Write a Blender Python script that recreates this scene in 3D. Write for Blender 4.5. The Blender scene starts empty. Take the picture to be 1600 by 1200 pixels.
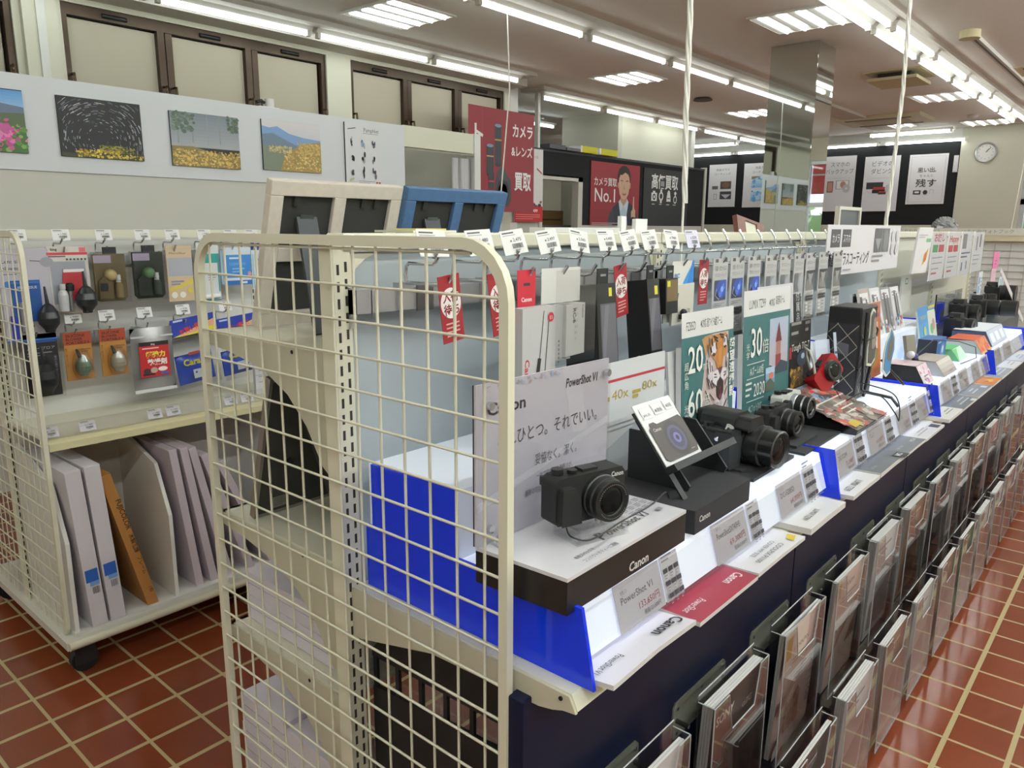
import bpy, bmesh, math, random
from mathutils import Vector, Matrix
random.seed(7)
S = bpy.context.scene
COL = S.collection

# ------------------------------------------------------------------ camera
YAW, PITCH, ROLL, FPX = 0.7145, -0.2042, 0.0055, 1183.2
cam_data = bpy.data.cameras.new('camera'); cam = bpy.data.objects.new('camera', cam_data); COL.objects.link(cam)
cam_data.sensor_width = 36.0; cam_data.lens = FPX / 1600 * 36.0; cam_data.clip_start = 0.02; cam_data.clip_end = 200
_f = Vector((-math.sin(YAW) * math.cos(PITCH), math.cos(YAW) * math.cos(PITCH), math.sin(PITCH)))
_r = Vector((math.cos(YAW), math.sin(YAW), 0)); _u = _r.cross(_f)
_r2 = _r * math.cos(ROLL) + _u * math.sin(ROLL); _u2 = -_r * math.sin(ROLL) + _u * math.cos(ROLL)
cam.matrix_world = Matrix(((_r2.x, _u2.x, -_f.x, 0.5878), (_r2.y, _u2.y, -_f.y, -0.6537), (_r2.z, _u2.z, -_f.z, 1.35), (0, 0, 0, 1)))
S.camera = cam

# ------------------------------------------------------------------ world, light levels, exposure
W = bpy.data.worlds.new('sky'); S.world = W; W.use_nodes = True
_bg = W.node_tree.nodes['Background']; _bg.inputs[0].default_value = (0.78, 0.88, 1.0, 1); _bg.inputs[1].default_value = 3.0
TUBE_POWER = 9.0        # radiance of the fluorescent tubes
TUBE_WINDOW = 8.5        # tubes set dimmer along the window wall and staff side
TUBE_UNSEEN = 88.0        # added unseen tubes over the aisle and behind the camera, strong for light
LIGHTBOX = 0.38          # glow of the translucent display steps
S.view_settings.view_transform = 'Standard'; S.view_settings.look = 'None'
S.view_settings.exposure = 0.0; S.view_settings.gamma = 1.0; S.view_settings.use_curve_mapping = False
S.cycles.max_bounces = 8; S.cycles.diffuse_bounces = 4; S.cycles.glossy_bounces = 4; S.cycles.transparent_max_bounces = 24
S.cycles.transmission_bounces = 6; S.cycles.caustics_reflective = False; S.cycles.caustics_refractive = False
S.cycles.sample_clamp_indirect = 6.0; S.cycles.use_denoising = True

# ------------------------------------------------------------------ materials
def lin(h):
    h = h.lstrip('#'); c = [int(h[i:i + 2], 16) / 255 for i in (0, 2, 4)]
    return [x / 12.92 if x <= .04045 else ((x + .055) / 1.055) ** 2.4 for x in c]
_M = {}
def M(h, rough=.55, metal=0.0, emit=0.0, spec=.5, bump=0.0, bscale=400, noise=0.0, nscale=30, coat=0.0):
    key = (h, rough, metal, emit, spec, bump, bscale, noise, nscale, coat)
    if key in _M: return _M[key]
    m = bpy.data.materials.new('surface_' + h.lstrip('#')); m.use_nodes = True
    nt = m.node_tree; b = nt.nodes['Principled BSDF']; c = (*lin(h), 1)
    b.inputs['Base Color'].default_value = c; b.inputs['Roughness'].default_value = rough
    b.inputs['Metallic'].default_value = metal; b.inputs['Specular IOR Level'].default_value = spec
    if coat: b.inputs['Coat Weight'].default_value = coat; b.inputs['Coat Roughness'].default_value = .06
    if emit: b.inputs['Emission Color'].default_value = c; b.inputs['Emission Strength'].default_value = emit
    if bump or noise:
        tc = nt.nodes.new('ShaderNodeTexCoord'); n = nt.nodes.new('ShaderNodeTexNoise')
        nt.links.new(tc.outputs['Object'], n.inputs['Vector']); n.inputs['Detail'].default_value = 4
        if bump:
            n.inputs['Scale'].default_value = bscale; bp = nt.nodes.new('ShaderNodeBump'); bp.inputs['Strength'].default_value = bump
            bp.inputs['Distance'].default_value = .002
            nt.links.new(n.outputs['Fac'], bp.inputs['Height']); nt.links.new(bp.outputs['Normal'], b.inputs['Normal'])
        if noise:
            n2 = nt.nodes.new('ShaderNodeTexNoise'); n2.inputs['Scale'].default_value = nscale; n2.inputs['Detail'].default_value = 5
            nt.links.new(tc.outputs['Object'], n2.inputs['Vector'])
            mx = nt.nodes.new('ShaderNodeMix'); mx.data_type = 'RGBA'
            mx.inputs[6].default_value = (*[x * (1 - noise) for x in c[:3]], 1); mx.inputs[7].default_value = (*[min(1, x * (1 + noise)) for x in c[:3]], 1)
            nt.links.new(n2.outputs['Fac'], mx.inputs[0]); nt.links.new(mx.outputs[2], b.inputs['Base Color'])
    _M[key] = m
    return m
def clear(h='ffffff', refl=1.0, tint=.96, rough=.02, name='clear_acrylic'):
    key = ('clear', h, refl, tint, rough)
    if key in _M: return _M[key]
    m = bpy.data.materials.new(name); m.use_nodes = True; nt = m.node_tree
    nt.nodes.remove(nt.nodes['Principled BSDF']); out = nt.nodes['Material Output']
    tr = nt.nodes.new('ShaderNodeBsdfTransparent'); tr.inputs[0].default_value = (*[x * tint for x in lin(h)], 1)
    gl = nt.nodes.new('ShaderNodeBsdfGlossy'); gl.inputs['Roughness'].default_value = rough
    lw = nt.nodes.new('ShaderNodeLayerWeight'); lw.inputs['Blend'].default_value = .5
    pw = nt.nodes.new('ShaderNodeMath'); pw.operation = 'POWER'; pw.inputs[1].default_value = 5.0; nt.links.new(lw.outputs['Facing'], pw.inputs[0])
    ma = nt.nodes.new('ShaderNodeMath'); ma.operation = 'MULTIPLY_ADD'; ma.inputs[1].default_value = .9; ma.inputs[2].default_value = .045; nt.links.new(pw.outputs[0], ma.inputs[0])
    mul = nt.nodes.new('ShaderNodeMath'); mul.operation = 'MULTIPLY'; mul.inputs[1].default_value = refl; mul.use_clamp = True
    mx = nt.nodes.new('ShaderNodeMixShader')
    nt.links.new(ma.outputs[0], mul.inputs[0]); nt.links.new(mul.outputs[0], mx.inputs[0])
    nt.links.new(tr.outputs[0], mx.inputs[1]); nt.links.new(gl.outputs[0], mx.inputs[2]); nt.links.new(mx.outputs[0], out.inputs[0])
    _M[key] = m
    return m
CREAM = M('d8d4c0', .42); CREAMD = M('c9c4ad', .45); CHROME = M('d6d8db', .2, 1.0); BLACK = M('17181a', .5); DARK = M('24262a', .45)
WHITE = M('e9e9e9', .5); PAPER = M('e4e3e6', .6); STEEL = M('c3c4c6', .38, .75); GREY = M('8e9092', .5)
ACR = clear(); FILM = clear(refl=1.6, rough=.12, name='clear_film')

# ------------------------------------------------------------------ text outlines (built-in vector font)
_T = {}
def glyphs(s, bold=0.0, shear=0.0):
    k = (s, bold, shear)
    if k not in _T:
        cu = bpy.data.curves.new('lettering', 'FONT'); cu.body = s; cu.resolution_u = 2; cu.offset = bold; cu.shear = shear
        ob = bpy.data.objects.new('lettering', cu); me = bpy.data.meshes.new_from_object(ob)
        vs = [(v.co.x, v.co.y) for v in me.vertices]; fs = [tuple(p.vertices) for p in me.polygons]
        w = max([v[0] for v in vs] or [0])
        bpy.data.objects.remove(ob); bpy.data.curves.remove(cu); bpy.data.meshes.remove(me)
        _T[k] = (vs, fs, w)
    return _T[k]

# ------------------------------------------------------------------ mesh builder
class MB:
    def __init__(s): s.v = []; s.f = []; s.mi = []; s.mats = []; s.sm = []
    def m(s, mat):
        if mat not in s.mats: s.mats.append(mat)
        return s.mats.index(mat)
    def add(s, vs, fs, mat, smooth=False):
        o = len(s.v); k = s.m(mat); s.v.extend([tuple(v) for v in vs])
        for f in fs: s.f.append(tuple(i + o for i in f)); s.mi.append(k); s.sm.append(smooth)
        return s
    def box(s, x0, x1, y0, y1, z0, z1, mat):
        vs = [(x, y, z) for z in (z0, z1) for y in (y0, y1) for x in (x0, x1)]
        return s.add(vs, [(0, 2, 3, 1), (4, 5, 7, 6), (0, 1, 5, 4), (2, 6, 7, 3), (0, 4, 6, 2), (1, 3, 7, 5)], mat)
    def obox(s, o, U, V, N, u, v, n, mat):
        o, U, V, N = Vector(o), Vector(U), Vector(V), Vector(N)
        vs = [o + U * a + V * b + N * c for c in n for b in v for a in u]
        return s.add(vs, [(0, 2, 3, 1), (4, 5, 7, 6), (0, 1, 5, 4), (2, 6, 7, 3), (0, 4, 6, 2), (1, 3, 7, 5)], mat)
    def prism(s, pts, o, U, V, N, n0, n1, mat, side=None, smooth=False):
        o, U, V, N = Vector(o), Vector(U), Vector(V), Vector(N); k = len(pts)
        vs = [o + U * a + V * b + N * n0 for a, b in pts] + [o + U * a + V * b + N * n1 for a, b in pts]
        s.add(vs, [tuple(range(k))[::-1], tuple(range(k, 2 * k))], mat)
        return s.add(vs, [(i, (i + 1) % k, k + (i + 1) % k, k + i) for i in range(k)], side or mat, smooth)
    def cyl(s, p0, p1, r, mat, n=12, r1=None, caps=True):
        p0, p1 = Vector(p0), Vector(p1); d = (p1 - p0).normalized(); a = d.orthogonal().normalized(); b = d.cross(a); r1 = r if r1 is None else r1
        vs = [p0 + (a * math.cos(t) + b * math.sin(t)) * r for t in [i * 2 * math.pi / n for i in range(n)]]
        vs += [p1 + (a * math.cos(t) + b * math.sin(t)) * r1 for t in [i * 2 * math.pi / n for i in range(n)]]
        s.add(vs, [(i, (i + 1) % n, n + (i + 1) % n, n + i) for i in range(n)], mat, True)
        if caps: s.add(vs, [tuple(range(n))[::-1], tuple(range(n, 2 * n))], mat)
        return s
    def tube(s, pts, r, mat, n=8, close=False):
        pts = [Vector(p) for p in pts]; k = len(pts); vs = []; a = None
        for i, p in enumerate(pts):
            q0 = pts[(i - 1) % k] if (i or close) else p; q1 = pts[(i + 1) % k] if (i < k - 1 or close) else p
            d = (q1 - q0).normalized(); a = d.orthogonal().normalized() if a is None else (a - d * a.dot(d)).normalized(); b = d.cross(a)
            rr = r[i] if isinstance(r, (list, tuple)) else r
            vs += [p + (a * math.cos(t) + b * math.sin(t)) * rr for t in [j * 2 * math.pi / n for j in range(n)]]
        fs = [(i * n + j, i * n + (j + 1) % n, ((i + 1) % k) * n + (j + 1) % n, ((i + 1) % k) * n + j) for i in range(k if close else k - 1) for j in range(n)]
        s.add(vs, fs, mat, True)
        if not close: s.add(vs, [tuple(range(n))[::-1], tuple(range((k - 1) * n, k * n))], mat)
        return s
    def lathe(s, prof, o, A, mat, n=20, mats=None, sx=1.0):
        o, A = Vector(o), Vector(A).normalized(); a = A.orthogonal().normalized(); b = A.cross(a); k = len(prof)
        vs = [o + A * h + (a * math.cos(t) * sx + b * math.sin(t)) * r for r, h in prof for t in [j * 2 * math.pi / n for j in range(n)]]
        for i in range(k - 1):
            s.add(vs, [(i * n + j, i * n + (j + 1) % n, (i + 1) * n + (j + 1) % n, (i + 1) * n + j) for j in range(n)], mats[i] if mats else mat, True)
        s.add(vs, [tuple(range(n))[::-1]], mats[0] if mats else mat); s.add(vs, [tuple(range((k - 1) * n, k * n))], mats[-1] if mats else mat)
        return s
    def ball(s, c, r, mat, n=14, sc=(1, 1, 1)):
        k = n // 2
        prof = [(max(1e-4, math.sin(math.pi * i / k)), -math.cos(math.pi * i / k)) for i in range(k + 1)]; c = Vector(c)
        vs = [(c.x + p * math.cos(t) * r * sc[0], c.y + p * math.sin(t) * r * sc[1], c.z + h * r * sc[2]) for p, h in prof for t in [j * 2 * math.pi / n for j in range(n)]]
        return s.add(vs, [(i * n + j, i * n + (j + 1) % n, (i + 1) * n + (j + 1) % n, (i + 1) * n + j) for i in range(k) for j in range(n)], mat, True)
    # printed layers in percent of the card's width
    def layers(s, o, U, V, w, L, eps=.00025, off=0.0):
        o, U, V = Vector(o), Vector(U).normalized(), Vector(V).normalized(); N = U.cross(V); q = w / 100.0
        def P(a, b, k): return o + U * (a * q) + V * (b * q) + N * (off + eps * k)
        k = 0.0
        for l in L:
            k = min(k + 1, 14) if l[0] != 't' else min(k + .5, 14); t = l[0]
            if t == 'r':
                x0, y0, x1, y1, c = l[1:]; s.add([P(x0, y0, k), P(x1, y0, k), P(x1, y1, k), P(x0, y1, k)], [(0, 1, 2, 3)], ink(c))
            elif t == 'p':
                s.add([P(a, b, k) for a, b in l[1]], [tuple(range(len(l[1])))], ink(l[2]))
            elif t == 'e':
                cx, cy, rx, ry, c = l[1:6]; n = l[6] if len(l) > 6 else 20
                s.add([P(cx + rx * math.cos(i * 2 * math.pi / n), cy + ry * math.sin(i * 2 * math.pi / n), k) for i in range(n)], [tuple(range(n))], ink(c))
            elif t == 'l':
                x0, y0, x1, y1, wd, c = l[1:]; d = math.hypot(x1 - x0, y1 - y0) or 1; nx, ny = -(y1 - y0) / d * wd / 2, (x1 - x0) / d * wd / 2
                s.add([P(x0 - nx, y0 - ny, k), P(x1 - nx, y1 - ny, k), P(x1 + nx, y1 + ny, k), P(x0 + nx, y0 + ny, k)], [(0, 1, 2, 3)], ink(c))
            elif t == 't':
                x, y, sz, c, txt = l[1:6]; o2 = l[6] if len(l) > 6 else {}
                vs, fs, tw = glyphs(txt, o2.get('b', 0), o2.get('sh', 0)); sx = o2.get('sx', 1.0)
                if o2.get('fit'): sx = o2['fit'] / (tw * sz)
                dx = {'l': 0, 'c': -tw * sz * sx / 2, 'r': -tw * sz * sx}[o2.get('a', 'l')]; an = o2.get('rot', 0); ca, sa = math.cos(an), math.sin(an)
                pts = [(dx + a * sz * sx, b * sz) for a, b in vs]
                s.add([P(x + a * ca - b * sa, y + a * sa + b * ca, k) for a, b in pts], fs, ink(c))
            elif t == 'vt':
                x, y, sz, c, txt = l[1:6]; o2 = l[6] if len(l) > 6 else {}
                for i, ch in enumerate(txt):
                    vs, fs, tw = glyphs(ch, o2.get('b', 0), 0)
                    s.add([P(x + a * sz, y - (i + 1) * sz * 1.05 + b * sz, k) for a, b in vs], fs, ink(c))
            elif t == 'ln':   # lines of fine print: x, y, width, rows, pitch, thickness
                x, y, wd, n, dy, th, c = l[1:8]
                for i in range(n):
                    ww = wd * (1 if i < n - 1 else .7); s.add([P(x, y - i * dy, k), P(x + ww, y - i * dy, k), P(x + ww, y - i * dy + th, k), P(x, y - i * dy + th, k)], [(0, 1, 2, 3)], ink(c))
            elif t == 'bar':
                x0, y0, x1, y1, n, c = l[1:7]; rn = random.Random(n)
                for i in range(n):
                    a = x0 + (x1 - x0) * i / n; b = a + (x1 - x0) / n * (.3 + .5 * rn.random()); s.add([P(a, y0, k), P(b, y0, k), P(b, y1, k), P(a, y1, k)], [(0, 1, 2, 3)], ink(c))
            elif t == 'dots':  # scattered blobs: x0,y0,x1,y1,n,size,colours,seed
                x0, y0, x1, y1, n, sz, cs, sd = l[1:9]; rn = random.Random(sd)
                for i in range(n):
                    cx, cy = x0 + (x1 - x0) * rn.random(), y0 + (y1 - y0) * rn.random(); r = sz * (.5 + rn.random()); a0 = rn.random() * 6
                    s.add([P(cx + r * math.cos(a0 + j * 1.256), cy + r * .8 * math.sin(a0 + j * 1.256), k + .2 * rn.random()) for j in range(5)], [(0, 1, 2, 3, 4)], ink(rn.choice(cs)))
            elif t == 'g':    # printed gradient in bands: x0,y0,x1,y1,colour low,colour high,n
                x0, y0, x1, y1, c0, c1, n = l[1:8]; a, b = [int(c0[i:i + 2], 16) for i in (0, 2, 4)], [int(c1[i:i + 2], 16) for i in (0, 2, 4)]
                for i in range(n):
                    f = i / max(1, n - 1); c = ''.join('%02x' % round(p + (r - p) * f) for p, r in zip(a, b)); ya, yb = y0 + (y1 - y0) * i / n, y0 + (y1 - y0) * (i + 1) / n
                    s.add([P(x0, ya, k), P(x1, ya, k), P(x1, yb, k), P(x0, yb, k)], [(0, 1, 2, 3)], ink(c))
        return s
    def card(s, o, U, V, w, h, t, base, L=(), side=None, eps=.00025):
        o, U, V = Vector(o), Vector(U).normalized(), Vector(V).normalized(); N = U.cross(V)
        s.obox(o, U, V, N, (0, w), (0, h), (-t, 0), base if not isinstance(base, str) else ink(base))
        return s.layers(o, U, V, w, L, eps)
    def build(s, name, parent=None, loc=None, bevel=0, seg=2, world=True):
        me = bpy.data.meshes.new(name); sh = Vector((0, 0, 0))
        if world:
            if loc is not None: sh = Vector(loc)
            elif parent is not None:
                p = parent
                while p: sh += p.location; p = p.parent
        me.from_pydata([(v[0] - sh.x, v[1] - sh.y, v[2] - sh.z) for v in s.v], [], s.f)
        for mt in s.mats: me.materials.append(mt)
        me.polygons.foreach_set('material_index', s.mi); me.polygons.foreach_set('use_smooth', s.sm); me.update()
        o = bpy.data.objects.new(name, me); COL.objects.link(o)
        if parent is not None: o.parent = parent
        elif loc is not None: o.location = loc
        if bevel:
            b = o.modifiers.new('edge_rounding', 'BEVEL'); b.width = bevel; b.segments = seg; b.limit_method = 'ANGLE'; b.angle_limit = math.radians(40); b.harden_normals = False
        return o
_INK = {}
def ink(c):
    if not isinstance(c, str): return c
    if c not in _INK: _INK[c] = M(c, .5)
    return _INK[c]
X3, Y3, Z3 = Vector((1, 0, 0)), Vector((0, 1, 0)), Vector((0, 0, 1))

# ------------------------------------------------------------------ naming and grouping
def tag(o, label, cat, group=None, kind=None):
    o['label'] = label; o['category'] = cat
    if group: o['group'] = group
    if kind: o['kind'] = kind
    return o
def thing(name, label, cat, loc=(0, 0, 0), rz=0.0, group=None):
    o = bpy.data.objects.new(name, None); COL.objects.link(o); o.location = loc; o.rotation_euler = (0, 0, rz); o.empty_display_size = .05
    return tag(o, label, cat, group)
def solo(mb, name, label, cat, group=None, bevel=0, seg=2):
    xs, ys, zs = zip(*mb.v)
    return tag(mb.build(name, loc=((min(xs) + max(xs)) / 2, (min(ys) + max(ys)) / 2, min(zs)), bevel=bevel, seg=seg), label, cat, group)
def struct(mb, name, bevel=0):
    o = mb.build(name, bevel=bevel); o['kind'] = 'structure'; return o
def dup(root, loc, label=None, group=None, rz=None):
    r = root.copy(); COL.objects.link(r); r.location = loc
    if rz is not None: r.rotation_euler = (0, 0, rz)
    if label: r['label'] = label
    if group: r['group'] = group
    for ch in list(root.children):
        c = ch.copy(); COL.objects.link(c); c.parent = r
        for g in list(ch.children):
            d = g.copy(); COL.objects.link(d); d.parent = c
    return r
# ================================================================== ROOM
CEIL = 2.87
def floor_mat():
    m = bpy.data.materials.new('quarry_tiles'); m.use_nodes = True; nt = m.node_tree; b = nt.nodes['Principled BSDF']; L = nt.links
    tc = nt.nodes.new('ShaderNodeTexCoord'); sp = nt.nodes.new('ShaderNodeSeparateXYZ'); L.new(tc.outputs['Object'], sp.inputs[0])
    def mth(op, a, v=None, w=None):
        n = nt.nodes.new('ShaderNodeMath'); n.operation = op
        for i, q in enumerate((a, v, w)):
            if q is None: continue
            if isinstance(q, (int, float)): n.inputs[i].default_value = q
            else: L.new(q, n.inputs[i])
        return n.outputs[0]
    def line(c, x0, pitch, half):
        t = mth('DIVIDE', mth('SUBTRACT', c, x0), pitch); fr = mth('ABSOLUTE', mth('SUBTRACT', mth('FRACT', mth('ADD', t, 100.5)), .5))
        return mth('LESS_THAN', fr, half / pitch), mth('FLOOR', mth('ADD', t, 100.0))
    gx, ix = line(sp.outputs[0], -1.455, .1452, .0066); gy, iy = line(sp.outputs[1], .066, .1427, .0045)
    g = mth('MAXIMUM', gx, gy)
    cb = nt.nodes.new('ShaderNodeCombineXYZ'); L.new(ix, cb.inputs[0]); L.new(iy, cb.inputs[1])
    wn = nt.nodes.new('ShaderNodeTexWhiteNoise'); L.new(cb.outputs[0], wn.inputs[0])
    no = nt.nodes.new('ShaderNodeTexNoise'); no.inputs['Scale'].default_value = 260; no.inputs['Detail'].default_value = 6; L.new(tc.outputs['Object'], no.inputs['Vector'])
    n2 = nt.nodes.new('ShaderNodeTexNoise'); n2.inputs['Scale'].default_value = 9; L.new(tc.outputs['Object'], n2.inputs['Vector'])
    rp = nt.nodes.new('ShaderNodeValToRGB'); rp.color_ramp.elements[0].color = (*lin('632e1b'), 1); rp.color_ramp.elements[1].color = (*lin('90462a'), 1)
    mixv = mth('ADD', mth('MULTIPLY', no.outputs['Fac'], .55), mth('ADD', mth('MULTIPLY', wn.outputs[0], .18), mth('MULTIPLY', n2.outputs['Fac'], .27)))
    L.new(mixv, rp.inputs[0])
    mx = nt.nodes.new('ShaderNodeMix'); mx.data_type = 'RGBA'; L.new(g, mx.inputs[0]); L.new(rp.outputs[0], mx.inputs[6]); mx.inputs[7].default_value = (*lin('b3a074'), 1)
    L.new(mx.outputs[2], b.inputs['Base Color'])
    L.new(mth('ADD', mth('MULTIPLY', g, .4), mth('MULTIPLY_ADD', n2.outputs['Fac'], .16, .1)), b.inputs['Roughness'])
    bp = nt.nodes.new('ShaderNodeBump'); bp.inputs['Strength'].default_value = .25; bp.inputs['Distance'].default_value = .002
    n3 = nt.nodes.new('ShaderNodeTexNoise'); n3.inputs['Scale'].default_value = 40; n3.inputs['Detail'].default_value = 2; L.new(tc.outputs['Object'], n3.inputs['Vector'])
    L.new(mth('SUBTRACT', mth('MULTIPLY', n3.outputs['Fac'], .5), mth('MULTIPLY', g, .6)), bp.inputs['Height']); L.new(bp.outputs[0], b.inputs['Normal'])
    return m
struct(MB().box(-9, 5, -4, 13.6, -.1, 0, floor_mat()), 'floor')
CEILM = M('f3f2ef', .9, bump=.5, bscale=160, noise=.05, nscale=120)
struct(MB().box(-9, 5, -4, 13.6, CEIL, CEIL + .1, CEILM), 'ceiling')
WALL = M('d4d2c2', .75); WALLW = M('dcdcd8', .7); REVEAL = M('c2bfae', .75)
# --- wall with the high windows
wl = MB()
wl.box(-5.2, -5.05, -4, 5.8, 0, 1.7, WALL); wl.box(-5.2, -5.05, -4, 5.8, 2.76, CEIL, WALL)
for y0, y1 in ((-4, -.95), (1.12, 1.40), (3.44, 3.69), (5.70, 5.8)): wl.box(-5.2, -5.05, y0, y1, 1.7, 2.76, WALL)
struct(wl, 'wall_left')
BRONZE = M('3f3022', .35, .45); SHADE = M('b9b2a0', .8, noise=.03, nscale=6); BRASS = M('6b5a48', .25, .9)
def high_window(n, y0, y1, k):
    fr = MB(); sh = MB(); la = MB(); x = -5.05; fr.box(x - .1, x - .02, y0, y1, 2.69, 2.76, BRONZE); fr.box(x - .1, x - .02, y0, y1, 1.7, 1.76, BRONZE)
    w = (y1 - y0) / k
    for i in range(k + 1):
        c = y0 + i * w
        if i in (0, k): fr.box(x - .1, x - .02, *((c, c + .04) if i == 0 else (c - .04, c)), 1.76, 2.69, BRONZE)
        else:
            fr.box(x - .1, x - .02, c - .055, c - .006, 1.76, 2.69, BRONZE); fr.box(x - .1, x - .03, c + .006, c + .055, 1.76, 2.69, BRONZE); fr.box(x - .1, x - .06, c - .006, c + .006, 1.76, 2.69, BLACK)
    for i in range(k):
        a, b = y0 + i * w + .055, y0 + (i + 1) * w - .055
        sh.box(x - .075, x - .065, a, b, 1.77, 2.68, SHADE)
        fr.cyl((x - .02, (a + b) / 2 - .08, 2.72), (x - .02, (a + b) / 2 + .08, 2.72), .016, BLACK)
        for yy in (a - .02, b + .02):
            la.tube([(x - .02, yy, 2.32), (x + .02, yy, 2.32), (x + .025, yy, 2.28), (x + .025, yy, 1.95)], .009, BRASS)
    o = struct(fr, 'window_%d' % n)
    for nm, q, mm in (('roller_shade', sh, 0), ('latch_handle', la, 0)): q.build(nm, o)
high_window(1, -.95, 1.12, 3); high_window(2, 1.40, 3.44, 3); high_window(3, 3.69, 5.70, 3)
# slim pilaster mouldings on the pier
struct(MB().box(-5.05, -5.0, 1.16, 1.36, 1.6, CEIL, WALL).box(-5.0, -4.985, 1.235, 1.285, 1.6, CEIL, WALLW), 'trim_1')
# --- staff room behind the dark partition
struct(MB().box(-9, -8.9, 5.8, 13.1, 0, CEIL, WALL).box(-8.9, -5.2, 5.7, 5.8, 0, CEIL, WALL), 'wall_staffroom')
struct(MB().box(-5.2, -5.05, 5.8, 5.92, 0, CEIL, WALLW).box(-5.15, -5.1, 6.33, 6.37, 2.2, CEIL, WALLW), 'trim_2')
struct(MB().box(-6.3, -5.35, 8.35, 8.45, 0, CEIL, M('c5c3b6', .7)).box(-5.5, -5.35, 8.45, 10.3, 0, CEIL, WALL).box(-5.5, -5.3, 10.3, 10.42, 0, CEIL, WALLW), 'wall_cupboard')
# --- back wall: black display wall, clock wall, glazed shopfront
NAVYB = M('141519', .85)
struct(MB().box(-9, -2.16, 13.0, 13.2, 1.42, CEIL, NAVYB).box(-9, -2.16, 12.99, 13.2, 0, 1.42, WALL).box(-9, -2.16, 12.98, 13.0, 2.68, CEIL, WALLW), 'wall_back')
struct(MB().box(-2.16, -1.3, 12.97, 13.2, 0, CEIL, M('cfcdbd', .75)), 'wall_clock')
sf = MB()
sf.box(-1.3, 5, 13, 13.2, 2.5, CEIL, WALL)
SASH = M('c9cdd2', .4, .3)
for x in (-1.27, -.3, .72, 1.75, 2.8, 3.9, 4.95): sf.box(x - .03, x + .03, 13.03, 13.13, 0, 2.5, SASH)
sf.box(-1.3, 5, 13.03, 13.13, 0, .12, SASH); sf.box(-1.3, 5, 13.03, 13.13, 1.72, 1.80, SASH); sf.box(-1.3, 5, 13.03, 13.13, 2.44, 2.5, SASH)
w4 = struct(sf, 'window_4')
MB().box(-1.3, 5, 13.07, 13.08, .12, 2.44, clear(tint=.9, name='shop_window_glass')).build('glass_pane', w4)
struct(MB().box(4.9, 5, -4, 13.6, 0, CEIL, WALL), 'wall_right')
struct(MB().box(-9, 5, -4.1, -4, 0, CEIL, WALL).box(-5.3, -5.2, -4, 5.8, 0, CEIL, WALL), 'wall_near')
# outside
og = MB().box(-6, 14, 13.6, 26, -.1, -.02, M('b9b6ae', .9)); struct(og, 'ground_outside')
rn = random.Random(3); hd = MB()
for i in range(900):
    c = Vector((-4 + 14 * rn.random(), 19.5 + 1.4 * rn.random(), .15 + 1.9 * rn.random())); a = Vector((rn.uniform(-1, 1), rn.uniform(-1, 1), rn.uniform(-1, 1))).normalized() * .16; b = a.orthogonal().normalized() * .09
    hd.add([c - a, c - b, c + a, c + b], [(0, 1, 2, 3)], M(rn.choice(['8fa86a', 'a9bd84', '7b955c']), .7))
hd.box(-4, 10, 19.9, 20.4, -.02, 1.7, M('7f9a66', .9))
solo(hd, 'hedge', 'green clipped hedge outside beyond the far shop window', 'hedge')
rb = MB(); rb.card((.2, 13.5, 1.96), X3, Z3, .62, .52, .015, 'd8262b', [('l', 30, 84, 55, 62, 2.5, '8a1518'), ('r', 0, 52, 100, 56, 'e8e6e6'), ('r', 0, 44, 100, 46, 'b01f24')])
solo(rb, 'banner', 'red banner hung outside the far shop window', 'banner')
# ceiling battens under the lamp rows
CB = M('d6d2cc', .8)
for nm, x0, x1, y0, y1 in (('trim_3', -4.82, -4.52, -1, 5.6), ('trim_4', -3.22, -2.90, -1, 12.4), ('trim_5', -1.44, -1.14, -1, 12.4), ('trim_6', -5.26, -4.92, 6.2, 12.8)):
    struct(MB().box(x0, x1, y0, y1, CEIL - .035, CEIL, CB), nm)
struct(MB().box(-5.05, -4.82, -4, 5.8, CEIL - .075, CEIL, CB), 'trim_7')

# ================================================================== CEILING LAMPS
HOUS = M('e2e0da', .5); ENDC = M('d8d5cc', .5)
def batten_proto(TUBE):
    t = thing('fluorescent_lamp', 'x', 'ceiling light')
    MB().prism([(-.045, 0), (.045, 0), (.02, -.028), (-.02, -.028)], (0, -.6, -.0), X3, Z3, Y3, 0, 1.2, HOUS).build('housing', t)
    tb = MB().cyl((0, -.555, -.048), (0, .555, -.048), .0165, TUBE, 10); tb.build('tube', t)
    for s in (-1, 1): MB().box(-.018, .018, min(s * .556, s * .585), max(s * .556, s * .585), -.068, -.02, ENDC).build('lamp_holder', t)
    return t
BATS = {}
ORD = ['first', 'second', 'third', 'fourth', 'fifth', 'sixth', 'seventh', 'eighth', 'ninth', 'tenth', 'eleventh', 'twelfth', 'thirteenth', 'fourteenth', 'fifteenth', 'sixteenth', 'seventeenth', 'eighteenth', 'nineteenth', 'twentieth']
def batten(x, y, z, lab, group, rz=0.0, power=None):
    power = power or TUBE_POWER
    if power not in BATS: o = BATS[power] = batten_proto(M('f3fbf6', .4, emit=power)); o.location = (x, y, z); o.rotation_euler = (0, 0, rz)
    else: o = dup(BATS[power], (x, y, z), rz=rz)
    tag(o, lab, 'ceiling light', group)
zt = 2.835
def row(x, ys, where, power=None):
    for i, y in enumerate(ys): batten(x, y, zt, '%s ceiling tube from the near end %s' % (ORD[i], where), 'fluorescent tubes ' + where, power=power)
row(-4.66, [1.19, 2.425, 3.66, 4.886], 'along the high windows', TUBE_WINDOW)
row(-3.085, [1.3, 2.55, 3.80, 5.05, 6.30, 7.53, 8.78], 'of the row left of the pillar', TUBE_POWER * .85)
row(-1.352, [1.15, 2.42, 3.69, 4.96, 6.23, 7.5, 8.77, 10.04, 11.3], 'of the left twin row', TUBE_POWER * .6)
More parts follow.
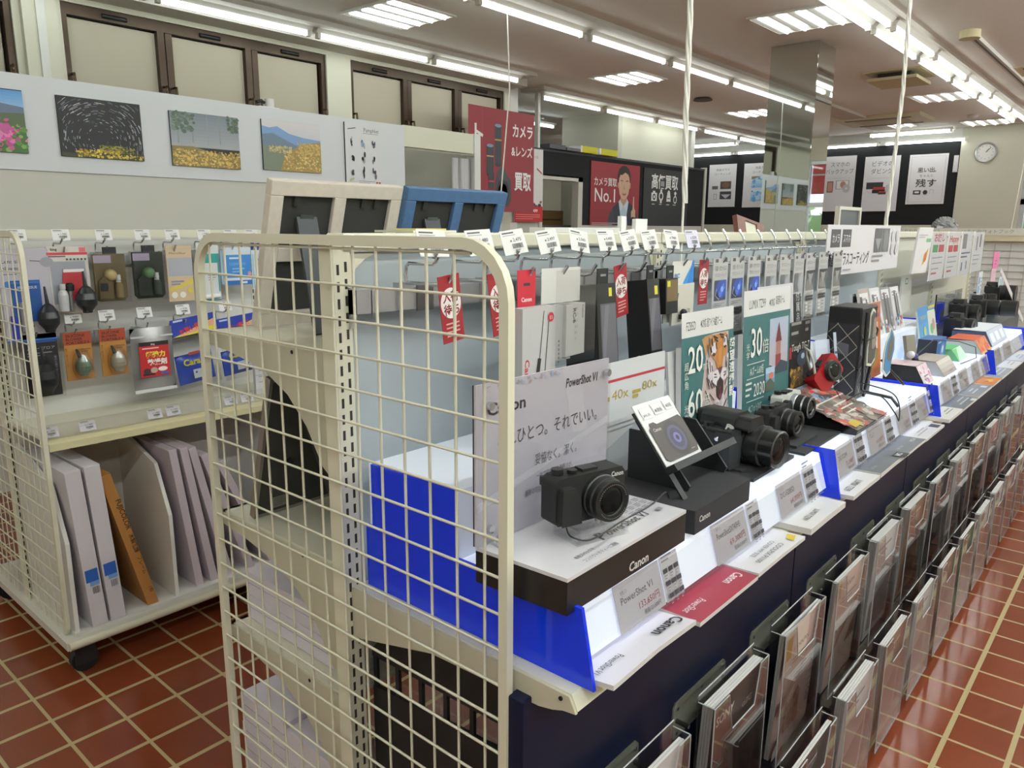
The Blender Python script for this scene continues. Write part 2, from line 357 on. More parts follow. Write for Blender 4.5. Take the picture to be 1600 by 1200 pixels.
row(-1.215, [1.15, 2.42, 3.69, 4.96, 6.23, 7.5, 8.77, 10.04, 11.3], 'of the right twin row', TUBE_POWER * .6)
row(-5.1, [6.97, 8.24, 9.5, 10.86, 12.1], 'above the dark partition', TUBE_WINDOW * 1.4)
for i, (x, y) in enumerate(((-2.67, 12.93), (-3.93, 12.93), (-5.19, 12.93), (-6.45, 12.93))):
    batten(x, y, 2.74, '%s fluorescent tube from the clock along the top of the black wall' % ORD[i], 'fluorescent tubes on top of the black wall', math.pi / 2)
for i, (x, y) in enumerate(((-2.78, 12.55), (-6.05, 12.3))):
    for k in (0, 1): batten(x, y - .1 * k, zt, ('%s of the paired ceiling tubes %s' % (('back', 'front')[k], ('above the memory poster and copying poster', 'beside the dark partition end')[i])), 'paired ceiling tubes before the black wall', math.pi / 2)
for x, y, w, rz in ((-6.4, 7.7, 'above the red camera buying poster', 0), (-6.35, 9.6, 'just left of the cream cupboard column', math.pi / 2), (-7.4, 10.6, 'deepest in the room behind the partition', 0)):
    batten(x, y, 2.80, 'staff room fluorescent tube ' + w, 'staff room ceiling tubes', rz)
# added rows, never in view, that light the room from the right and behind
row(.9, [-2.6, -1.3, 0, 1.3, 2.6, 3.9, 5.2, 6.5, 8.0, 9.6, 11.2], 'over the customer aisle', TUBE_UNSEEN)
row(2.5, [-2.6, -1.3, 0, 1.3, 2.6, 3.9, 5.2, 6.5, 8.0, 9.6, 11.2], 'along the far side of the aisle', TUBE_UNSEEN)
row(-2.4, [-2.6, -1.2], 'behind the photographer', TUBE_UNSEEN * .6)

def recessed_proto():
    t = thing('recessed_light', 'x', 'ceiling light'); w = .3
    f = MB()
    for a, b, c, d in ((-w, w, -w, -w + .02), (-w, w, w - .02, w), (-w, -w + .02, -w + .02, w - .02), (w - .02, w, -w + .02, w - .02)): f.box(a, b, c, d, -.014, .0, HOUS)
    f.build('frame', t)
    rf = MB(); tb = MB(); R = M('f2f2f0', .35)
    for i in range(4):
        c = -w + .02 + (i + .5) * .14
        rf.prism([(-.068, -.002), (.068, -.002), (.068, -.012), (.03, -.004), (-.03, -.004), (-.068, -.012)], (c, -w + .02, 0), X3, Z3, Y3, 0, .56, R)
        tb.cyl((c, -.27, -.012), (c, .27, -.012), .0125, M('f3fbf6', .4, emit=TUBE_POWER * .8), 8)
    rf.build('reflector', t); tb.build('tubes', t)
    return t
RP = recessed_proto()
for i, (x, y, w) in enumerate(((-3.95, 3.29, 'nearest the high windows, above the poster of small figures'), (-3.97, 6.40, 'above the red buying posters'), (-3.98, 9.5, 'just left of the mirrored pillar'), (-1.76, 5.3, 'right above the mirrored pillar'), (-1.76, 9.65, 'behind the second rope, beside the twin lamp rows'), (-1.76, 12.4, 'above the wall clock'), (-2.9, 11.9, 'seen past the pillar before the copying poster'))):
    o = RP if i == 0 else dup(RP, (0, 0, 0)); o.location = (x, y, CEIL - .001); tag(o, 'square recessed four-tube ceiling light ' + w, 'ceiling light', 'square recessed ceiling lights')
# vents, cassette, detectors, track
VC = M('d3c9a3', .55)
t = thing('ceiling_vent', 'cream square vent plate hung below the ceiling beside the second rope', 'vent', (-1.77, 7.95, CEIL - .09))
MB().box(-2.0, -1.54, 7.68, 8.22, CEIL - .09, CEIL - .06, VC).build('plate', t, bevel=.004); MB().box(-1.92, -1.62, 7.76, 8.14, CEIL - .06, CEIL, M('3a372f', .7)).build('neck', t); MB().box(-2.03, -1.51, 7.65, 8.25, CEIL - .012, CEIL - .001, VC).build('flange', t)
t = thing('ceiling_vent', 'cream vent at the right edge of the ceiling beyond the track', 'vent', (-.62, 8.5, CEIL - .05))
MB().box(-.86, -.4, 8.25, 8.8, CEIL - .012, CEIL - .001, VC).build('flange', t); MB().box(-.78, -.48, 8.33, 8.72, CEIL - .016, CEIL - .012, M('3a372f', .7)).build('grille', t)
t = thing('air_conditioner', 'cream ceiling cassette air conditioner before the far black wall', 'air conditioner', (-2.75, 11.15, CEIL - .05))
MB().prism([(-.55, -.42), (.55, -.42), (.55, .42), (-.55, .42)], (-2.78, 11.15, CEIL - .05), X3, Y3, Z3, 0, .05, M('d6cdaf', .5)).build('panel', t, bevel=.01)
MB().box(-3.1, -2.45, 10.9, 11.4, CEIL - .056, CEIL - .05, M('c6bc9c', .6)).build('intake_grille', t)
for s in (-1, 1): MB().box(-3.2, -2.36, 11.15 + s * .33 - .03, 11.15 + s * .33 + .03, CEIL - .057, CEIL - .05, M('7b745f', .6)).build('outlet_slot', t)
solo(MB().lathe([(.02, 0), (.11, 0), (.115, .008), (.09, .03)], (-3.95, 8.02, CEIL - .031), Z3, M('57534f', .6)), 'ceiling_speaker', 'dark round ceiling speaker left of the first thick rope', 'speaker')
for x, y, w in ((-1.78, 11.55, 'above the memory poster'), (-3.5, 9.0, 'just left of the mirrored pillar')):
    solo(MB().lathe([(.03, 0), (.055, .012), (.07, .03), (.07, .05)], (x, y, CEIL - .051), Z3, M('d9d6d0', .4)), 'smoke_detector', 'white smoke detector on the ceiling ' + w, 'smoke detector', 'smoke detectors')
t = thing('ceiling_track', 'white ceiling track with a round end cap at the right', 'ceiling track', (-.88, 8.6, CEIL - .04))
MB().box(-.91, -.85, 6.5, 11, CEIL - .035, CEIL - .001, M('d3cfca', .5)).build('rail', t); MB().box(-.89, -.87, 6.5, 11, CEIL - .037, CEIL - .034, M('5c4f52', .5)).build('slot', t)
MB().cyl((-.88, 6.47, CEIL - .06), (-.88, 6.47, CEIL - .001), .075, VC, 16).build('end_cap', t)
# ================================================================== PHOTO WALL AND BOOTH
PW = M('cac9c1', .7); BOARD = M('d6d8dd', .6)
mb = MB(); mb.box(-3.88, -3.80, -3, 3.18, 0, 2.06, PW); mb.box(-3.88, -3.80, 3.18, 3.92, 1.925, 2.075, M('d9d8c6', .7)); mb.box(-3.88, -3.79, 3.92, 3.99, 0, 2.08, M('dededa', .6))
mb.box(-4.75, -4.70, 3.0, 3.99, 0, 2.0, M('d5d5c4', .75)); mb.box(-4.7, -3.88, 3.93, 3.99, 0, 2.06, PW)
mb.box(-3.80, -3.795, 3.17, 3.92, 1.905, 1.918, M('8d8b7c', .5))
struct(mb, 'wall_partition')
solo(MB().box(-3.80, -3.788, -3, 3.178, 1.615, 2.068, BOARD), 'display_board', 'long white display board carrying the framed photographs', 'board')
cv = MB(); rn = random.Random(5); n = 60; vs = []
for i in range(n + 1):
    y = 3.72 + .2 * i / n; x = -3.845 + .018 * math.sin(i * .83) + .006 * math.sin(i * 2.1); vs += [(x, y, 1.885), (x * 1 + .01 * math.sin(i * .4), y - .01 * math.cos(i), .35)]
cv.add(vs, [(2 * i, 2 * i + 2, 2 * i + 3, 2 * i + 1) for i in range(n)], M('d5d3d6', .8), True)
solo(cv, 'curtain', 'white pleated curtain drawn to the side of the cream booth', 'curtain')
def panel(name, label, x, y0, y1, z0, z1, L, base='1a1a1c', t=.012, cat='photo print', group=None, side=None):
    m = MB(); m.obox((x, y0, z0), Y3, Z3, X3, (0, y1 - y0), (0, z1 - z0), (-t, 0), M(side or '2a2a2c', .5)); m.layers((x, y0, z0), Y3, Z3, y1 - y0, [('r', 0, 0, 100, 100 * (z1 - z0) / (y1 - y0), base)] + L, .0003)
    return solo(m, name, label, cat, group)
XP = -3.776; G = 'photo prints on the long white board'
fl = ['d0569a', 'e27fb6', 'b64a86', '5c8a3e', '3f6b31', '86a857']
panel('photo_print', 'photograph of pink azaleas before blue hills at the left edge', XP, .28, .72, 1.694, 1.989, [('g', 0, 40, 100, 66, 'a9c9e8', '5b9ad8', 8), ('p', [(0, 40), (0, 50), (25, 53), (50, 47), (75, 52), (100, 49), (100, 36), (0, 36)], '64748c'), ('p', [(0, 20), (0, 44), (30, 42), (60, 40), (100, 43), (100, 15)], '55644a'), ('r', 0, 0, 100, 28, '3f6a35'), ('dots', 0, 2, 100, 30, 160, 3, fl, 1), ('dots', 30, 14, 85, 36, 90, 3, ['d0569a', 'e27fb6', 'c45a98'], 2)], group=G)
# star trails
st = [('r', 0, 0, 100, 71, '131419')]; rn = random.Random(11)
for i in range(560):
    r = 5 + 63 * math.sqrt(rn.random()); a = rn.random() * 6.283; da = .07 + .12 * rn.random(); cx, cy = 47, 22; wd = .25 + .45 * rn.random()
    p = [(cx + r * math.cos(a + da * k / 3), cy + r * .92 * math.sin(a + da * k / 3)) for k in range(4)]
    if all(1 < q[0] < 99 and 4 < q[1] < 70 for q in p):
        c = rn.choice(['8d93a8', 'b9bccb', '6c7080', 'a59a92', 'd5d7e0'])
        for k in range(3): st.append(('l', *p[k], *p[k + 1], wd, c))
st += [('p', [(0, 0), (0, 5), (15, 4), (40, 9), (55, 17), (75, 16), (90, 9), (100, 7), (100, 0)], '3a3b1c'), ('dots', 16, 1, 70, 10, 130, 1.5, ['d9b32c', 'b8921f', 'e8cf5a', '6e6a28'], 3), ('dots', 45, 8, 88, 16, 120, 1.1, ['8c8430', 'a89c38', '5c5a24'], 4), ('dots', 70, 1, 99, 6, 30, 1.2, ['c4a22a', 'e0c455'], 5)]
panel('photo_print', 'night photograph of circling star trails over yellow flowers', XP, .87, 1.283, 1.694, 1.989, st, group=G)
panel('photo_print', 'photograph of yellow flowers before a misty forest', XP, 1.443, 1.858, 1.683, 1.979, [('g', 0, 26, 100, 71, 'a8abb0', '7d8894', 10), ('r', 9, 30, 11, 66, '8f9688'), ('r', 30, 32, 31.5, 71, '8b9190'), ('r', 52, 30, 53, 71, '959b9d'), ('r', 70, 32, 71.5, 71, '8a9093'), ('dots', 2, 46, 34, 70, 70, 3, ['66776a', '58695e', '7a8880'], 6), ('dots', 84, 50, 99, 71, 40, 2.6, ['4c5f4f', '62735f'], 7), ('p', [(0, 0), (0, 26), (30, 27), (60, 20), (100, 16), (100, 0)], '8c7a4a'), ('dots', 1, 1, 99, 22, 420, 1.7, ['c9a54a', 'e0c27a', 'a8873c', 'd8b55c', '7f6e40'], 8)], group=G)
panel('photo_print', 'photograph of a pale blossoming bush before blue mountains', XP, 2.015, 2.44, 1.692, 1.994, [('g', 0, 40, 100, 71, 'c8cad4', 'd9d4d8', 6), ('p', [(0, 30), (0, 62), (12, 60), (25, 63), (45, 54), (70, 50), (100, 48), (100, 30)], '7da0cf'), ('p', [(0, 20), (0, 50), (18, 53), (40, 44), (62, 36), (62, 20)], '6f8296'), ('p', [(0, 0), (0, 34), (30, 36), (50, 28), (60, 0)], '7c8574'), ('p', [(28, 0), (34, 18), (48, 30), (62, 39), (80, 43), (100, 46), (100, 0)], 'a58a4e'), ('dots', 34, 2, 99, 30, 300, 1.5, ['c9a85a', 'b08e42', 'e0c482', '8f7c42'], 9), ('dots', 58, 26, 99, 43, 160, 1.4, ['c9a85a', 'b89850', 'd8bc78'], 10), ('dots', 10, 26, 48, 35, 70, 1.5, ['d0c08a', 'b8ab78'], 12)], group=G)
fig = []; rn = random.Random(4)
for r in range(3):
    for c in range(3):
        x, y = 20 + c * 30, 96 - r * 33
        for k in range(4): a, b = x + rn.uniform(-4, 4), y + rn.uniform(-9, 7); fig.append(('e', a, b, rn.uniform(1.5, 3.4), rn.uniform(3, 7), rn.choice(['30343c', '6b6f78', 'b7a5a8', '4e5560', '7aa4c8']), 8))
panel('poster', 'tall pale poster of small figures in rows right of the photographs', XP, 2.64, 2.943, 1.627, 2.041, [('l', 8, 122, 30, 126, 2, '55585e'), ('t', 52, 119, 13, '55585e', 'Pamphlet', {'fit': 44}), ('l', 50, 116, 94, 116, .8, '55585e')] + fig + [('ln', 34, 10, 46, 2, 4, 1, '8c8c92'), ('r', 84, 5, 89, 10, 'b4453e'), ('r', 92, 5, 97, 10, 'b4453e'), ('p', [(8, 8), (20, 12), (22, 18), (10, 14)], 'b5b78a')], base='d8d7dc', cat='poster')
# ================================================================== BUYING POSTERS
def lens(cx, cy, w, h, band): return [('r', cx - w / 2, cy, cx + w / 2, cy + h, '3c4046'), ('e', cx, cy + h, w / 2, w / 6, '7d97ac'), ('e', cx, cy, w / 2, w / 6, '33363b'), ('r', cx - w / 2, cy + h * .62, cx + w / 2, cy + h * .66, band)]
RED = '96303b'
redL = [('r', 0, 0, 100, 100, RED), ('l', 20, 0, 20, 100, .4, 'a24a54'), ('t', 2, 66, 22, 'e9e3e2', 'ト', {'b': .02}), *lens(43, 46, 10, 38, 'c98a4a'), *lens(31, 36, 10, 28, 'd8a862'), ('r', 29, 22, 37, 38, '3a3e44'), ('r', 29, 29, 37, 30.5, 'b54343'),
        ('p', [(40, 8), (39, 28), (42, 40), (46, 44), (52, 44), (55, 38), (62, 32), (63, 12), (58, 5)], '44464b'), ('e', 50, 20, 10, 12, '2b2d31'), ('e', 50, 20, 7, 8.6, '55585d'), ('e', 50, 20, 5, 6, '1f2024'),
        ('t', 64, 76, 14.5, 'f2eeee', 'カメラ', {'b': .025, 'fit': 33}), ('t', 63, 57, 11.5, 'f2eeee', '&レンズ', {'b': .02, 'fit': 34}), ('t', 68, 24, 20, 'f2eeee', '買取', {'b': .025, 'fit': 27})]
m = MB(); m.card((-4.58, 4.66, 1.50), Y3, Z3, .97, .66, .012, RED, redL); solo(m, 'hanging_sign', 'red camera and lens buying sign with lenses, beside the curtained booth', 'sign')
m = MB(); m.card((-5.02, 5.83, 1.41), Y3, Z3, .50, .80, .008, 'e3e0e0', [('t', 8, 140, 7, 'b8495a', 'カメラ・腕時計・ブランド品', {'fit': 74}), ('l', 78, 118, 96, 108, 3.5, 'b8322f'), ('t', 52, 76, 16, 'b23b46', 'ズ', {}), ('dots', 60, 30, 96, 46, 14, 5, ['4a4a4c', '8a6a60', 'c8474a', '2e2e30'], 2), ('r', 0, 0, 100, 34, 'c4232c'), ('t', 4, 22, 9, 'f1e9e9', '0120-107-009', {'b': .02, 'fit': 78}), ('ln', 5, 15, 86, 3, 4.5, 1.3, 'e79a9a')])
solo(m, 'poster', 'white and red poster with a telephone number on the pier', 'poster')
# dark partition with counter below
PT = MB(); KB = M('15161b', .8)
PT.box(-5.16, -5.10, 5.92, 6.36, 1.9, 2.215, KB); PT.box(-5.16, -5.10, 6.40, 10.40, 1.94, 2.22, KB); PT.box(-5.16, -5.10, 7.22, 10.40, 1.38, 1.94, KB)
PT.box(-5.16, -5.08, 6.355, 6.405, 0, 2.22, M('d0cec6', .5)); PT.box(-5.2, -5.1, 7.13, 7.22, 0, 1.94, M('d0cec6', .5)); PT.box(-5.2, -5.1, 6.4, 7.22, 1.90, 1.955, M('d0cec6', .5)); PT.box(-5.16, -5.08, 10.38, 10.44, 0, 2.26, M('d0cec6', .5))
PT.box(-5.16, -5.10, 7.22, 10.4, 0, 1.38, PW); PT.box(-5.16, -5.10, 5.92, 6.36, 0, 1.9, PW); PT.box(-5.17, -5.09, 5.92, 10.44, 2.215, 2.24, M('2a2b33', .35))
struct(PT, 'wall_dark_partition')
SK, SKD, SUIT, SUITD, HAIR = 'd6ab92', 'c4957c', '3c414d', '31353f', '28221f'
man = [('g', 0, 0, 100, 69, '8f2733', 'a3313c', 8),
       ('p', [(34, 0), (37, 12), (44, 20), (55, 26), (78, 26), (90, 21), (97, 12), (98, 0)], SUIT), ('p', [(55, 0), (56, 27), (62, 30), (72, 30), (77, 27), (76, 0)], 'b9cde2'), ('p', [(44, 20), (56, 27), (60, 12), (58, 0), (50, 0)], SUITD), ('p', [(88, 22), (77, 27), (74, 12), (76, 0), (82, 0)], SUITD), ('p', [(56, 27), (61, 31), (66, 22), (60, 16)], 'cfdcea'), ('p', [(77, 27), (73, 31), (67, 22), (73, 16)], 'cfdcea'), ('p', [(60, 34), (60, 28), (66.5, 22), (73, 28), (73, 34)], SKD),
       ('e', 54.4, 46, 1.8, 4, SKD), ('e', 78.6, 46, 1.8, 4, SKD), ('p', [(55, 52), (55, 44), (57, 36), (61, 31), (66.5, 29), (72, 31), (76, 36), (78, 44), (78, 52), (74, 60), (59, 60)], SK),
       ('p', [(53.4, 48), (52.6, 56), (55, 63), (61, 67), (69, 67.5), (76, 64), (80, 57), (79.6, 49), (78, 49), (77, 55), (74, 58), (68, 60), (62, 57), (58, 57), (55.6, 53), (55, 48)], HAIR),
       ('p', [(57.5, 50.2), (60, 51.4), (64, 50.4), (64, 49.6), (60, 50.4)], '3a2a24'), ('p', [(69.5, 50.4), (74, 51.4), (76.2, 50.2), (74, 50.4), (69.5, 49.6)], '3a2a24'), ('e', 60.9, 47.2, 2.2, 1.0, 'e8ddd6', 12), ('e', 72.6, 47.2, 2.2, 1.0, 'e8ddd6', 12), ('e', 60.9, 47.2, 1.0, 1.0, '2a1f1a', 10), ('e', 72.6, 47.2, 1.0, 1.0, '2a1f1a', 10),
       ('p', [(66, 48), (65, 41.4), (66.8, 40.4), (68.8, 41.2), (67.4, 42.4)], SKD), ('p', [(62, 37), (66.6, 36), (71.6, 37), (69.6, 34.6), (66.6, 34), (64, 34.6)], 'a8605a'),
       ('p', [(83, 0), (82, 6), (86, 10), (92, 9), (93, 0)], SUIT), ('p', [(83.4, 6), (83, 16), (86, 19), (86.6, 33), (88.6, 34), (89.6, 20), (92, 18), (92.6, 10), (90, 6)], SK), ('l', 84.4, 12, 89, 13.6, .5, SKD), ('l', 84.6, 9.6, 89.4, 10.6, .5, SKD), ('p', [(83, 4), (82.6, 7), (91.6, 8.4), (92, 5)], 'cfdcea'),
       ('t', 5, 44, 10, 'f2eced', 'カメラ買取', {'b': .012, 'fit': 46}), ('t', 6, 26, 21, 'f2eced', 'No.1', {'b': .008, 'fit': 42}), ('ln', 3, 2.2, 58, 2, 1.6, .7, 'd0a8ac')]
m = MB(); m.card((-5.085, 7.37, 1.38), Y3, Z3, 1.14, .785, .01, '9d2d38', man)
solo(m, 'poster', 'red camera buying poster with a suited man', 'poster')
m = MB()
ic = [('r', 17, 27, 29, 36, 'e6e6e6'), ('r', 20, 36, 25, 38, 'e6e6e6'), ('e', 23, 31.5, 3.4, 3.4, '2c2d31'), ('e', 23, 31.5, 1.8, 1.8, 'e6e6e6'), ('r', 36, 25, 40, 40, 'e6e6e6'), ('e', 38, 32.5, 5, 5, 'e6e6e6'), ('e', 38, 32.5, 3, 3, '2c2d31'), ('p', [(50, 27), (51, 34), (59, 34), (60, 27)], 'e6e6e6'), ('e', 55, 35, 3.4, 4.5, 'e6e6e6'), ('r', 52, 30, 58, 31, '2c2d31'), ('e', 70, 29.5, 4, 4.4, 'e6e6e6'), ('e', 70, 29.5, 2.6, 3, '2c2d31'), ('p', [(67, 37), (70, 33), (73, 37), (70, 39)], 'e6e6e6')]
m.card((-5.085, 8.62, 1.385), Y3, Z3, 1.25, .775, .01, '2c2d31', [('t', 16, 42, 17, 'ececec', '高価買取', {'b': .02, 'fit': 60})] + ic + [('ln', 18, 23, 9, 1, 2, 1, 'bdbdbd'), ('ln', 34, 23, 8, 1, 2, 1, 'bdbdbd'), ('ln', 50, 23, 10, 1, 2, 1, 'bdbdbd'), ('ln', 65, 23, 10, 1, 2, 1, 'bdbdbd')])
solo(m, 'poster', 'dark grey high price buying poster with four white icons', 'poster')
# things on top of and behind the dark partition
G = 'cartons stored on top of the dark partition'
for y0, y1, h, c, w in ((6.45, 6.75, .05, '5d5c66', 'dark low carton on the partition above the doorway'), (6.78, 7.05, .035, '6d6b76', 'flat grey carton next to the yellow cartons on the partition'), (7.08, 7.4, .075, 'd8d23a', 'yellow carton with white end, left one on the partition'), (7.48, 7.85, .075, 'dcd840', 'yellow carton with white end, right one on the partition')):
    m = MB().box(-5.20, -5.0 - .02, y0, y1, 2.241, 2.241 + h, M(c, .6))
    if c.startswith('d'): m.box(-5.201, -5.019, y0 - .03, y0, 2.241, 2.241 + h, WHITE)
    solo(m, 'carton', w, 'carton', G)
KR = M('8d6e45', .7); G = 'cardboard cartons stacked inside the staff doorway'
solo(MB().box(-6.5, -5.7, 6.6, 8.3, 0, 1.38, M('8b897c', .5)).box(-5.699, -5.69, 6.7, 8.2, .1, 1.3, M('7d7b70', .5)), 'cabinet', 'grey steel cabinet seen through the staff doorway', 'cabinet')
for y0, y1, z0, z1, w in ((6.75, 7.2, 1.38, 1.56, 'lower front cardboard carton on the grey cabinet'), (6.7, 7.25, 1.565, 1.76, 'upper cardboard carton on the grey cabinet'), (7.25, 7.75, 1.38, 1.57, 'cardboard carton with hand holes on the grey cabinet')):
    m = MB().box(-6.3, -5.8, y0, y1, z0, z1, KR); m.box(-5.799, -5.798, y0 + .05, y1 - .05, z0 + .06, z0 + .08, M('5c472c', .8)); solo(m, 'carton', w, 'carton', G)
# ================================================================== MIRRORED PILLAR
MIR = M('d9dedb', .02, 1.0)
m = MB(); m.box(-2.285, -1.885, 6.035, 6.415, 0, CEIL - .0, M('8f8f88', .5))
m.box(-2.288, -1.884, 6.029, 6.034, .0, CEIL - .002, MIR); m.box(-1.884, -1.879, 6.031, 6.417, 0, CEIL - .002, MIR)
struct(m, 'mirror_pillar'); 
# ================================================================== BLACK DISPLAY WALL POSTERS (y = 13)
def bposter(x0, x1, z0, z1, L, label):
    m = MB(); m.card((x0, 12.985, z0), X3, Z3, x1 - x0, z1 - z0, .01, 'dfdce2', L, eps=.0008); solo(m, 'poster', label, 'poster', 'white posters on the black wall')
g1 = '55555a'
bposter(-4.20, -3.68, 1.645, 2.55, [('t', 50, 142, 17, g1, 'スマホの', {'a': 'c', 'fit': 60}), ('t', 50, 120, 17, g1, 'バックアップ', {'a': 'c', 'fit': 88}), ('l', 12, 105, 88, 105, .6, '9a9aa0'), ('r', 14, 60, 34, 96, '8d6a66'), ('r', 17, 64, 31, 92, 'c98f84'), ('r', 42, 70, 84, 98, 'a9a4ac'), ('r', 45, 72, 81, 96, 'ece8ea'), ('e', 65, 84, 9, 11, 'c48b80'), ('e', 76, 72, 12, 13, 'bcbcc4'), ('e', 76, 72, 3, 3, 'ece8ea')], 'white phone backup poster on the black wall')
bposter(-3.54, -3.00, 1.64, 2.515, [('t', 50, 134, 17, g1, 'ビデオの', {'a': 'c', 'fit': 62}), ('t', 50, 112, 17, g1, 'ダビング', {'a': 'c', 'fit': 62}), ('l', 12, 98, 88, 98, .6, '9a9aa0'), ('r', 10, 66, 58, 86, '3a3a3e'), ('r', 30, 60, 66, 72, 'b53a3e'), ('r', 28, 54, 64, 64, '2c2c30'), ('r', 46, 50, 68, 58, '5d3a34'), ('r', 48, 56, 68, 59, 'c23a40'), ('e', 76, 68, 12, 12, 'c6c6cc')], 'white video copying poster with tape pictures on the black wall')
bposter(-2.865, -2.315, 1.745, 2.51, [('l', 6, 6, 94, 6, .5, '8a8a90'), ('l', 6, 133, 94, 133, .5, '8a8a90'), ('l', 6, 6, 6, 133, .5, '8a8a90'), ('l', 94, 6, 94, 133, .5, '8a8a90'), ('t', 24, 90, 15, g1, '思い出', {'b': .01, 'fit': 44}), ('t', 68, 89, 6, g1, 'を', {}), ('t', 30, 76, 9, '77777c', 'ちゃんと', {'fit': 36}), ('t', 22, 50, 24, '3a3a3e', '残す', {'b': .012, 'fit': 54}), ('r', 18, 28, 38, 39, '3a3a3e'), ('e', 50, 33, 6, 6, '3a3a3e'), ('r', 22, 31, 34, 36, 'dfdce2'), ('l', 62, 28, 62, 40, .6, '8a8a90'), ('l', 71, 28, 71, 40, .6, '8a8a90'), ('l', 62, 40, 71, 40, .6, '8a8a90')], 'white memory keeping poster with a thin printed border')
m = MB(); m.card((-2.24, 12.985, 2.22), X3, Z3, .065, .25, .01, 'd9d6dc', [('ln', 20, 20, 50, 2, 14, 5, '9a9aa0')], eps=.0008); solo(m, 'notice', 'narrow white notice beside the clock wall', 'notice')
blu = ['8fbfe6', 'b3d6f0', '6aa6dc']
bposter(-6.33, -5.79, 1.745, 2.518, [('t', 50, 122, 8, g1, '液晶ガラス', {'a': 'c', 'fit': 50}), ('t', 50, 108, 8, g1, 'コーティング', {'a': 'c', 'fit': 60}), ('r', 44, 60, 84, 86, '5a4c48'), ('e', 64, 73, 14, 9, '7d5a4c'), ('r', 44, 26, 86, 52, '4a4850'), ('p', [(48, 42), (66, 28), (84, 42)], 'c9c2cc'), ('r', 14, 60, 36, 71, '6a6460'), ('l', 22, 26, 22, 44, 1, '55555a'), ('l', 32, 26, 32, 44, 1, '55555a'), ('l', 22, 44, 32, 44, 1, '55555a'), ('l', 22, 26, 32, 26, 1, '55555a')], 'white glass coating poster left on the black wall')
bposter(-5.64, -5.08, 1.73, 2.508, [('t', 62, 122, 8, g1, '液晶ガラス', {'a': 'c', 'fit': 50}), ('t', 58, 108, 8, g1, 'コーティング', {'a': 'c', 'fit': 60}), ('g', 28, 62, 98, 98, '8fbfe6', 'd3e7f5', 5), ('dots', 30, 64, 96, 94, 26, 5, blu, 1), ('g', 28, 20, 98, 56, '8fbfe6', 'd3e7f5', 5), ('dots', 30, 22, 96, 52, 26, 5, blu, 3), ('p', [(28, 98), (28, 88), (60, 98)], '8a7a68')], 'white poster with two blue pictures cut by the mirrored pillar')
# clock
t = thing('wall_clock', 'round silver wall clock on the cream wall', 'clock', (-1.84, 12.97, 2.36))
cz = (-1.815, 12.965, 2.49)
MB().lathe([(.148, 0), (.15, .02), (.14, .035), (.122, .03), (.12, .014)], cz, -Y3, M('b9b9bd', .3, .6), 36).build('case', t)
fc = MB(); fc.lathe([(.121, .012), (.121, .016)], cz, -Y3, M('e6e4e2', .5), 36)
o = Vector((-1.815, 12.948, 2.49))
fc.layers(o - X3 * .125 - Z3 * .125, X3, Z3, .25, [('r', 50 + 38 * math.sin(k * math.pi / 6) - 1.6, 50 + 38 * math.cos(k * math.pi / 6) - 2.4, 50 + 38 * math.sin(k * math.pi / 6) + 1.6, 50 + 38 * math.cos(k * math.pi / 6) + 2.4, '77777b') for k in range(12)], .0004)
fc.build('dial', t); hn = MB(); hn.layers(o - X3 * .125 - Z3 * .125, X3, Z3, .25, [('l', 50, 50, 74, 78, 3, '2a2a2c'), ('l', 50, 50, 66, 70, 4.5, '2a2a2c')], .0006, .002); hn.build('hands', t)
# ropes
def rope(pts, r, twist, name, label):
    m = MB(); P = [Vector(p) for p in pts]; R = M('e6e3dc', .8); L = []
    for i in range(len(P) - 1):
        n = max(2, int((P[i + 1] - P[i]).length / .012)) if twist else 8
        L += [P[i].lerp(P[i + 1], k / n) for k in range(n)]
    L.append(P[-1])
    if twist:
        for ph in (0, 2.09, 4.19): m.tube([p + Vector((math.cos(j * .32 + ph), math.sin(j * .32 + ph), 0)) * r * .55 for j, p in enumerate(L)], r * .62, R, 6)
    else: m.tube(L, r, R, 6)
    return solo(m, name, label, 'rope')
rope([(-.36, 1.055, CEIL), (-.352, 1.062, 1.60), (-.347, 1.068, 1.41)], .0068, True, 'rope', 'thick white twisted rope hanging down to the near display rack')
rope([(-.347, 1.062, 1.41), (-.332, 1.035, 1.26)], .003, False, 'rope', 'thin loose rope end hanging beside the near rack hooks')
rope([(-.375, 2.85, CEIL), (-.345, 2.82, 1.90), (-.352, 2.80, 1.36)], .0075, True, 'rope', 'white twisted rope hanging in front of the white posters')
rope([(-3.16, 3.59, CEIL), (-3.14, 3.60, 2.3), (-3.17, 3.54, 1.55), (-3.16, 3.54, .6)], .005, False, 'cord', 'thin white cord hanging before the red camera and lens sign')
rope([(-.73, 9.0, CEIL), (-.75, 9.0, 2.3), (-.80, 9.0, 1.3)], .007, False, 'cord', 'thin white cord hanging at the far right before the clock wall')

t = thing('sensor_unit', 'small white device with a black arm on top of the photo wall', 'sensor', (-3.84, 2.10, 2.0602)); MB().box(-3.87, -3.81, 2.03, 2.17, 2.0602, 2.075, WHITE).build('base_plate', t); m = MB(); m.cyl((-3.84, 2.12, 2.0752), (-3.84, 2.12, 2.125), .028, M('dcdcd8', .4), 14); m.build('housing', t); m = MB(); m.tube([(-3.84, 2.085, 2.10), (-3.84, 2.06, 2.11), (-3.84, 2.03, 2.10)], .01, BLACK, 8); m.build('arm', t)
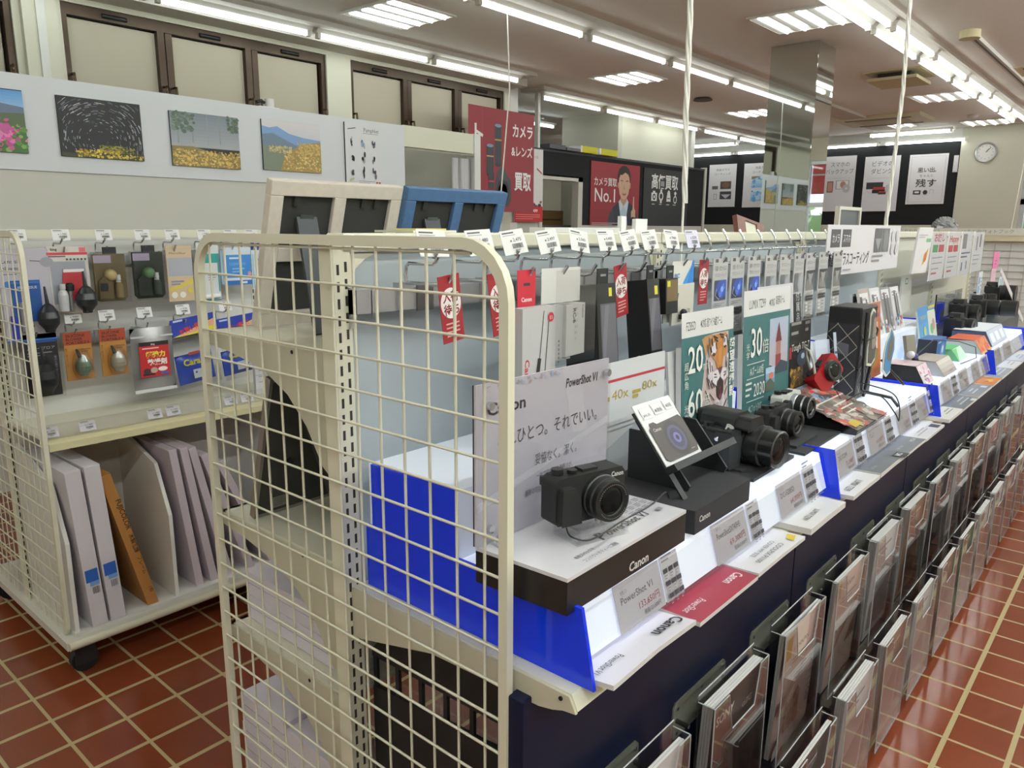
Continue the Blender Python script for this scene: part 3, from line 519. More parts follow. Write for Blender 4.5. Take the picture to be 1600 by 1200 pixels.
# ================================================================== SHARED RACK PIECES
def rrect(x0, x1, z0, z1, r, n=6):
    P = []
    for cx, cz, a0 in ((x1 - r, z1 - r, 0), (x0 + r, z1 - r, 90), (x0 + r, z0 + r, 180), (x1 - r, z0 + r, 270)):
        for i in range(n + 1): a = math.radians(a0 + 90 * i / n); P.append((cx + r * math.cos(a), cz + r * math.sin(a)))
    return P
def mesh_end(root, x0, x1, y, z0=.09, z1=1.338, nw=24, nv=14, zw=1.269, bar=.0145, dep=.012):
    """end grid of a display rack: flat-bar hoop plus a welded 50 mm wire grid"""
    a = rrect(x0 - bar, x1 + bar, z0, z1, .075); b = rrect(x0, x1, z0 + bar, z1 - bar, .061); k = len(a); m = MB(); y = y + dep / 2
    vs = [(p[0], y - dep / 2, p[1]) for p in a] + [(p[0], y - dep / 2, p[1]) for p in b] + [(p[0], y + dep / 2, p[1]) for p in a] + [(p[0], y + dep / 2, p[1]) for p in b]
    m.add(vs, [(i, (i + 1) % k, k + (i + 1) % k, k + i) for i in range(k)] + [(2 * k + i, 3 * k + i, 3 * k + (i + 1) % k, 2 * k + (i + 1) % k) for i in range(k)], CREAM)
    m.add(vs, [(i, 2 * k + i, 2 * k + (i + 1) % k, (i + 1) % k) for i in range(k)] + [(k + i, k + (i + 1) % k, 3 * k + (i + 1) % k, 3 * k + i) for i in range(k)], CREAM, True)
    g = m.build('end_hoop', root)
    w = MB()
    for i in range(nw):
        z = zw - .05 * i
        w.cyl((x0, y - .004, z), (x1, y - .004, z), .0021, CREAM, 6, caps=False)
    w.cyl((x0 + .05, y, z1 - bar - .004), (x1 - .05, y, z1 - bar - .004), .0021, CREAM, 6, caps=False)
    for i in range(nv):
        xx = x1 - .029 - .05 * i
        if xx > x0 + .01: w.cyl((xx, y, z0 + bar), (xx, y, z1 - bar), .0021, CREAM, 6, caps=False)
    w.build('wire_grid', g)
def post(root, xc, y0, z0=.09, z1=1.338, w=.035, d=.03, faces=(1,)):
    """slotted upright"""
    m = MB(); m.box(xc - w / 2, xc + w / 2, y0, y0 + d, z0, z1, CREAM); o = m.build('upright', root); sl = MB(); SLOT = M('2b2a26', .8)
    for f in faces:
        x = xc + f * w / 2; n = int((z1 - z0 - .05) / .025)
        for i in range(n):
            for k, yy in enumerate((y0 + d * .25, y0 + d * .72)):
                z = z0 + .04 + i * .025 + (.004 if k else 0)
                sl.box(min(x, x + f * .0004), max(x, x + f * .0004), yy - .0022, yy + .0022, z, z + .015, SLOT)
    sl.build('slots', o)
    return o
# ---- price tag, hook ----------------------------------------------------------------------------
def tag_layers(p):
    return [('ln', 8, 60, 70, 1, 4, 4, '4a4a4c'), ('ln', 8, 54, 78, 1, 4, 2, '9a9a9c'), ('t', 46, 36, 14, '3a3a3c', p, {'fit': 36}), ('ln', 34, 36, 9, 1, 2, 5, '6a6a6c'), ('bar', 38, 16, 84, 30, 22, '3a3a3c'), ('ln', 46, 10, 30, 1, 3, 3, '77777a')]
TAGP = {}
def price_tag(x, y, z, p, label, group, w=.055, tilt=.25, roll=0.0, tint='dedcdb'):
    U = (Y3 * math.cos(roll) + Z3 * math.sin(roll)); V0 = (Z3 * math.cos(roll) - Y3 * math.sin(roll)); V = (V0 * math.cos(tilt) - X3 * math.sin(tilt)).normalized()
    m = MB(); m.card(Vector((x, y, z)) - U * w / 2, U, V, w, w * .7, .0006, tint, tag_layers(p)); m.cyl((x - .004, y, z - .002), (x + .003, y, z + .006), .003, GREY, 8)
    return solo(m, 'price_tag', label, 'price tag', group)
def hook_mesh(L=.09, back=.012, tagarm=.062, up=.0):
    m = MB()
    m.tube([(back, 0, 0), (L - .018, 0, 0), (L - .006, 0, .003), (L, 0, .012), (L + .006, 0, .02)], .0032, CHROME, 8)
    m.tube([(back, 0, 0), (back - .002, 0, .012), (back, 0, .024), (back + .006, 0, .03), (tagarm - .012, 0, .03), (tagarm - .004, 0, .034), (tagarm, 0, .042 + up)], .0028, CHROME, 8)
    m.obox((0, 0, -.012), X3, Y3, Z3, (-.003, .014), (-.013, .013), (-.03, .012), STEEL)
    return m
# ================================================================== LEFT DISPLAY RACK (on castors)
LX, LXC = -1.81, -2.17
PANELW = M('d8d6d2', .6)
LG = thing('display_rack', 'cream double-sided display rack on castors before the white partition', 'display rack', (LXC, .5, 0))
mesh_end(LG, -2.53, LX - .0145 + .0145, .045, z0=.098, z1=1.333, zw=1.269)
for y in (.05, .935): post(LG, LXC, y, .1, 1.333)
m = MB()
for y0 in (.0825, .968): m.box(-2.176, -2.15, y0, y0 + .85, .14, 1.30, PANELW)
m.build('back_panel', LG)
MB().box(-2.20, -2.135, .06, 1.9, 1.308, 1.334, CREAM).build('top_cap', LG)
m = MB(); m.box(-2.14, -2.128, .085, .93, .955, .99, STEEL); m.box(-2.14, -2.128, .085, .93, 1.218, 1.248, STEEL); m.box(-2.14, -2.128, .975, 1.8, .955, .99, STEEL); m.box(-2.14, -2.128, .975, 1.8, 1.218, 1.248, STEEL); m.build('hook_rail', LG)
m = MB(); m.box(-2.15, -1.845, .065, 1.86, .722, .735, CREAM); m.prism([(-1.845, .722), (-1.828, .70), (-1.815, .70), (-1.815, .722), (-1.845, .735)], (0, .065, 0), X3, Z3, Y3, 0, 1.8, M('cfc79f', .4)); m.build('shelf', LG, bevel=.001)
m = MB(); m.prism([(-1.84, .735), (-1.822, .735), (-1.838, .775), (-1.841, .775)], (0, .07, 0), X3, Z3, Y3, 0, 1.78, ACR); m.build('label_rail', LG)
# base: tray of white board with slanted dividers
BW = M('dddbd6', .55)
m = MB(); m.box(-2.53, -1.755, .03, 1.9, .10, .125, M('cfcbc0', .5)); m.cyl((-1.755, .035, .112), (-1.755, 1.9, .112), .013, CREAM, 10); m.build('base_deck', LG)
m = MB(); m.box(-2.15, -1.775, .062, 1.86, .125, .137, BW); m.box(-2.15, -2.135, .062, 1.86, .137, .70, M('cfcac2', .6)); m.build('storage_tray', LG)
def divider(y, nm='divider', t=.012): MB().prism([(-2.135, .137), (-1.785, .137), (-1.785, .42), (-1.86, .585), (-2.135, .665)], (0, y, 0), X3, Z3, Y3, 0, t, BW).build(nm, LG)
for y in (.066, .375, .83, 1.3): divider(y)
for x, y in ((-1.80, .085), (-2.5, .085), (-1.80, 1.8), (-2.5, 1.8)):
    m = MB(); m.cyl((x - .013, y, .04), (x + .013, y, .04), .0395, BLACK, 18); m.cyl((x - .015, y, .04), (x + .0155, y, .04), .012, M('6b625e', .5), 12); m.prism([(-.03, .03), (.03, .03), (.03, .0985), (-.03, .0985)], (x, y, 0), Y3, Z3, X3, -.022, -.014, DARK); m.prism([(-.03, .03), (.03, .03), (.03, .0985), (-.03, .0985)], (x, y, 0), Y3, Z3, X3, .0162, .022, DARK); m.build('castor', LG)
# brown boards leaning on the far side of the rack
G = 'brown boards behind the left rack'
for i, (x, w) in enumerate(((-2.27, 'nearest the rack centre'), (-2.33, 'second from the rack centre'), (-2.39, 'third from the rack centre'), (-2.45, 'outermost'))):
    solo(MB().box(x - .022, x + .018, .12, .5, .126, .68, M('7d5a38', .6, noise=.1)), 'board', 'brown upright board on the far side of the left rack, ' + w, 'board', G)
# hooks and tags
up_y = [.115, .235, .361, .484, .585, .70, .80, .885]; lo_y = [.13, .243, .345, .467, .60, .76]
LHK = []
g0 = tag(hook_mesh(.10, .012, .085).build('display_hook', loc=(0, 0, 0), world=False), 'x', 'hook')
_f0 = [True]
def lhook(proto, x, y, z, label, group):
    if _f0[0]: o = proto; _f0[0] = False
    else: o = proto.copy(); COL.objects.link(o)
    o.location = (x, y, z); tag(o, label, 'hook', group); return o
upn = ['blue tissue blower kit', 'white and red cleaning kit card', 'olive camera pouch', 'dark green camera pouch', 'beige cleaning cloth pack', 'teal cleaning cloth pack', 'light blue wipes pack', 'lens pen pack']
lon = ['black blower pack', 'green egg blower card', 'grey egg blower card', 'red labelled drying agent pouch', 'left blue and yellow drying agent pack', 'right blue drying agent pack']
for y, n in zip(up_y, upn): lhook(g0, -2.128, y, 1.262, 'steel rack hook carrying the ' + n, 'hooks on the left rack')
for y, n in zip(lo_y, lon): lhook(g0, -2.128, y, 1.005, 'steel rack hook carrying the ' + n, 'hooks on the left rack')
pr = ['1,760', '1,980', '2,680', '2,680', '1,280', '980', '598', '1,480']
for y, n, p in zip(up_y, upn, pr): price_tag(-2.035, y, 1.302, p, 'white price tag above the ' + n, 'price tags on the left rack', .05)
for y, n, p in zip(lo_y, lon, ['1,780', '980', '980', '798', '498', '498']): price_tag(-2.035, y, 1.043, p, 'white price tag above the ' + n, 'price tags on the left rack', .05)
for y, p, w in ((.078, '1,380', 'leftmost, above the white frame cartons'), (.182, '1,980', 'above the brown carton'), (.385, '1,480', 'above the divider board, left of two'), (.445, '1,480', 'above the divider board, right of two'), (.648, '1,280', 'seen through the grid, left of two'), (.71, '1,280', 'seen through the grid, right of two')):
    m = MB(); m.card((-1.8385 + .004, y - .023, .739), Y3, (Z3 - X3 * .4).normalized(), .046, .03, .0005, 'd3cfd6', tag_layers(p)); solo(m, 'price_label', 'printed shelf price label on the left rack, ' + w, 'price label', 'shelf labels on the left rack')
# ---- hanging goods on the left rack (face the aisle, x = front plane)
def egg(m, c, r, h, mat, dx=.8):
    prof = [(r * .45, -h * .5), (r * .5, -h * .42), (r * .95, -h * .2), (r, 0), (r * .86, h * .22), (r * .5, h * .42), (r * .22, h * .5)]
    m.lathe(prof, c, Z3, mat, 16)
def blower(root, c, r, h, nz, mat=None):
    mat = mat or M('1d2023', .35); m = MB(); egg(m, c, r, h, mat); m.build('bulb', root)
    m = MB(); m.cyl((c[0], c[1], c[2] + h * .48), (c[0] - .001, c[1] - .003, c[2] + h * .5 + nz), r * .2, mat, 10, r * .1); m.build('nozzle', root)
def pack(name, label, x, y0, y1, z0, z1, L, base, cat='accessory pack', t=.004, group='packs hanging on the left rack', tilt=.0, film=True):
    r = thing(name, label, cat, (x, (y0 + y1) / 2, z0), 0, group); w, h = y1 - y0, z1 - z0
    V = (Z3 - Y3 * tilt).normalized()
    MB().card((x, y0, z0), Y3, V, w, h, t, base, [('r', 0, 0, 100, 100 * h / w, base)] + L).build('backing_card', r)
    return r
x = -2.035
r = pack('blower_kit', 'lens blower kit with blue tissue pack on grey card, at the left grid edge', x, .055, .19, 1.0, 1.278, [('t', 6, 175, 12, '44464c', 'Lens shot', {'b': .01}), ('t', 6, 160, 12, '44464c', 'blower', {'b': .01}), ('l', 62, 180, 85, 178, 2, '55575c'), ('e', 96, 176, 14, 11, '9a98a2'), ('ln', 6, 150, 40, 1, 3, 2, '77777c'), ('e', 13, 128, 8, 8, '3f7fc4'), ('r', 0, 0, 100, 4, '2f6fc0')], 'b9b4bf')
MB().card((x + .006, .08, 1.06), Y3, Z3, .078, .125, .005, '234f96', [('t', 14, 128, 14, 'dfe6f0', 'LENS TISSUE', {'fit': 74}), ('r', 0, 148, 100, 156, '3a6cb6')]).build('tissue_pack', r)
blower(r, (x + .034, .163, 1.07), .03, .088, .052); m = MB(); m.cyl((x + .012, .105, 1.03), (x + .012, .105, 1.12), .012, M('85868c', .4)); m.box(x + .002, x + .012, .07, .086, 1.01, 1.08, M('2c3a9a', .4)); m.build('bottle', r)
r = pack('cleaning_kit', 'white and red camera cleaning kit with blower, brush and spray', x, .19, .307, 1.075, 1.284, [('r', 4, 26, 92, 140, 'a5a7b0'), ('r', 6, 28, 90, 138, '9799a4'), ('r', 0, 156, 100, 163, 'c0444f'), ('t', 10, 168, 10, '2b2b2d', 'king', {'b': .02}), ('r', 80, 164, 97, 176, 'd66a74'), ('ln', 3, 151, 60, 1, 2, 3, '55565a')] + [('r', 45 + i * 9, 142, 50 + i * 9, 147, '44454a') for i in range(6)], 'd2cbc4', tilt=.02)
m = MB(); m.card((x + .006, .215, 1.115), Y3, (Z3 + Y3 * .12).normalized(), .06, .10, .003, 'b03038', [('r', 0, 150, 100, 166, 'e2dede')]); m.build('cloth', r)
m = MB(); m.lathe([(.014, 0), (.015, .05), (.011, .062), (.007, .066), (.009, .07), (.009, .085)], (x + .018, .215, 1.085), Z3, M('c3c3c6', .25)); m.build('spray_bottle', r)
m = MB(); m.cyl((x + .012, .238, 1.085), (x + .012, .238, 1.15), .006, M('9a9a9c', .3, .5)); m.lathe([(.012, 0), (.013, .016), (.007, .024)], (x + .012, .238, 1.148), Z3, BLACK); m.build('brush', r)
blower(r, (x + .036, .275, 1.12), .031, .085, .045)
def pouch(label, y0, y1, z0, z1, c, c2):
    r = thing('camera_pouch_set', label, 'camera pouch', (x, (y0 + y1) / 2, z0), 0, 'packs hanging on the left rack'); w = y1 - y0
    m = MB(); m.prism([(0, .012), (.01, 0), (w - .01, 0), (w, .012), (w, z1 - z0), (0, z1 - z0)], (x, y0, z0), Y3, Z3, X3, 0, .012, M(c, .8, noise=.15, nscale=60)); m.build('pouch', r, bevel=.003)
    m = MB(); m.prism([(.006, 0), (w * .5, -.001), (w * .5, .055), (w * .38, .07), (.02, .07), (.006, .055)], (x, y0, z0 + .01), Y3, Z3, X3, .012, .026, M(c, .85)); m.box(x + .026, x + .028, y0 + .008, y0 + .032, z0 + .035, z0 + .06, M('23262a', .7)); m.build('front_pocket', r, bevel=.003)
    m = MB(); m.lathe([(.013, 0), (.0135, .04), (.009, .05), (.006, .053), (.008, .057), (.007, .074)], (x + .022, y1 - .03, z0 + .012), Z3, M('c9c7c2', .35), mats=[M(c, .7)] * 2 + [M('dedcda', .4)] * 4); m.build('spray_bottle', r)
    m = MB(); m.ball((x + .02, y0 + .045, z0 + .085), .02, M(c2, .7), 12); m.build('blower', r)
    m = MB(); m.box(x + .012, x + .0126, y0, y0 + w * .55, z1 - .028, z1 - .004, M('b7a9c4', .4)); m.box(x + .0, x + .012, y0 + w * .35, y0 + w * .75, z1, z1 + .022, BLACK); m.build('header', r)
    m = MB(); m.obox((x + .03, y0, z0), Y3, Z3, X3, (-.004, w + .004), (-.004, z1 - z0 + .004), (0, .0008), FILM); m.build('clear_bag', r)
pouch('olive brown camera pouch set in a clear bag', .315, .412, 1.106, 1.258, '6e5f40', 'a8946a'); pouch('dark green camera pouch set in a clear bag', .438, .537, 1.108, 1.262, '2a332a', '4d6a4a')
pack('cleaning_cloth_pack', 'beige and grey cleaning cloth pack beside the dark green pouch', x, .554, .645, 1.09, 1.281, [('r', 5, 95, 100, 165, 'a9aab4'), ('t', 12, 178, 12, '6a5a4a', 'Microfiber', {'fit': 66}), ('p', [(5, 50), (100, 86), (100, 66), (5, 36)], 'd6c05a'), ('ln', 12, 72, 50, 2, 10, 6, '8a86a6'), ('e', 22, 24, 12, 12, 'e6dfd2'), ('e', 54, 24, 12, 12, 'e6dfd2'), ('e', 84, 40, 10, 12, 'cfc04a')], 'cbb396')
r = pack('cleaning_cloth_pack', 'teal and white cleaning cloth pack behind the grid corner', x, .663, .745, 1.083, 1.288, [('r', 0, 165, 100, 205, '2f9c93'), ('dots', 2, 208, 98, 250, 40, 4, ['c8cfd0', 'dfe3e4'], 1), ('r', 0, 205, 100, 250, 'cfd6d6'), ('r', 0, 0, 100, 165, 'cfd0d2'), ('ln', 45, 110, 34, 3, 10, 4, '8a9a9c'), ('l', 95, 40, 95, 200, 7, '3a8f92'), ('l', 0, 3, 100, 3, 5, '2f8f96')], 'dadada')
MB().cyl((x + .01, .67, 1.098), (x + .01, .735, 1.102), .009, M('e6e8ea', .4)).build('cloth_roll', r)
r = pack('wipes_pack', 'light blue wipes pack right of the teal pack', x, .762, .872, 1.135, 1.272, [('r', 0, 24, 100, 100, '3f86cf'), ('ln', 22, 86, 60, 1, 4, 6, 'd3e2f2'), ('t', 20, 66, 12, '8cc0ee', 'CLEANING', {'fit': 60}), ('ln', 30, 52, 45, 2, 10, 4, '8cc0ee'), ('r', 0, 0, 100, 15, '2b68b4'), ('ln', 60, 4, 32, 1, 3, 7, 'dfe8f4'), ('r', 0, 106, 100, 120, 'cfdcea'), ('e', 92, 36, 7, 8, 'd89ab0')], 'd6dbe2')
MB().box(x - .012, x - .0045, .755, .868, 1.14, 1.262, M('a9c4df', .4)).build('rear_packs', r)
pack('lens_pen_pack', 'lens pen pack with navy and orange flash, half hidden by the pale frame', x, .875, .93, 1.115, 1.3, [('p', [(0, 265), (0, 335), (70, 335), (60, 265)], '2d3f86'), ('p', [(60, 275), (70, 320), (110, 330), (100, 285)], 'd98a3a'), ('r', 20, 10, 100, 240, 'cdd6de'), ('l', 10, 10, 10, 240, 8, '8ec0d0'), ('t', 34, 190, 26, '4a4a50', 'LENS', {'fit': 54}), ('t', 34, 150, 26, '4a4a50', 'CLEA', {'fit': 54}), ('ln', 38, 110, 40, 3, 16, 7, '8a8a90')], 'd5dce2')
# lower row
r = pack('blower_pack', 'black carded hand blower low at the left grid edge', x, .09, .188, .822, 1.02, [('r', 2, 174, 98, 180, '2c4a8c'), ('t', 12, 152, 11, 'a9a6ac', 'パワーブロア', {'fit': 80}), ('ln', 12, 140, 70, 2, 8, 3, '8a868c'), ('vt', 86, 130, 8, 'b5b2b8', '強力な風でほこりを')], '211c20')
blower(r, (x + .03, .135, .885), .034, .105, .045); m = MB(); m.obox((x, .092, .83), Y3, Z3, X3, (0, .085), (0, .13), (.062, .063), FILM); m.build('clear_blister', r)
def eggcard(label, y0, c):
    r = pack('blower_pack', label, x, y0, y0 + .082, .86, 1.015, [('r', 0, 140, 100, 189, 'a2452a'), ('t', 8, 170, 15, '3a2018', 'SILICONE', {'b': .02, 'fit': 70}), ('t', 8, 156, 15, '3a2018', 'BLOWER', {'b': .02, 'fit': 60}), ('t', 8, 142, 15, '3a2018', 'PORTABLE 6', {'b': .02, 'fit': 84}), ('vt', 2, 130, 8, '4a3420', '静かに使えるブロア'), ('ln', 60, 118, 34, 2, 8, 3, '6a4f30')], 'b07a3c')
    m = MB(); egg(m, (x + .02, y0 + .045, .908), .024, .064, M(c, .45)); m.build('bulb', r); m = MB(); m.cyl((x + .018, y0 + .038, .936), (x + .012, y0 + .03, .962), .007, BLACK, 10, .003); m.build('nozzle', r)
    m = MB(); m.lathe([(.02, -.04), (.029, -.015), (.029, .015), (.02, .04), (.006, .055)], (x + .016, y0 + .044, .908), Z3, FILM, 14); m.build('clear_blister', r)
eggcard('orange blower card with a green egg-shaped blower', .206, '5d6f5c'); eggcard('orange blower card with a pale grey egg-shaped blower', .313, '9a9482')
r = thing('drying_agent_pouch', 'silver pouch of drying agent with a red label', 'drying agent', (x, .475, .785), 0, 'packs hanging on the left rack')
m = MB(); nx, nz = 8, 10
for s_, off in ((1, .018), (-1, -.004)):
    vs = [(x + .004 + s_ * off * math.sin(math.pi * i / nx) * math.sin(math.pi * j / nz), .407 + .143 * i / nx, .786 + .222 * j / nz) for j in range(nz + 1) for i in range(nx + 1)]
    m.add(vs, [(j * (nx + 1) + i, j * (nx + 1) + i + 1, (j + 1) * (nx + 1) + i + 1, (j + 1) * (nx + 1) + i) for j in range(nz) for i in range(nx)], M('a5a3a4', .28, .7), True)
m.box(x + .005, x + .01, .407, .55, .975, .981, M('c9c8ca', .3)); m.box(x + .005, x + .01, .407, .55, .786, .797, M('d5d4d6', .35)); m.build('pouch', r)
m = MB(); m.card((x + .025, .425, .842), Y3, Z3, .1, .12, .001, 'b8272c', [('r', 0, 106, 100, 120, '221f20'), ('t', 40, 109, 8, 'd6d6d6', 'king', {'b': .02}), ('ln', 10, 96, 80, 1, 4, 4, 'e7b9bb'), ('t', 20, 68, 22, 'e8d34a', '超強力', {'b': .04, 'fit': 66}), ('t', 24, 42, 22, 'ece6e2', '乾燥剤', {'b': .04, 'fit': 66}), ('e', 74, 24, 16, 8, 'e8dcdc'), ('r', 66, 4, 94, 13, '4658a0'), ('e', 20, 20, 12, 10, '3a3032'), ('e', 44, 22, 12, 10, 'b59a8c'), ('r', 6, 6, 46, 12, '2a2426')]); m.build('label', r)
def bluepack(label, y0, y1, z0, z1, sk=0.0, hdr=True):
    r = thing('drying_agent_pack', label, 'drying agent', (x, (y0 + y1) / 2, z0), 0, 'packs hanging on the left rack'); w = y1 - y0; h = z1 - z0
    U = (Y3 + Z3 * sk).normalized(); V = (Z3 - Y3 * sk).normalized()
    if hdr:
        MB().card((x + .004, y0 - .012, z1 + .012), U, V, w + .03, .062, .003, '2b3ea0', [('p', [(0, 0), (100, 26), (100, 0)], 'e4d63a'), ('p', [(10, 2), (100, 24), (100, 12), (34, 2)], 'e3a48a'), ('t', 16, 4, 12, 'cf3a34', 'お買い得3個', {'b': .03, 'rot': .2, 'fit': 66}), ('ln', 6, 32, 30, 1, 4, 4, 'c3cbe6')]).build('header_card', r)
    H0 = h; h = h * .66
    m = MB(); k = 8; vs = [(x + .003 + .022 * math.sin(math.pi * i / k) ** .6 * math.sin(math.pi * j / k) ** .6, 0, 0) for j in range(k + 1) for i in range(k + 1)]
    vs = [tuple(Vector((v[0], y0, z0)) + U * (w * (n_ % (k + 1)) / k) + V * (h * (n_ // (k + 1)) / k)) for n_, v in enumerate(vs)]
    m.add(vs, [(j * (k + 1) + i, j * (k + 1) + i + 1, (j + 1) * (k + 1) + i + 1, (j + 1) * (k + 1) + i) for j in range(k) for i in range(k)], M('3152bd', .25), True); m.obox((x, y0, z0), U, V, X3, (0, w), (0, h), (0, .004), M('23389a', .4)); m.build('pack', r)
    m = MB(); m.layers(Vector((x + .0275, y0, z0)), U, V, w, [('t', 12, 52, 24, 'e6d84a', 'CarariO', {'b': .03, 'fit': 80}), ('ln', 30, 78, 44, 1, 4, 8, 'd05a5e'), ('r', 34, 14, 80, 38, 'd8dce6'), ('e', 42, 30, 3, 3, '3a4a9a'), ('e', 66, 28, 4, 4, '3a5ab0')]); m.build('print', r)
    m = MB(); m.obox((x + .032, y0 - .01, z0 - .012), U, V, X3, (0, w + .02), (0, H0 + .02), (0, .0008), FILM); m.build('clear_bag', r)
bluepack('blue drying agent triple pack with yellow banner, left of two', .565, .70, .79, .95, .12)
bluepack('blue drying agent triple pack with yellow banner, right of two', .735, .865, .80, .94, .1)
# goods standing on the rack shelf behind the grid
G = 'white and grey packs on the left rack shelf'
for i, (y0, w) in enumerate(((.80, 'leftmost of the stack on the shelf'), (.85, 'second on the shelf'), (.90, 'third on the shelf'))):
    m = MB(); m.card((-1.93 + .02 * i, y0, .7355), (Y3 + X3 * .1).normalized(), Z3, .12, .13, .02, 'c9c7ca', [('ln', 10, 90, 70, 4, 18, 3, '9a989e'), ('l', 0, 60, 100, 60, 1.5, '8a888e')]); solo(m, 'film_pack', 'pale packet behind the grid on the left rack, ' + w, 'packet', G)
# ---- cartons leaning in the tray
def slab(name, label, y, ang, xb, xf, h, t, mat, L=None, topL=None, group=None, zb=.1385, Lw=None):
    """flat carton standing on its edge, leaning towards +y by ang"""
    V = (Z3 * math.cos(ang) + Y3 * math.sin(ang)); Nn = (Y3 * math.cos(ang) - Z3 * math.sin(ang))
    o = Vector((xf, y, zb + t * math.sin(ang))); m = MB(); m.obox(o, -X3, V, Nn, (0, xf - xb), (0, h), (0, t), mat)
    if L: m.layers(o, Nn, V, t, L, .0003)
    return solo(m, name, label, 'carton', group, bevel=.0015)
CW_ = M('cfc9cf', .6); G = 'white frame cartons in the rack tray'
bl = [('r', 0, 560, 100, 760, '2f62b8'), ('r', 0, 500, 100, 560, '7aa3da'), ('t', 22, 590, 34, '20407e', 'ブックマット', {'rot': -1.5708, 'fit': 10, 'fit': 150}), ('r', 0, 380, 100, 490, 'd8d4da'), ('bar', 20, 390, 80, 480, 9, '55555a')]
def vl(L): return L
slab('frame_carton', 'white flat carton with a blue label, leftmost in the rack tray', .112, -.06, -2.13, -1.775, .505, .045, CW_, [('r', 10, 330, 90, 420, '2f62b8'), ('r', 30, 300, 90, 330, '7aa3da'), ('bar', 40, 240, 85, 290, 9, '6a6a70')], group=G)
slab('frame_carton', 'white flat carton with a blue label, second in the rack tray', .166, -.06, -2.13, -1.775, .51, .045, CW_, [('r', 10, 340, 90, 430, '2f62b8'), ('r', 30, 310, 90, 340, '7aa3da'), ('bar', 40, 250, 85, 300, 9, '6a6a70')], group=G)
slab('frame_carton', 'brown cardboard frame carton leaning in the rack tray', .287, -.225, -2.12, -1.79, .48, .034, M('a8743a', .65), [('t', 60, 1150, 62, '2e1d10', 'FUJICOLOR', {'rot': -1.5708, 'b': .02}), ('t', 60, 780, 50, '2e1d10', '木製額縁', {'rot': -1.5708, 'b': .02}), ('t', 60, 540, 50, '2e1d10', 'フレーム', {'rot': -1.5708}), ('t', 60, 200, 46, '2e1d10', '1枚', {'rot': -1.5708})])
G = 'shrink-wrapped white frames in the rack tray'; PL = M('c4b7c0', .45)
for y, a, h, w in ((.455, -.11, .50, 'first right of the divider'), (.507, -.14, .50, 'second right of the divider'), (.565, -.20, .50, 'third right of the divider'), (.648, -.30, .48, 'fourth right of the divider'), (.737, -.40, .46, 'fifth right of the divider, most tilted')):
    slab('frame_carton', 'shrink-wrapped frame in the rack tray, ' + w, y, a, -2.12, -1.80, h, .026, PL, [('r', 6, 0, 94, 8, 'd6d0d6')], group=G)
# ================================================================== CENTRE DISPLAY RACK
CX = -.352; YEND = 4.56
PANELG = M('a9b1b6', .6); PANELC = M('cfcdbf', .6)
CG = thing('display_rack', 'long cream double-sided display rack with a wire grid on its near end', 'display rack', (CX, .5, 0))
mesh_end(CG, -.714, .0, .0, z0=.09, z1=1.338)
PY = [.012, .922, 1.832, 2.74, 3.645, 4.55]
for y in PY: post(CG, CX, y if y > .02 else .013, .09, 1.322, faces=(1,))
for i in range(5):
    y0, y1 = PY[i] + .031, PY[i + 1] - .001
    MB().box(-.358, -.346, y0, y1, .64 if i == 0 else .44, 1.312, PANELG if i < 3 else PANELC).build('back_panel', CG)
    for yy, s in ((y0, 1), (y1, -1)):
        g = MB(); g.prism([(yy, 1.31), (yy, 1.255), (yy + s * .006, 1.265), (yy + s * .016, 1.288), (yy + s * .034, 1.302), (yy + s * .055, 1.31)], (-.346, 0, 0), Y3, Z3, X3, 0, .004, CREAM); g.build('corner_gusset', CG)
    c = MB(); c.box(-.374, -.330, y0 - .013, y1 + .013, 1.315, 1.340, CREAM); c.build('top_cap', CG, bevel=.003)
RAILY = [(.037, .92), (.955, 1.83), (1.865, 2.735)]
for a, b in RAILY:
    m = MB(); m.box(-.326, -.318, a + .03, b - .03, 1.222, 1.256, STEEL)
    for yy in (a, b - .02): m.prism([(-.334, 1.20), (-.334, 1.262), (-.318, 1.258), (-.318, 1.222), (-.328, 1.20)], (0, yy, 0), X3, Z3, Y3, 0, .003, STEEL); m.box(-.334, -.318, yy, yy + .032, 1.222, 1.258, STEEL)
    for k in range(4): yy = a + .12 + k * .21; m.box(-.3185, -.314, yy, yy + .034, 1.219, 1.259, M('8d8e92', .35, .9))
    m.build('hook_rail', CG)
m = MB(); m.box(-.326, -.318, 2.78, 3.62, 1.09, 1.125, STEEL); m.build('hook_rail', CG)
# front shelf with its turned-up lip and end bracket
for i in range(5):
    y0, y1 = PY[i] + .014, PY[i + 1] + .012
    m = MB(); m.box(-.334, .098, y0, y1, .774, .788, CREAM); m.prism([(.098, .788), (.108, .768), (.105, .765), (.094, .774)], (0, y0, 0), X3, Z3, Y3, 0, y1 - y0, CREAM); o = m.build('shelf', CG)
    if i == 0:
        m = MB(); m.prism([(-.334, .786), (.097, .786), (.108, .766), (.088, .763), (.072, .757), (.05, .752), (-.15, .745), (-.334, .70)], (0, y0 - .004, 0), X3, Z3, Y3, 0, .004, M('c3bda8', .45)); m.cyl((.085, y0 - .0042, .779), (.085, y0 - .006, .779), .003, BLACK, 8); m.build('shelf_bracket', o)
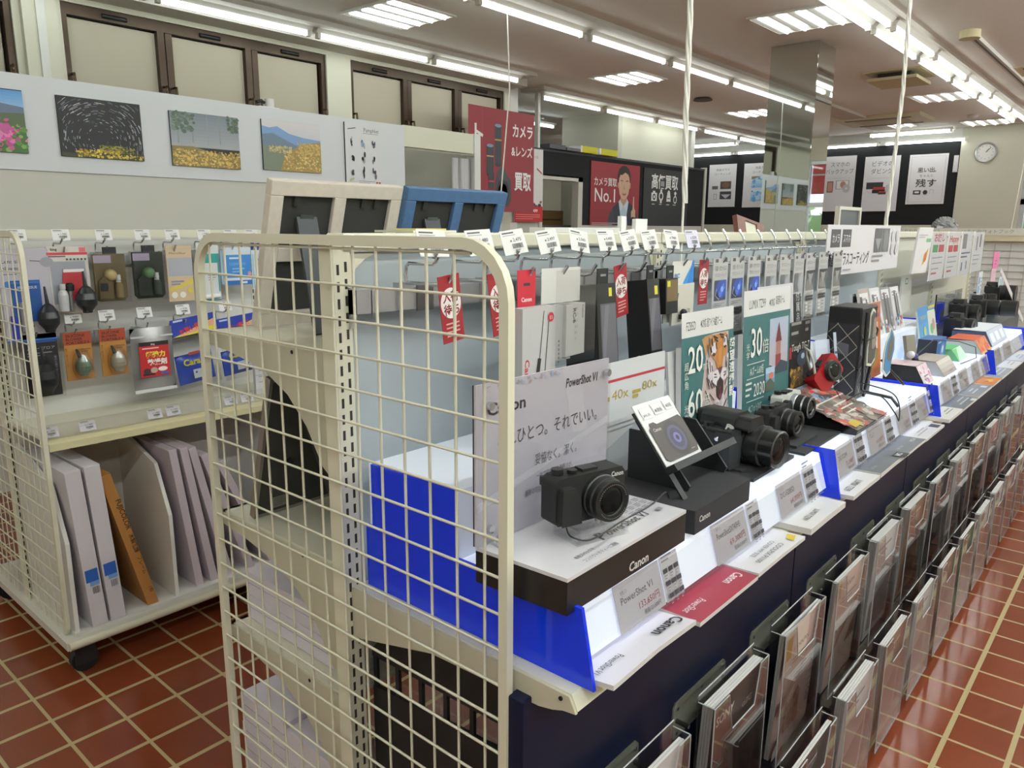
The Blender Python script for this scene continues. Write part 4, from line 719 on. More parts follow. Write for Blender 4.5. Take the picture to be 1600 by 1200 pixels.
# left-hand shelves
def lshelf(z, y1=1.83, hole=True):
    m = MB(); m.box(-.742, -.37, .028, y1, z - .012, z, CREAM); m.prism([(-.742, z), (-.742, z - .028), (-.734, z - .028), (-.734, z)], (0, .028, 0), X3, Z3, Y3, 0, y1 - .028, CREAM); o = m.build('shelf', CG)
    b = MB(); b.prism([(-.37, z - .004), (-.738, z - .004), (-.738, z - .026), (-.66, z - .034), (-.56, z - .052), (-.49, z - .085), (-.44, z - .13), (-.40, z - .19), (-.37, z - .21)], (0, .024, 0), X3, Z3, Y3, 0, .004, M('c6c1ac', .45)); b.cyl((-.47, .0239, z - .012), (-.47, .0232, z - .012), .0035, BLACK, 8); b.build('shelf_bracket', o)
for z in (1.163, .812, .575): lshelf(z)
m = MB(); m.box(-.375, -.33, .045, YEND, .09, .125, CREAMD)
m.build('base_rail', CG)
for y in PY: MB().box(-.735, -.02, y, y + .03, .09, .128, CREAMD).build('base_foot', CG)
MB().box(-.742, -.37, .028, .19, .129, .1305, CREAM).build('base_tray', CG)
for x in (-.70, -.03):
    for y in (.06, 4.4):
        m = MB(); m.cyl((x - .013, y, .038), (x + .013, y, .038), .0375, BLACK, 16); m.box(x - .02, x - .014, y - .025, y + .025, .03, .101, DARK); m.box(x + .014, x + .02, y - .025, y + .025, .03, .101, DARK); m.build('castor', CG)
# navy fascia boards under the front shelf
NAVY = M('0e152f', .45, spec=.22)
for i in range(5):
    m = MB(); m.box(.012, .038, PY[i] - .008 if i == 0 else PY[i] + .0145, PY[i + 1] + .011, .045, .760, NAVY)
    solo(m, 'fascia_board', 'dark navy board under the front shelf, ' + ['nearest to the wire grid end', 'second bay from the grid end', 'third bay from the grid end', 'fourth bay from the grid end', 'farthest bay'][i], 'board', 'navy boards below the lit shelf', bevel=.002)
# black case with a strip of windows inside the rack end
t = thing('storage_case', 'black storage case with a strip of windows under the near lit shelf', 'storage case', (-.16, .2, .131))
m = MB(); KC = M('121213', .6)
m.prism([(-.330, .655), (-.330, .668), (-.303, .698), (.008, .742), (.008, .662)], (0, .055, 0), X3, Z3, Y3, 0, .008, KC)
m.prism([(-.330, .131), (-.330, .600), (.008, .623), (.008, .131)], (0, .055, 0), X3, Z3, Y3, 0, .008, KC)
m.build('front_panel', t)
for k in range(6): xx = -.325 + k * .0555; m = MB(); m.box(xx - .004, xx + .004, .056, .062, .595, .668, KC); m.build('window_bar', t)
m = MB(); m.obox((-.325, .0595, .603), X3, (Z3 + X3 * 0), Y3, (0, .33), (0, .055), (0, .001), ACR); m.build('clear_strip', t)
# goods on the left-hand shelves ------------------------------------------------------------------
def multiframe(label, y0, w, c, x0=-.655, z0=1.1635, h=.268, noise=.12):
    t = thing('framed_picture', label, 'photo frame', (x0, y0 + w / 2, z0)); a = math.atan2(.08, .255)
    V = Vector((math.sin(a), 0, math.cos(a))); U = Y3; N = U.cross(V); o = Vector((x0 + .003, y0, z0 + .0055)); F = M(c, .5, noise=noise, nscale=80); B = .026
    m = MB(); m.obox(o, U, V, N, (0, w), (0, B), (-.018, 0), F); m.obox(o, U, V, N, (0, w), (h - B, h), (-.018, 0), F)
    for u in (0, w / 2 - B / 2, w - B): m.obox(o, U, V, N, (u, u + B), (B, h - B), (-.018, 0), F)
    m.obox(o, U, V, N, (B, w / 2 - B / 2), (h * .46, h * .46 + B), (-.018, -.001), F); m.obox(o, U, V, N, (w / 2 + B / 2, w - B), (h * .46, h * .46 + B), (-.018, -.001), F)
    m.build('frame', t, bevel=.0015)
    m = MB(); bk = M('2b2b2a', .7)
    for u0, u1 in ((B, w / 2 - B / 2), (w / 2 + B / 2, w - B)):
        for v0, v1 in ((B, h * .46), (h * .46 + B, h - B)): m.obox(o, U, V, N, (u0, u1), (v0, v1), (-.014, -.008), bk)
    m.build('backing_board', t); k = M('3a3936', .5, .4)
    for u in (B + .03, w * .7, w - B - .03):
        m = MB(); m.obox(o, U, V, N, (u - .006, u + .006), (h - B - .018, h - B), (-.008, -.004), k); m.build('turn_clip', t)
    e = MB(); p0 = o + U * (w * .27) + V * (h * .76) + N * -.006; p1 = Vector((x0 + .128, y0 + w * .20, z0 + .001)); d = (p1 - p0).normalized(); s = U
    nn = d.cross(s).normalized(); e.obox(p0, s, d, nn, (-.02, .022), (0, (p1 - p0).length), (-.003, .003), M('33373a', .6)); e.build('easel_leg', t)
    m = MB(); m.obox(p0, s, V, N, (-.014, .014), (-.004, .006), (0, .005), CHROME); m.build('hinge', t)
multiframe('whitewashed wooden multi photo frame seen from its black back', .07, .288, 'c9c0b4')
multiframe('blue wooden multi photo frame seen from its black back', .372, .295, '4a6a92', noise=.2)
t = thing('framed_picture', 'silver edged photo frame with dark grey back and easel on the second shelf', 'photo frame', (-.64, .14, .8125)); a = math.atan2(.085, .275); V = Vector((math.sin(a), 0, math.cos(a))); N = Y3.cross(V); o = Vector((-.647, .043, .8148)); GB = M('3c3c38', .75)
MB().obox(o, Y3, V, N, (0, .2), (0, .285), (-.005, 0), GB).build('backing_board', t)
m = MB(); SV = M('a8a39c', .3, .8); m.obox(o, Y3, V, N, (-.004, .204), (-.0, .006), (-.014, .001), SV); m.obox(o, Y3, V, N, (-.004, .204), (.283, .289), (-.014, .001), SV); m.obox(o, Y3, V, N, (-.006, 0), (0, .289), (-.014, .001), SV); m.obox(o, Y3, V, N, (.2, .206), (0, .289), (-.014, .001), SV); m.build('frame', t)
m = MB(); p = o + Y3 * .08 + V * .2; q = Vector((-.50, .125, .8128)); d = (q - p).normalized(); m.prism([(-.01, -.05), (.05, -.02), (.075, .02), (.075, (q - p).length), (.0, (q - p).length)], p, Y3, d, d.cross(Y3).normalized() * -1, 0, .003, GB); m.cyl(p + N * .0005 + V * -.09 - Y3 * .025, p + N * .004 + V * -.09 - Y3 * .025, .008, BLACK, 10); m.cyl(p + N * .004 + Y3 * .03, p + N * .009 + Y3 * .03, .008, BLACK, 10); m.build('easel_leg', t)
m = MB(); m.layers(o + Y3 * .03 + V * .012, Y3, V, .035, [('r', 0, 0, 100, 70, '8c8b84'), ('ln', 8, 58, 80, 5, 11, 4, '55544f')], .0004); m.build('sticker', t)
CT = M('dad4de', .6); G = 'white cartons on the left-hand shelves'
def carton(x0, x1, y0, y1, z0, z1, label):
    m = MB(); m.box(x0, x1, y0, y1, z0, z1, CT); m.box(x0 - .0006, x1 + .0006, y0 - .0006, y0 + .001, (z0 + z1) / 2 - .0006, (z0 + z1) / 2 + .0006, M('9c94a2', .7)); solo(m, 'carton', label, 'carton', G, bevel=.003)
carton(-.735, -.40, .06, .30, .576, .626, 'white carton on the third left shelf, under the other'); carton(-.738, -.41, .062, .30, .6265, .676, 'white carton on top of the third left shelf stack')
for i, (z0, z1) in enumerate(((.131, .178), (.1785, .225), (.2255, .272), (.2725, .318), (.3185, .352), (.3525, .372), (.3725, .418))): carton(-.737 + (.004 if i % 2 else 0), -.58, .032, .158, z0, z1, 'white carton at the foot of the left side, %s from below at the outer end' % ORD[i])
carton(-.575, -.42, .034, .14, .131, .26, 'tall white carton at the foot of the left side, next to the upright, lower'); carton(-.575, -.42, .034, .135, .2605, .34, 'white carton at the foot of the left side, next to the upright, middle'); carton(-.577, -.43, .034, .13, .3405, .408, 'white carton at the foot of the left side, next to the upright, topmost')
solo(MB().box(-.47, -.37, .2, .3, 1.3402, 1.344, M('d9d7c4', .6)).box(-.44, -.385, .22, .29, 1.344, 1.347, M('d6c878', .6)), 'envelope', 'yellow and white envelopes lying on top of the rack by the grid', 'envelope')
solo(MB().box(-.37, -.3325, .50, .76, 1.3402, 1.350, M('dcdcd8', .6)), 'notebook', 'thin white notebook on the rack top before the red poster', 'notebook')
for i, (y, h, w, l) in enumerate(((.80, .035, .02, 'small white card standing on the rack top, in front of the suited man'), (.86, .03, .05, 'white folded card on the rack top before the dark grey poster'))):
    solo(MB().box(-.365, -.355, y, y + w, 1.3402, 1.3402 + h, WHITE), 'card', l, 'card')
t = thing('framed_picture', 'small brown wooden photo frame standing on the rack top before the black wall', 'photo frame', (-.36, 1.47, 1.3402)); V = Vector((-.35, .35, .87)).normalized(); BR = M('6b4034', .5)
o = Vector((-.352, 1.395, 1.341)); U = Y3; V = Vector((-.25, .16, .95)).normalized(); U = (U - V * U.dot(V)).normalized(); N = U.cross(V); m = MB(); w, h = .175, .05
m.obox(o, U, V, N, (0, w), (0, .008), (-.014, 0), BR); m.obox(o, U, V, N, (0, w), (h - .008, h), (-.014, 0), BR); m.obox(o, U, V, N, (0, .05), (.008, h - .008), (-.014, 0), BR); m.obox(o, U, V, N, (w - .05, w), (.008, h - .008), (-.014, 0), BR); m.build('frame', t); MB().obox(o, U, V, N, (.05, w - .05), (.008, h - .008), (-.01, -.004), M('c9c8b8', .6)).build('backing_board', t)
# ---- hooks, tags and goods facing the aisle ---------------------------------------------------------
HY = [.131, .234, .316, .407, .494, .585, .666, .744, .833, .927, 1.022, 1.117, 1.21, 1.32, 1.41, 1.515, 1.60, 1.71, 1.83]
GN = ['red waiting tag nearest the grid', 'red waiting tag behind the grid post', 'white and red cable release box', 'bagged white remote box', 'long black windowed box by the grid post', 'red waiting tag between the black boxes', 'slim black box with a yellow foot', 'short brown and black box', 'white and blue eyecup bag', 'red waiting tag before the coating cards', 'first blue coating card', 'second blue coating card', 'third blue coating card', 'first moon coating card', 'second moon coating card', 'third moon coating card', 'first mountain coating card', 'second mountain coating card', 'third mountain coating card']
hk = hook_mesh(.112, .014, .085).build('display_hook', world=False, loc=(0, 0, 0)); hk2 = None
for i, (y, n) in enumerate(zip(HY, GN)):
    if i == 0: o = hk
    elif i == 10:
        m = hook_mesh(.112, .014, .078); m.tube([(.07, 0, .034), (.078, 0, .04), (.07, 0, .066), (.058, 0, .082)], .003, CHROME, 8); m.tube([(.078, -.03, .033), (.078, .03, .033)], .0024, CHROME, 6); o = hk2 = m.build('display_hook', world=False, loc=(0, 0, 0))
    else: o = (hk if i < 10 else hk2).copy(); COL.objects.link(o)
    o.location = (-.3245, y, 1.265); tag(o, 'chrome display hook holding the ' + n, 'hook', 'chrome hooks on the long rack')
for i, (p, r) in enumerate(zip(['3,230', '1,480', '2,475', '2,497', '5,940', '4,400', '3,355', '2,980', '780', '220'], [-.03, .05, .1, .1, -.14, .0, .1, .06, -.06, 0.0])):
    price_tag(-.236, HY[i] - .008, 1.307, p, 'white price tag above the ' + GN[i] if i < 9 else 'bluish stack of price tags above the ' + GN[i], 'price tags on the long rack', .058, .3, r, 'dedcdb' if i < 9 else 'cfcbe0')
# red "waiting for stock" tags
def wait_tag(y, label, roll=.1):
    U = (Y3 * math.cos(roll) - Z3 * math.sin(roll)); V = (Z3 * math.cos(roll) + Y3 * math.sin(roll)) + X3 * 0; w, h = .044, .1
    p = Vector((-.215, y, 1.281)) - U * (w / 2) - V * h
    m = MB(); m.card(p, U, V, w, h, .0008, '96222a', [('e', 50, 133, 47, 52, 'e4dedc', 28), ('t', 14, 140, 40, '7c1c22', '入荷', {'b': .025, 'fit': 72}), ('t', 14, 96, 40, '7c1c22', '待ち', {'b': .025, 'fit': 72}), ('ln', 18, 62, 62, 4, 14, 5, 'd9a9a6'), ('e', 50, 214, 6, 6, '3a1216', 10)]); solo(m, 'notice_tag', label, 'tag', 'red waiting-for-stock tags')
wait_tag(.128, 'red waiting-for-stock tag behind the wire grid, nearest the upright', -.12); wait_tag(.233, 'red waiting-for-stock tag partly behind the grid post', -.16); wait_tag(.585, 'red waiting-for-stock tag between two black boxes', -.14); wait_tag(.93, 'red waiting-for-stock tag left of the grey coating cards', .0)
CANON = lambda x, y, s, c, w, a='l', **k: ('t', x, y, s, c, 'Canon', dict({'b': .022, 'fit': w, 'a': a}, **k))
t = thing('cable_release_box', 'white cable release box with a red hanging tab', 'accessory box', (-.21, .32, 1.05))
MB().card((-.213, .282, 1.222), Y3, Z3, .046, .06, .001, 'c22a3c', [('r', 32, 74, 68, 84, '3a3a3c'), CANON(20, 18, 22, 'ecdfe0', 58)]).build('hanging_tab', t)
m = MB(); m.card((-.19, .268, 1.035), Y3, Z3, .088, .187, .02, 'bdbbba', [CANON(8, 118, 18, 'b8343f', 58, rot=-1.5708), ('l', 62, 205, 50, 110, 2, '3a3230'), ('l', 78, 200, 64, 60, 2, '4a4240'), ('l', 50, 116, 40, 62, 10, '2c2826'), ('e', 82, 192, 9, 9, 'b9343c'), ('t', 78, 188, 9, 'ecdfe0', 'E3'), ('t', 8, 14, 14, '33302f', 'RS-60E3', {'b': .01, 'fit': 62}), ('ln', 10, 30, 40, 1, 3, 3, '77746f')]); m.build('box', t)
t = thing('remote_box', 'white remote control box in a clear bag', 'accessory box', (-.2, .41, 1.15))
m = MB(); m.card((-.2, .352, 1.125), (Y3 + X3 * .1).normalized(), Z3, .052, .095, .012, 'c3c1c0', [('ln', 40, 60, 6, 6, 14, 8, '7a7876')]); m.build('rear_box', t)
m = MB(); U = (Y3 - X3 * .12).normalized(); m.card((-.19, .384, 1.13), U, Z3, .066, .09, .028, 'cfcdca', [('t', 36, 126, 22, '2c2c2e', 'RC-6', {'b': .03, 'rot': -1.5708, 'fit': 40}), CANON(84, 132, 14, '55534f', 36, rot=-1.5708), ('ln', 46, 120, 3, 6, 16, 8, '8a8884'), ('ln', 54, 120, 2, 6, 16, 8, '8a8884')], side='c3c1be'); m.build('box', t)
m = MB(); m.obox((-.183, .345, 1.12), Y3, Z3, X3, (0, .115), (0, .16), (0, .0008), FILM); m.obox((-.215, .345, 1.222), Y3, Z3, X3, (0, .11), (0, .06), (0, .001), M('d8d6d2', .4)); m.build('clear_bag', t)
def nikbox(name, label, y, w, d, zt, zb, x0, lean, Lw, foot=None, win=True):
    t = thing(name, label, 'accessory box', (x0, y, zb)); V = (Z3 + X3 * lean * -1 + Y3 * .02).normalized(); h = (zt - zb); o = Vector((x0 + lean * h, y - w / 2, zb)); N = Y3.cross(V)
    m = MB(); m.obox(o, Y3, V, N, (0, w), (0, h), (-d, 0), M('141415', .45)); m.layers(o, Y3, V, w, Lw); 
    m.layers(o - N * d, N, V, d, [('e', 50, 45, 12, 14, '141415'), ('e', 50, 40, 14, 14, 'cfcfcf'), ('e', 50, 40, 9, 9, '141415'), ('e', 50, 74, 10, 11, '6a6a6a'), ('e', 50, 74, 6, 7, '141415')] if foot is None else [('r', 0, 0, 100, 16, 'b8c21e'), ('e', 50, 66, 16, 14, 'd2d2d2'), ('e', 50, 66, 10, 9, '141415'), ('e', 50, 42, 12, 10, '6f6f6f'), ('e', 50, 24, 12, 9, 'c9c9c9')], .0003)
    m.build('box', t)
    m = MB(); m.obox(Vector((x0 - .004, y - w * .3, zt - .004)), Y3, Z3, X3, (0, w * .55), (0, .03), (-.001, .001), BLACK); m.box(x0 - .0028, x0 - .0024, y - w * .15, y + w * .12, zt + .012, zt + .016, GREY); m.build('hanging_tab', t)
    return t
yl = 'cfc83a'
nikbox('accessory_box', 'long black box with a clear window beside the grid post', .497, .062, .075, 1.252, 1.03, -.19, .10, [('r', 62, 320, 78, 345, yl), ('r', 14, 60, 96, 300, '55535a'), ('r', 18, 64, 92, 296, '5f5d64'), ('p', [(18, 64), (60, 296), (40, 296), (18, 180)], '6d6b73'), ('l', 14, 62, 96, 62, 2, 'a9a9ac')])
nikbox('accessory_box', 'slim black box with a yellow foot and a clear window', .672, .046, .052, 1.252, 1.06, -.196, .12, [('r', 58, 350, 84, 388, yl), ('r', 8, 110, 92, 335, '5a585f'), ('p', [(8, 110), (70, 335), (40, 335), (8, 220)], '6b6971'), ('r', 6, 16, 94, 96, 'c9c8c6'), ('t', 12, 74, 14, '3a3a3a', 'MC-DC2', {'fit': 60}), ('ln', 12, 58, 60, 3, 12, 4, '77777a')], foot=1)
nikbox('accessory_box', 'short brown and black box behind the slim black one', .758, .05, .05, 1.248, 1.175, -.2, .06, [('r', 8, 52, 96, 140, '6f5a38'), ('r', 12, 112, 36, 136, yl)])
t = thing('eyecup_bag', 'white and blue header bag with a small black eyecup', 'accessory pack', (-.21, .83, 1.155))
MB().card((-.214, .785, 1.225), Y3, Z3, .094, .056, .001, 'd6d4ce', [('p', [(44, 0), (60, 20), (100, 60), (100, 0)], '3d93d6'), ('p', [(70, 4), (92, 60), (100, 60), (100, 0), (66, 0)], '2f7cc8'), ('t', 10, 22, 14, '3f86c0', 'JJC', {'b': .02, 'fit': 24})]).build('header_card', t)
m = MB(); m.card((-.212, .788, 1.145), (Y3 + Z3 * .03).normalized(), Z3, .094, .085, .006, 'cdc8bc', [('p', [(0, 72), (28, 72), (24, 58), (2, 58)], '4a6f86'), ('dots', 55, 14, 84, 32, 60, 1.2, ['6a6864', '8a8884'], 3)]); m.build('bag', t)
m = MB(); m.ball((-.202, .82, 1.172), .008, BLACK, 10); m.box(-.208, -.2, .81, .832, 1.158, 1.168, BLACK); m.build('eyecup', t)
MB().card((-.224, .772, 1.15), Y3, Z3, .08, .1, .003, 'c6c3ba', []).build('rear_bag', t)
def coat(y, w, label, kind, lean=.0, n=0):
    x = -.213 - .002 * (n % 2); z1 = 1.282; h = .19; V = (Z3 - Y3 * .035).normalized()
    pic = {'blue': [('r', 12, 122, 90, 184, '4a4a5e'), ('p', [(12, 150), (34, 178), (60, 184), (90, 184), (90, 140), (60, 126)], '3f55a8'), ('p', [(30, 130), (50, 160), (70, 176), (80, 160), (56, 132)], '5a78d8'), ('p', [(14, 138), (40, 124), (46, 128), (24, 160)], 'a9aac0'), ('p', [(18, 138), (40, 127), (44, 130), (26, 155)], '23263a'), ('e', 60, 156, 9, 9, '8fb4f0')],
           'moon': [('r', 10, 112, 96, 184, '8d8f94'), ('p', [(10, 184), (10, 130), (30, 112), (56, 112), (40, 140), (46, 184)], '6a6b70'), ('p', [(60, 112), (46, 140), (56, 170), (80, 184), (96, 184), (96, 112)], 'a9aab0')],
           'mt': [('r', 10, 112, 96, 190, '5a5a5c'), ('p', [(10, 112), (10, 150), (50, 165), (96, 112)], '7d7b78'), ('p', [(22, 184), (50, 128), (80, 184)], '9a9896'), ('p', [(10, 190), (10, 180), (50, 176), (96, 182), (96, 190)], '38383a')]}[kind]
    m = MB(); m.card((x, y - w / 2 + .004, z1 - h), Y3, V, w, h, .0022, 'b9b7b6', [('r', 14, 238, 34, 248, '55545a'), ('r', 76, 238, 94, 248, '55545a'), ('t', 12, 214, 16, '6a696c', '抗菌・抗ウイルス' if kind == 'blue' else 'ガラスコート', {'fit': 78}), ('t', 12, 194, 14, '77767a', 'ガラスコーティング', {'fit': 78})] + pic + [('ln', 10, 112 if kind == 'blue' else 102, 70, 2, 6, 2, '8a898c'), ('r', 8, 84, 88, 93, '3f3d3d'), ('r', 8, 73, 88, 82, '3f3d3d'), ('r', 8, 58, 32, 66, 'd6d4d3'), ('ln', 42, 60, 40, 1, 3, 4, '8a898c'), ('r', 8, 44, 32, 52, 'd6d4d3'), ('ln', 42, 46, 40, 1, 3, 4, '8a898c'), ('r', 8, 30, 32, 38, 'd6d4d3'), ('ln', 42, 32, 40, 1, 3, 4, '8a898c'), ('ln', 8, 24, 70, 2, 5, 2, '9a999c'), ('r', 0, 0, 100, 13, '55514f'), ('ln', 18, 5, 60, 1, 3, 4, '9a9794')])
    solo(m, 'coating_card', label, 'product card', 'grey coating cards on hooks')
for i in range(9):
    k = ['blue', 'moon', 'mt'][i // 3]; j = i % 3
    coat(HY[10 + i] - .012, .076 if i < 3 else .074, ['%s grey coating card with a blue phone picture', '%s grey coating card with a pale moon picture', '%s grey coating card with a mountain picture'][i // 3] % ['first', 'second', 'third'][j], k, n=i)
m = MB(); m.card((-.232, 1.76, 1.205), (Y3 + X3 * .0).normalized(), Z3, .80, .158, .003, 'd6d2d6', [('r', 4, 11, 15, 18, '4d4a4e'), ('r', 17, 11, 28, 18, '4d4a4e'), ('t', 5.4, 13, 4, 'e6e2e4', 'カメラ', {'fit': 8.4}), ('t', 18.4, 13, 4, 'e6e2e4', 'スマホ', {'fit': 8.4}), ('t', 2, 4, 6, '3d3b3e', '液晶用ガラスコーティング', {'b': .01, 'fit': 52}), ('r', 60, 8, 71, 18.5, '5f5d60'), ('p', [(61, 14), (66, 9), (70, 14)], '9a989a'), ('r', 72, 8, 82, 18.5, '6a686a'), ('e', 77, 13, 3.5, 5, '7d7b7d'), ('ln', 58, 6, 16, 2, 2, .8, '8a888c'), ('e', 88, 15, 2.6, 2.6, 'c6c2c6'), ('e', 95, 15, 2.6, 2.6, 'c6c2c6'), ('e', 88, 9, 2.6, 2.6, 'c6c2c6'), ('e', 95, 9, 2.6, 2.6, 'c6c2c6'), ('ln', 20, 1.6, 14, 1, 2, .5, '9a989c')])
solo(m, 'sign_board', 'wide white glass coating sign board above the hook goods', 'sign')
# ================================================================== LIT DISPLAY STEPS
GLOW = M('e9f0ff', .35, emit=LIGHTBOX); GLOW2 = M('e4ebf7', .35, emit=LIGHTBOX * .32); BLUE = M('1036d8', .12, emit=.10)  # blue plates glow slightly, standing in for light passing through them
def bay0(i): return .046 + .905 * i
WHICH = ['nearest the wire grid', 'second from the grid', 'third from the grid', 'fourth from the grid', 'farthest']
for i in range(4):
    y0, y1 = bay0(i), bay0(i) + .9; nm = WHICH[i]
    t = thing('light_step', 'glowing white stepped display with blue side plates, ' + nm, 'light display', (-.1, (y0 + y1) / 2, .7885), 0, 'glowing stepped displays')
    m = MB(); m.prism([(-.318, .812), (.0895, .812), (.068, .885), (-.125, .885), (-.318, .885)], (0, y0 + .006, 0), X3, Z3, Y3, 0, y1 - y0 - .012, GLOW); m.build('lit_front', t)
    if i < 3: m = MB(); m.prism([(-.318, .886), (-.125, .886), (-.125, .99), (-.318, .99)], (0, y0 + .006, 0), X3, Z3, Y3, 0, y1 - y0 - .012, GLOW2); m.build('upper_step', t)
    pl = [(-.322, .7885), (.117, .7885), (.0955, .893), (-.122, .893), (-.124, .996), (-.306, .992), (-.306, .89), (-.322, .89)]
    m = MB(); m.prism(pl, (0, y0, 0), X3, Z3, Y3, 0, .0055, BLUE); m.build('side_plate', t)
    if i == 3: m = MB(); m.prism(pl, (0, y1 - .005, 0), X3, Z3, Y3, 0, .005, BLUE); m.build('side_plate', t)
    m = MB(); sv = Vector((-.0215, 0, .073)).normalized(); so = Vector((.0925, y0 + .012, .811)); sn = Y3.cross(sv)
    m.obox(so, Y3, sv, sn, (0, y1 - y0 - .03), (.0, .062), (.0015, .0022), ACR)
    for yy in (0, ): m.obox(so, Y3, sv, sn, (yy, yy + .0015), (.0, .064), (.002, .003), M('5a62b4', .4))
    m.build('card_pocket', t)
# ---- price cards and spec cards on the lit slope
SV = Vector((-.0215, 0, .073)).normalized(); SN = Y3.cross(SV)
def slope_card(y0, w, L, label, group, h=.066, base='c3bfc8', name='price_card', cat='price card'):
    m = MB(); m.card(Vector((.0915, y0, .8125)) + SN * .0016, Y3, SV, w, h, .0006, base, L); solo(m, name, label, cat, group)
def pc(maker, model, price, tax): return [('t', 12, 42, 6, '4a4a55', maker, {'fit': 14}), ('t', 10, 31, 12, '3f3f4a', model, {'fit': min(70, 7 * len(model))}), ('t', 90, 15, 11, '9c3a4c', price + '円', {'a': 'r', 'fit': 48}), ('t', 90, 5.5, 7, '5a5a66', '税抜' + tax + '円', {'a': 'r', 'fit': 38})]
def spec(n): return [('ln', 8, 128, 60, 2, 12, 5, '8a8790')] + [q for r in range(3) for c in range(3) for q in (('r', 8 + c * 30, 82 - r * 36, 32 + c * 30, 96 - r * 36, '3f3c46'), ('ln', 12 + c * 30, 74 - r * 36, 16, 2, 8, 3, '8a8790'))]
PCS = [('キヤノン', 'PowerShot V1', '133,650', '121,500', 'first price card from the grid end of the lit slope'), ('キヤノン', 'PowerShotSX740HS', '69,300', '63,000', 'second price card from the grid end'), ('パナソニック', 'DC-FZ85D', '64,350', '58,500', 'third price card from the grid end, before the first blue divider'),
       ('パナソニック', 'DC-TZ99', '75,240', '68,400', 'price card just past the first blue divider'), ('オリンパス', 'TG-7', '64,350', '58,500', 'second price card past the first blue divider'), ('リコー', 'WG-80', '36,300', '33,000', 'third price card past the first blue divider'), ('ケンコー', 'KC-DC10', '22,000', '20,000', 'last price card before the second blue divider'),
       ('コダック', 'PIXPRO', '19,800', '18,000', 'price card just past the second blue divider'), ('コダック', 'FZ45', '24,200', '22,000', 'second price card past the second blue divider'), ('フジ', 'instax', '14,300', '13,000', 'third price card past the second blue divider'), ('フジ', 'instax', '12,100', '11,000', 'fourth price card past the second blue divider'), ('チェキ', 'mini', '11,000', '10,000', 'price card below the far black cameras'), ('ソニー', 'ZV-1', '88,000', '80,000', 'second price card below the far black cameras')]
PY0 = [(.145, .118), (.43, .124), (.695, .12), (1.02, .115), (1.245, .125), (1.495, .118), (1.695, .11), (2.0, .12), (2.25, .13), (2.46, .12), (2.63, .15), (2.87, .16), (3.10, .18)]
for (a, b, c, d, w), (y0, wd) in zip(PCS, PY0): slope_card(y0, wd, pc(a, b, c, d), 'grey price card, ' + w, 'price cards on the lit slope')
for y0, wd, w in ((.267, .05, 'beside the first price card'), (.562, .048, 'beside the second price card'), (.826, .058, 'beside the third price card, next to the blue divider'), (1.145, .062, 'beside the fourth price card'), (1.385, .058, 'beside the fifth price card'), (1.625, .06, 'beside the sixth price card'), (1.825, .085, 'next to the second blue divider'), (2.14, .065, 'just past the second blue divider')):
    slope_card(y0, wd, spec(0), 'white nine-box feature card, ' + w, 'feature cards on the lit slope', base='cdcad2', name='feature_card', cat='feature card')
# ---- catalogues lying on the ledge under the slope
G = 'catalogues on the ledge below the lit slope'
def catalogue(y0, y1, c, L, label, curl=.0, n=10, th=.007):
    m = MB(); k = 8; x0, x1 = -.03, .142; W_ = y1 - y0; zb = .7892
    cm = M(c, .35); pm = M('d6d3d0', .7)
    def z(u, v): return curl * max(0, (u - .3)) ** 2 * 2 * (1 - abs(2 * v - 1) * .3)
    top = [(x0 + (x1 - x0) * i / k, y0 + W_ * j / 4, zb + th + z(i / k, j / 4)) for j in range(5) for i in range(k + 1)]; bot = [(a, b, c_ - th) for a, b, c_ in top]
    K = k + 1; q = [(j * K + i, j * K + i + 1, (j + 1) * K + i + 1, (j + 1) * K + i) for j in range(4) for i in range(k)]
    m.add(top, q, cm, True); m.add(bot, [f[::-1] for f in q], pm)
    E_ = [j * K + k for j in range(5)]; al = top + bot; o = len(top)
    m.add(al, [(E_[j], o + E_[j], o + E_[j + 1], E_[j + 1]) for j in range(4)], pm); m.add(al, [(i, o + i, o + i + 1, i + 1) for i in range(k)], pm); m.add(al, [(4 * K + i + 1, o + 4 * K + i + 1, o + 4 * K + i, 4 * K + i) for i in range(k)], pm)
    zc = zb + th + z(.7209, .5) + .0002; zf = zb + th + z(1, .5)
    V = (Vector((x1, 0, zf)) - Vector((.094, 0, zc))).normalized() if curl else X3
    m.layers(Vector((.094, y1, zc + .0004)), -Y3, V, W_, L, .0002)
    return solo(m, 'catalogue', label, 'catalogue', G)
ps = lambda s: [('t', 8, 8, 10, '2c2c34', s, {})]
catalogue(.052, .262, 'dcd8e0', [('t', 4, 8, 13, '26262e', 'Canon', {'b': .022, 'fit': 30}), ('t', 68, 5, 8, '33333c', 'PowerShot V1', {'sh': .2, 'fit': 29})], 'white catalogue with dark lettering, nearest the grid end of the ledge', .014)
catalogue(.275, .475, '9c3346', [('t', 6, 7, 11, 'ead9dd', 'Canon', {'b': .02, 'fit': 24}), ('t', 66, 6, 9, 'ead9dd', 'PowerShot', {'sh': .2, 'fit': 28})], 'dark red catalogue on the ledge')
catalogue(.478, .682, 'd6d3d6', [('p', [(5, 9), (18, 13), (18, 20), (5, 17)], 'd0b83a'), ('t', 30, 12, 6.5, '55555c', 'COOLPIX P1100', {'fit': 52}), ('t', 30, 4, 6, '77777e', 'COVER MY SIZE', {'fit': 44})], 'white catalogue with a small yellow emblem', .004)
catalogue(.712, .905, 'd9d7d4', [('t', 42, 8, 8, '44444c', 'LUMIX TZ99', {'sh': .1, 'fit': 38})], 'thick white catalogue stack before the first blue divider', .003, th=.012)
catalogue(.958, 1.145, 'dad8da', [('t', 36, 9, 11, '3d3d46', 'LUMIX TZ99', {'sh': .1, 'fit': 50})], 'white catalogue just past the first blue divider', .003, th=.009)
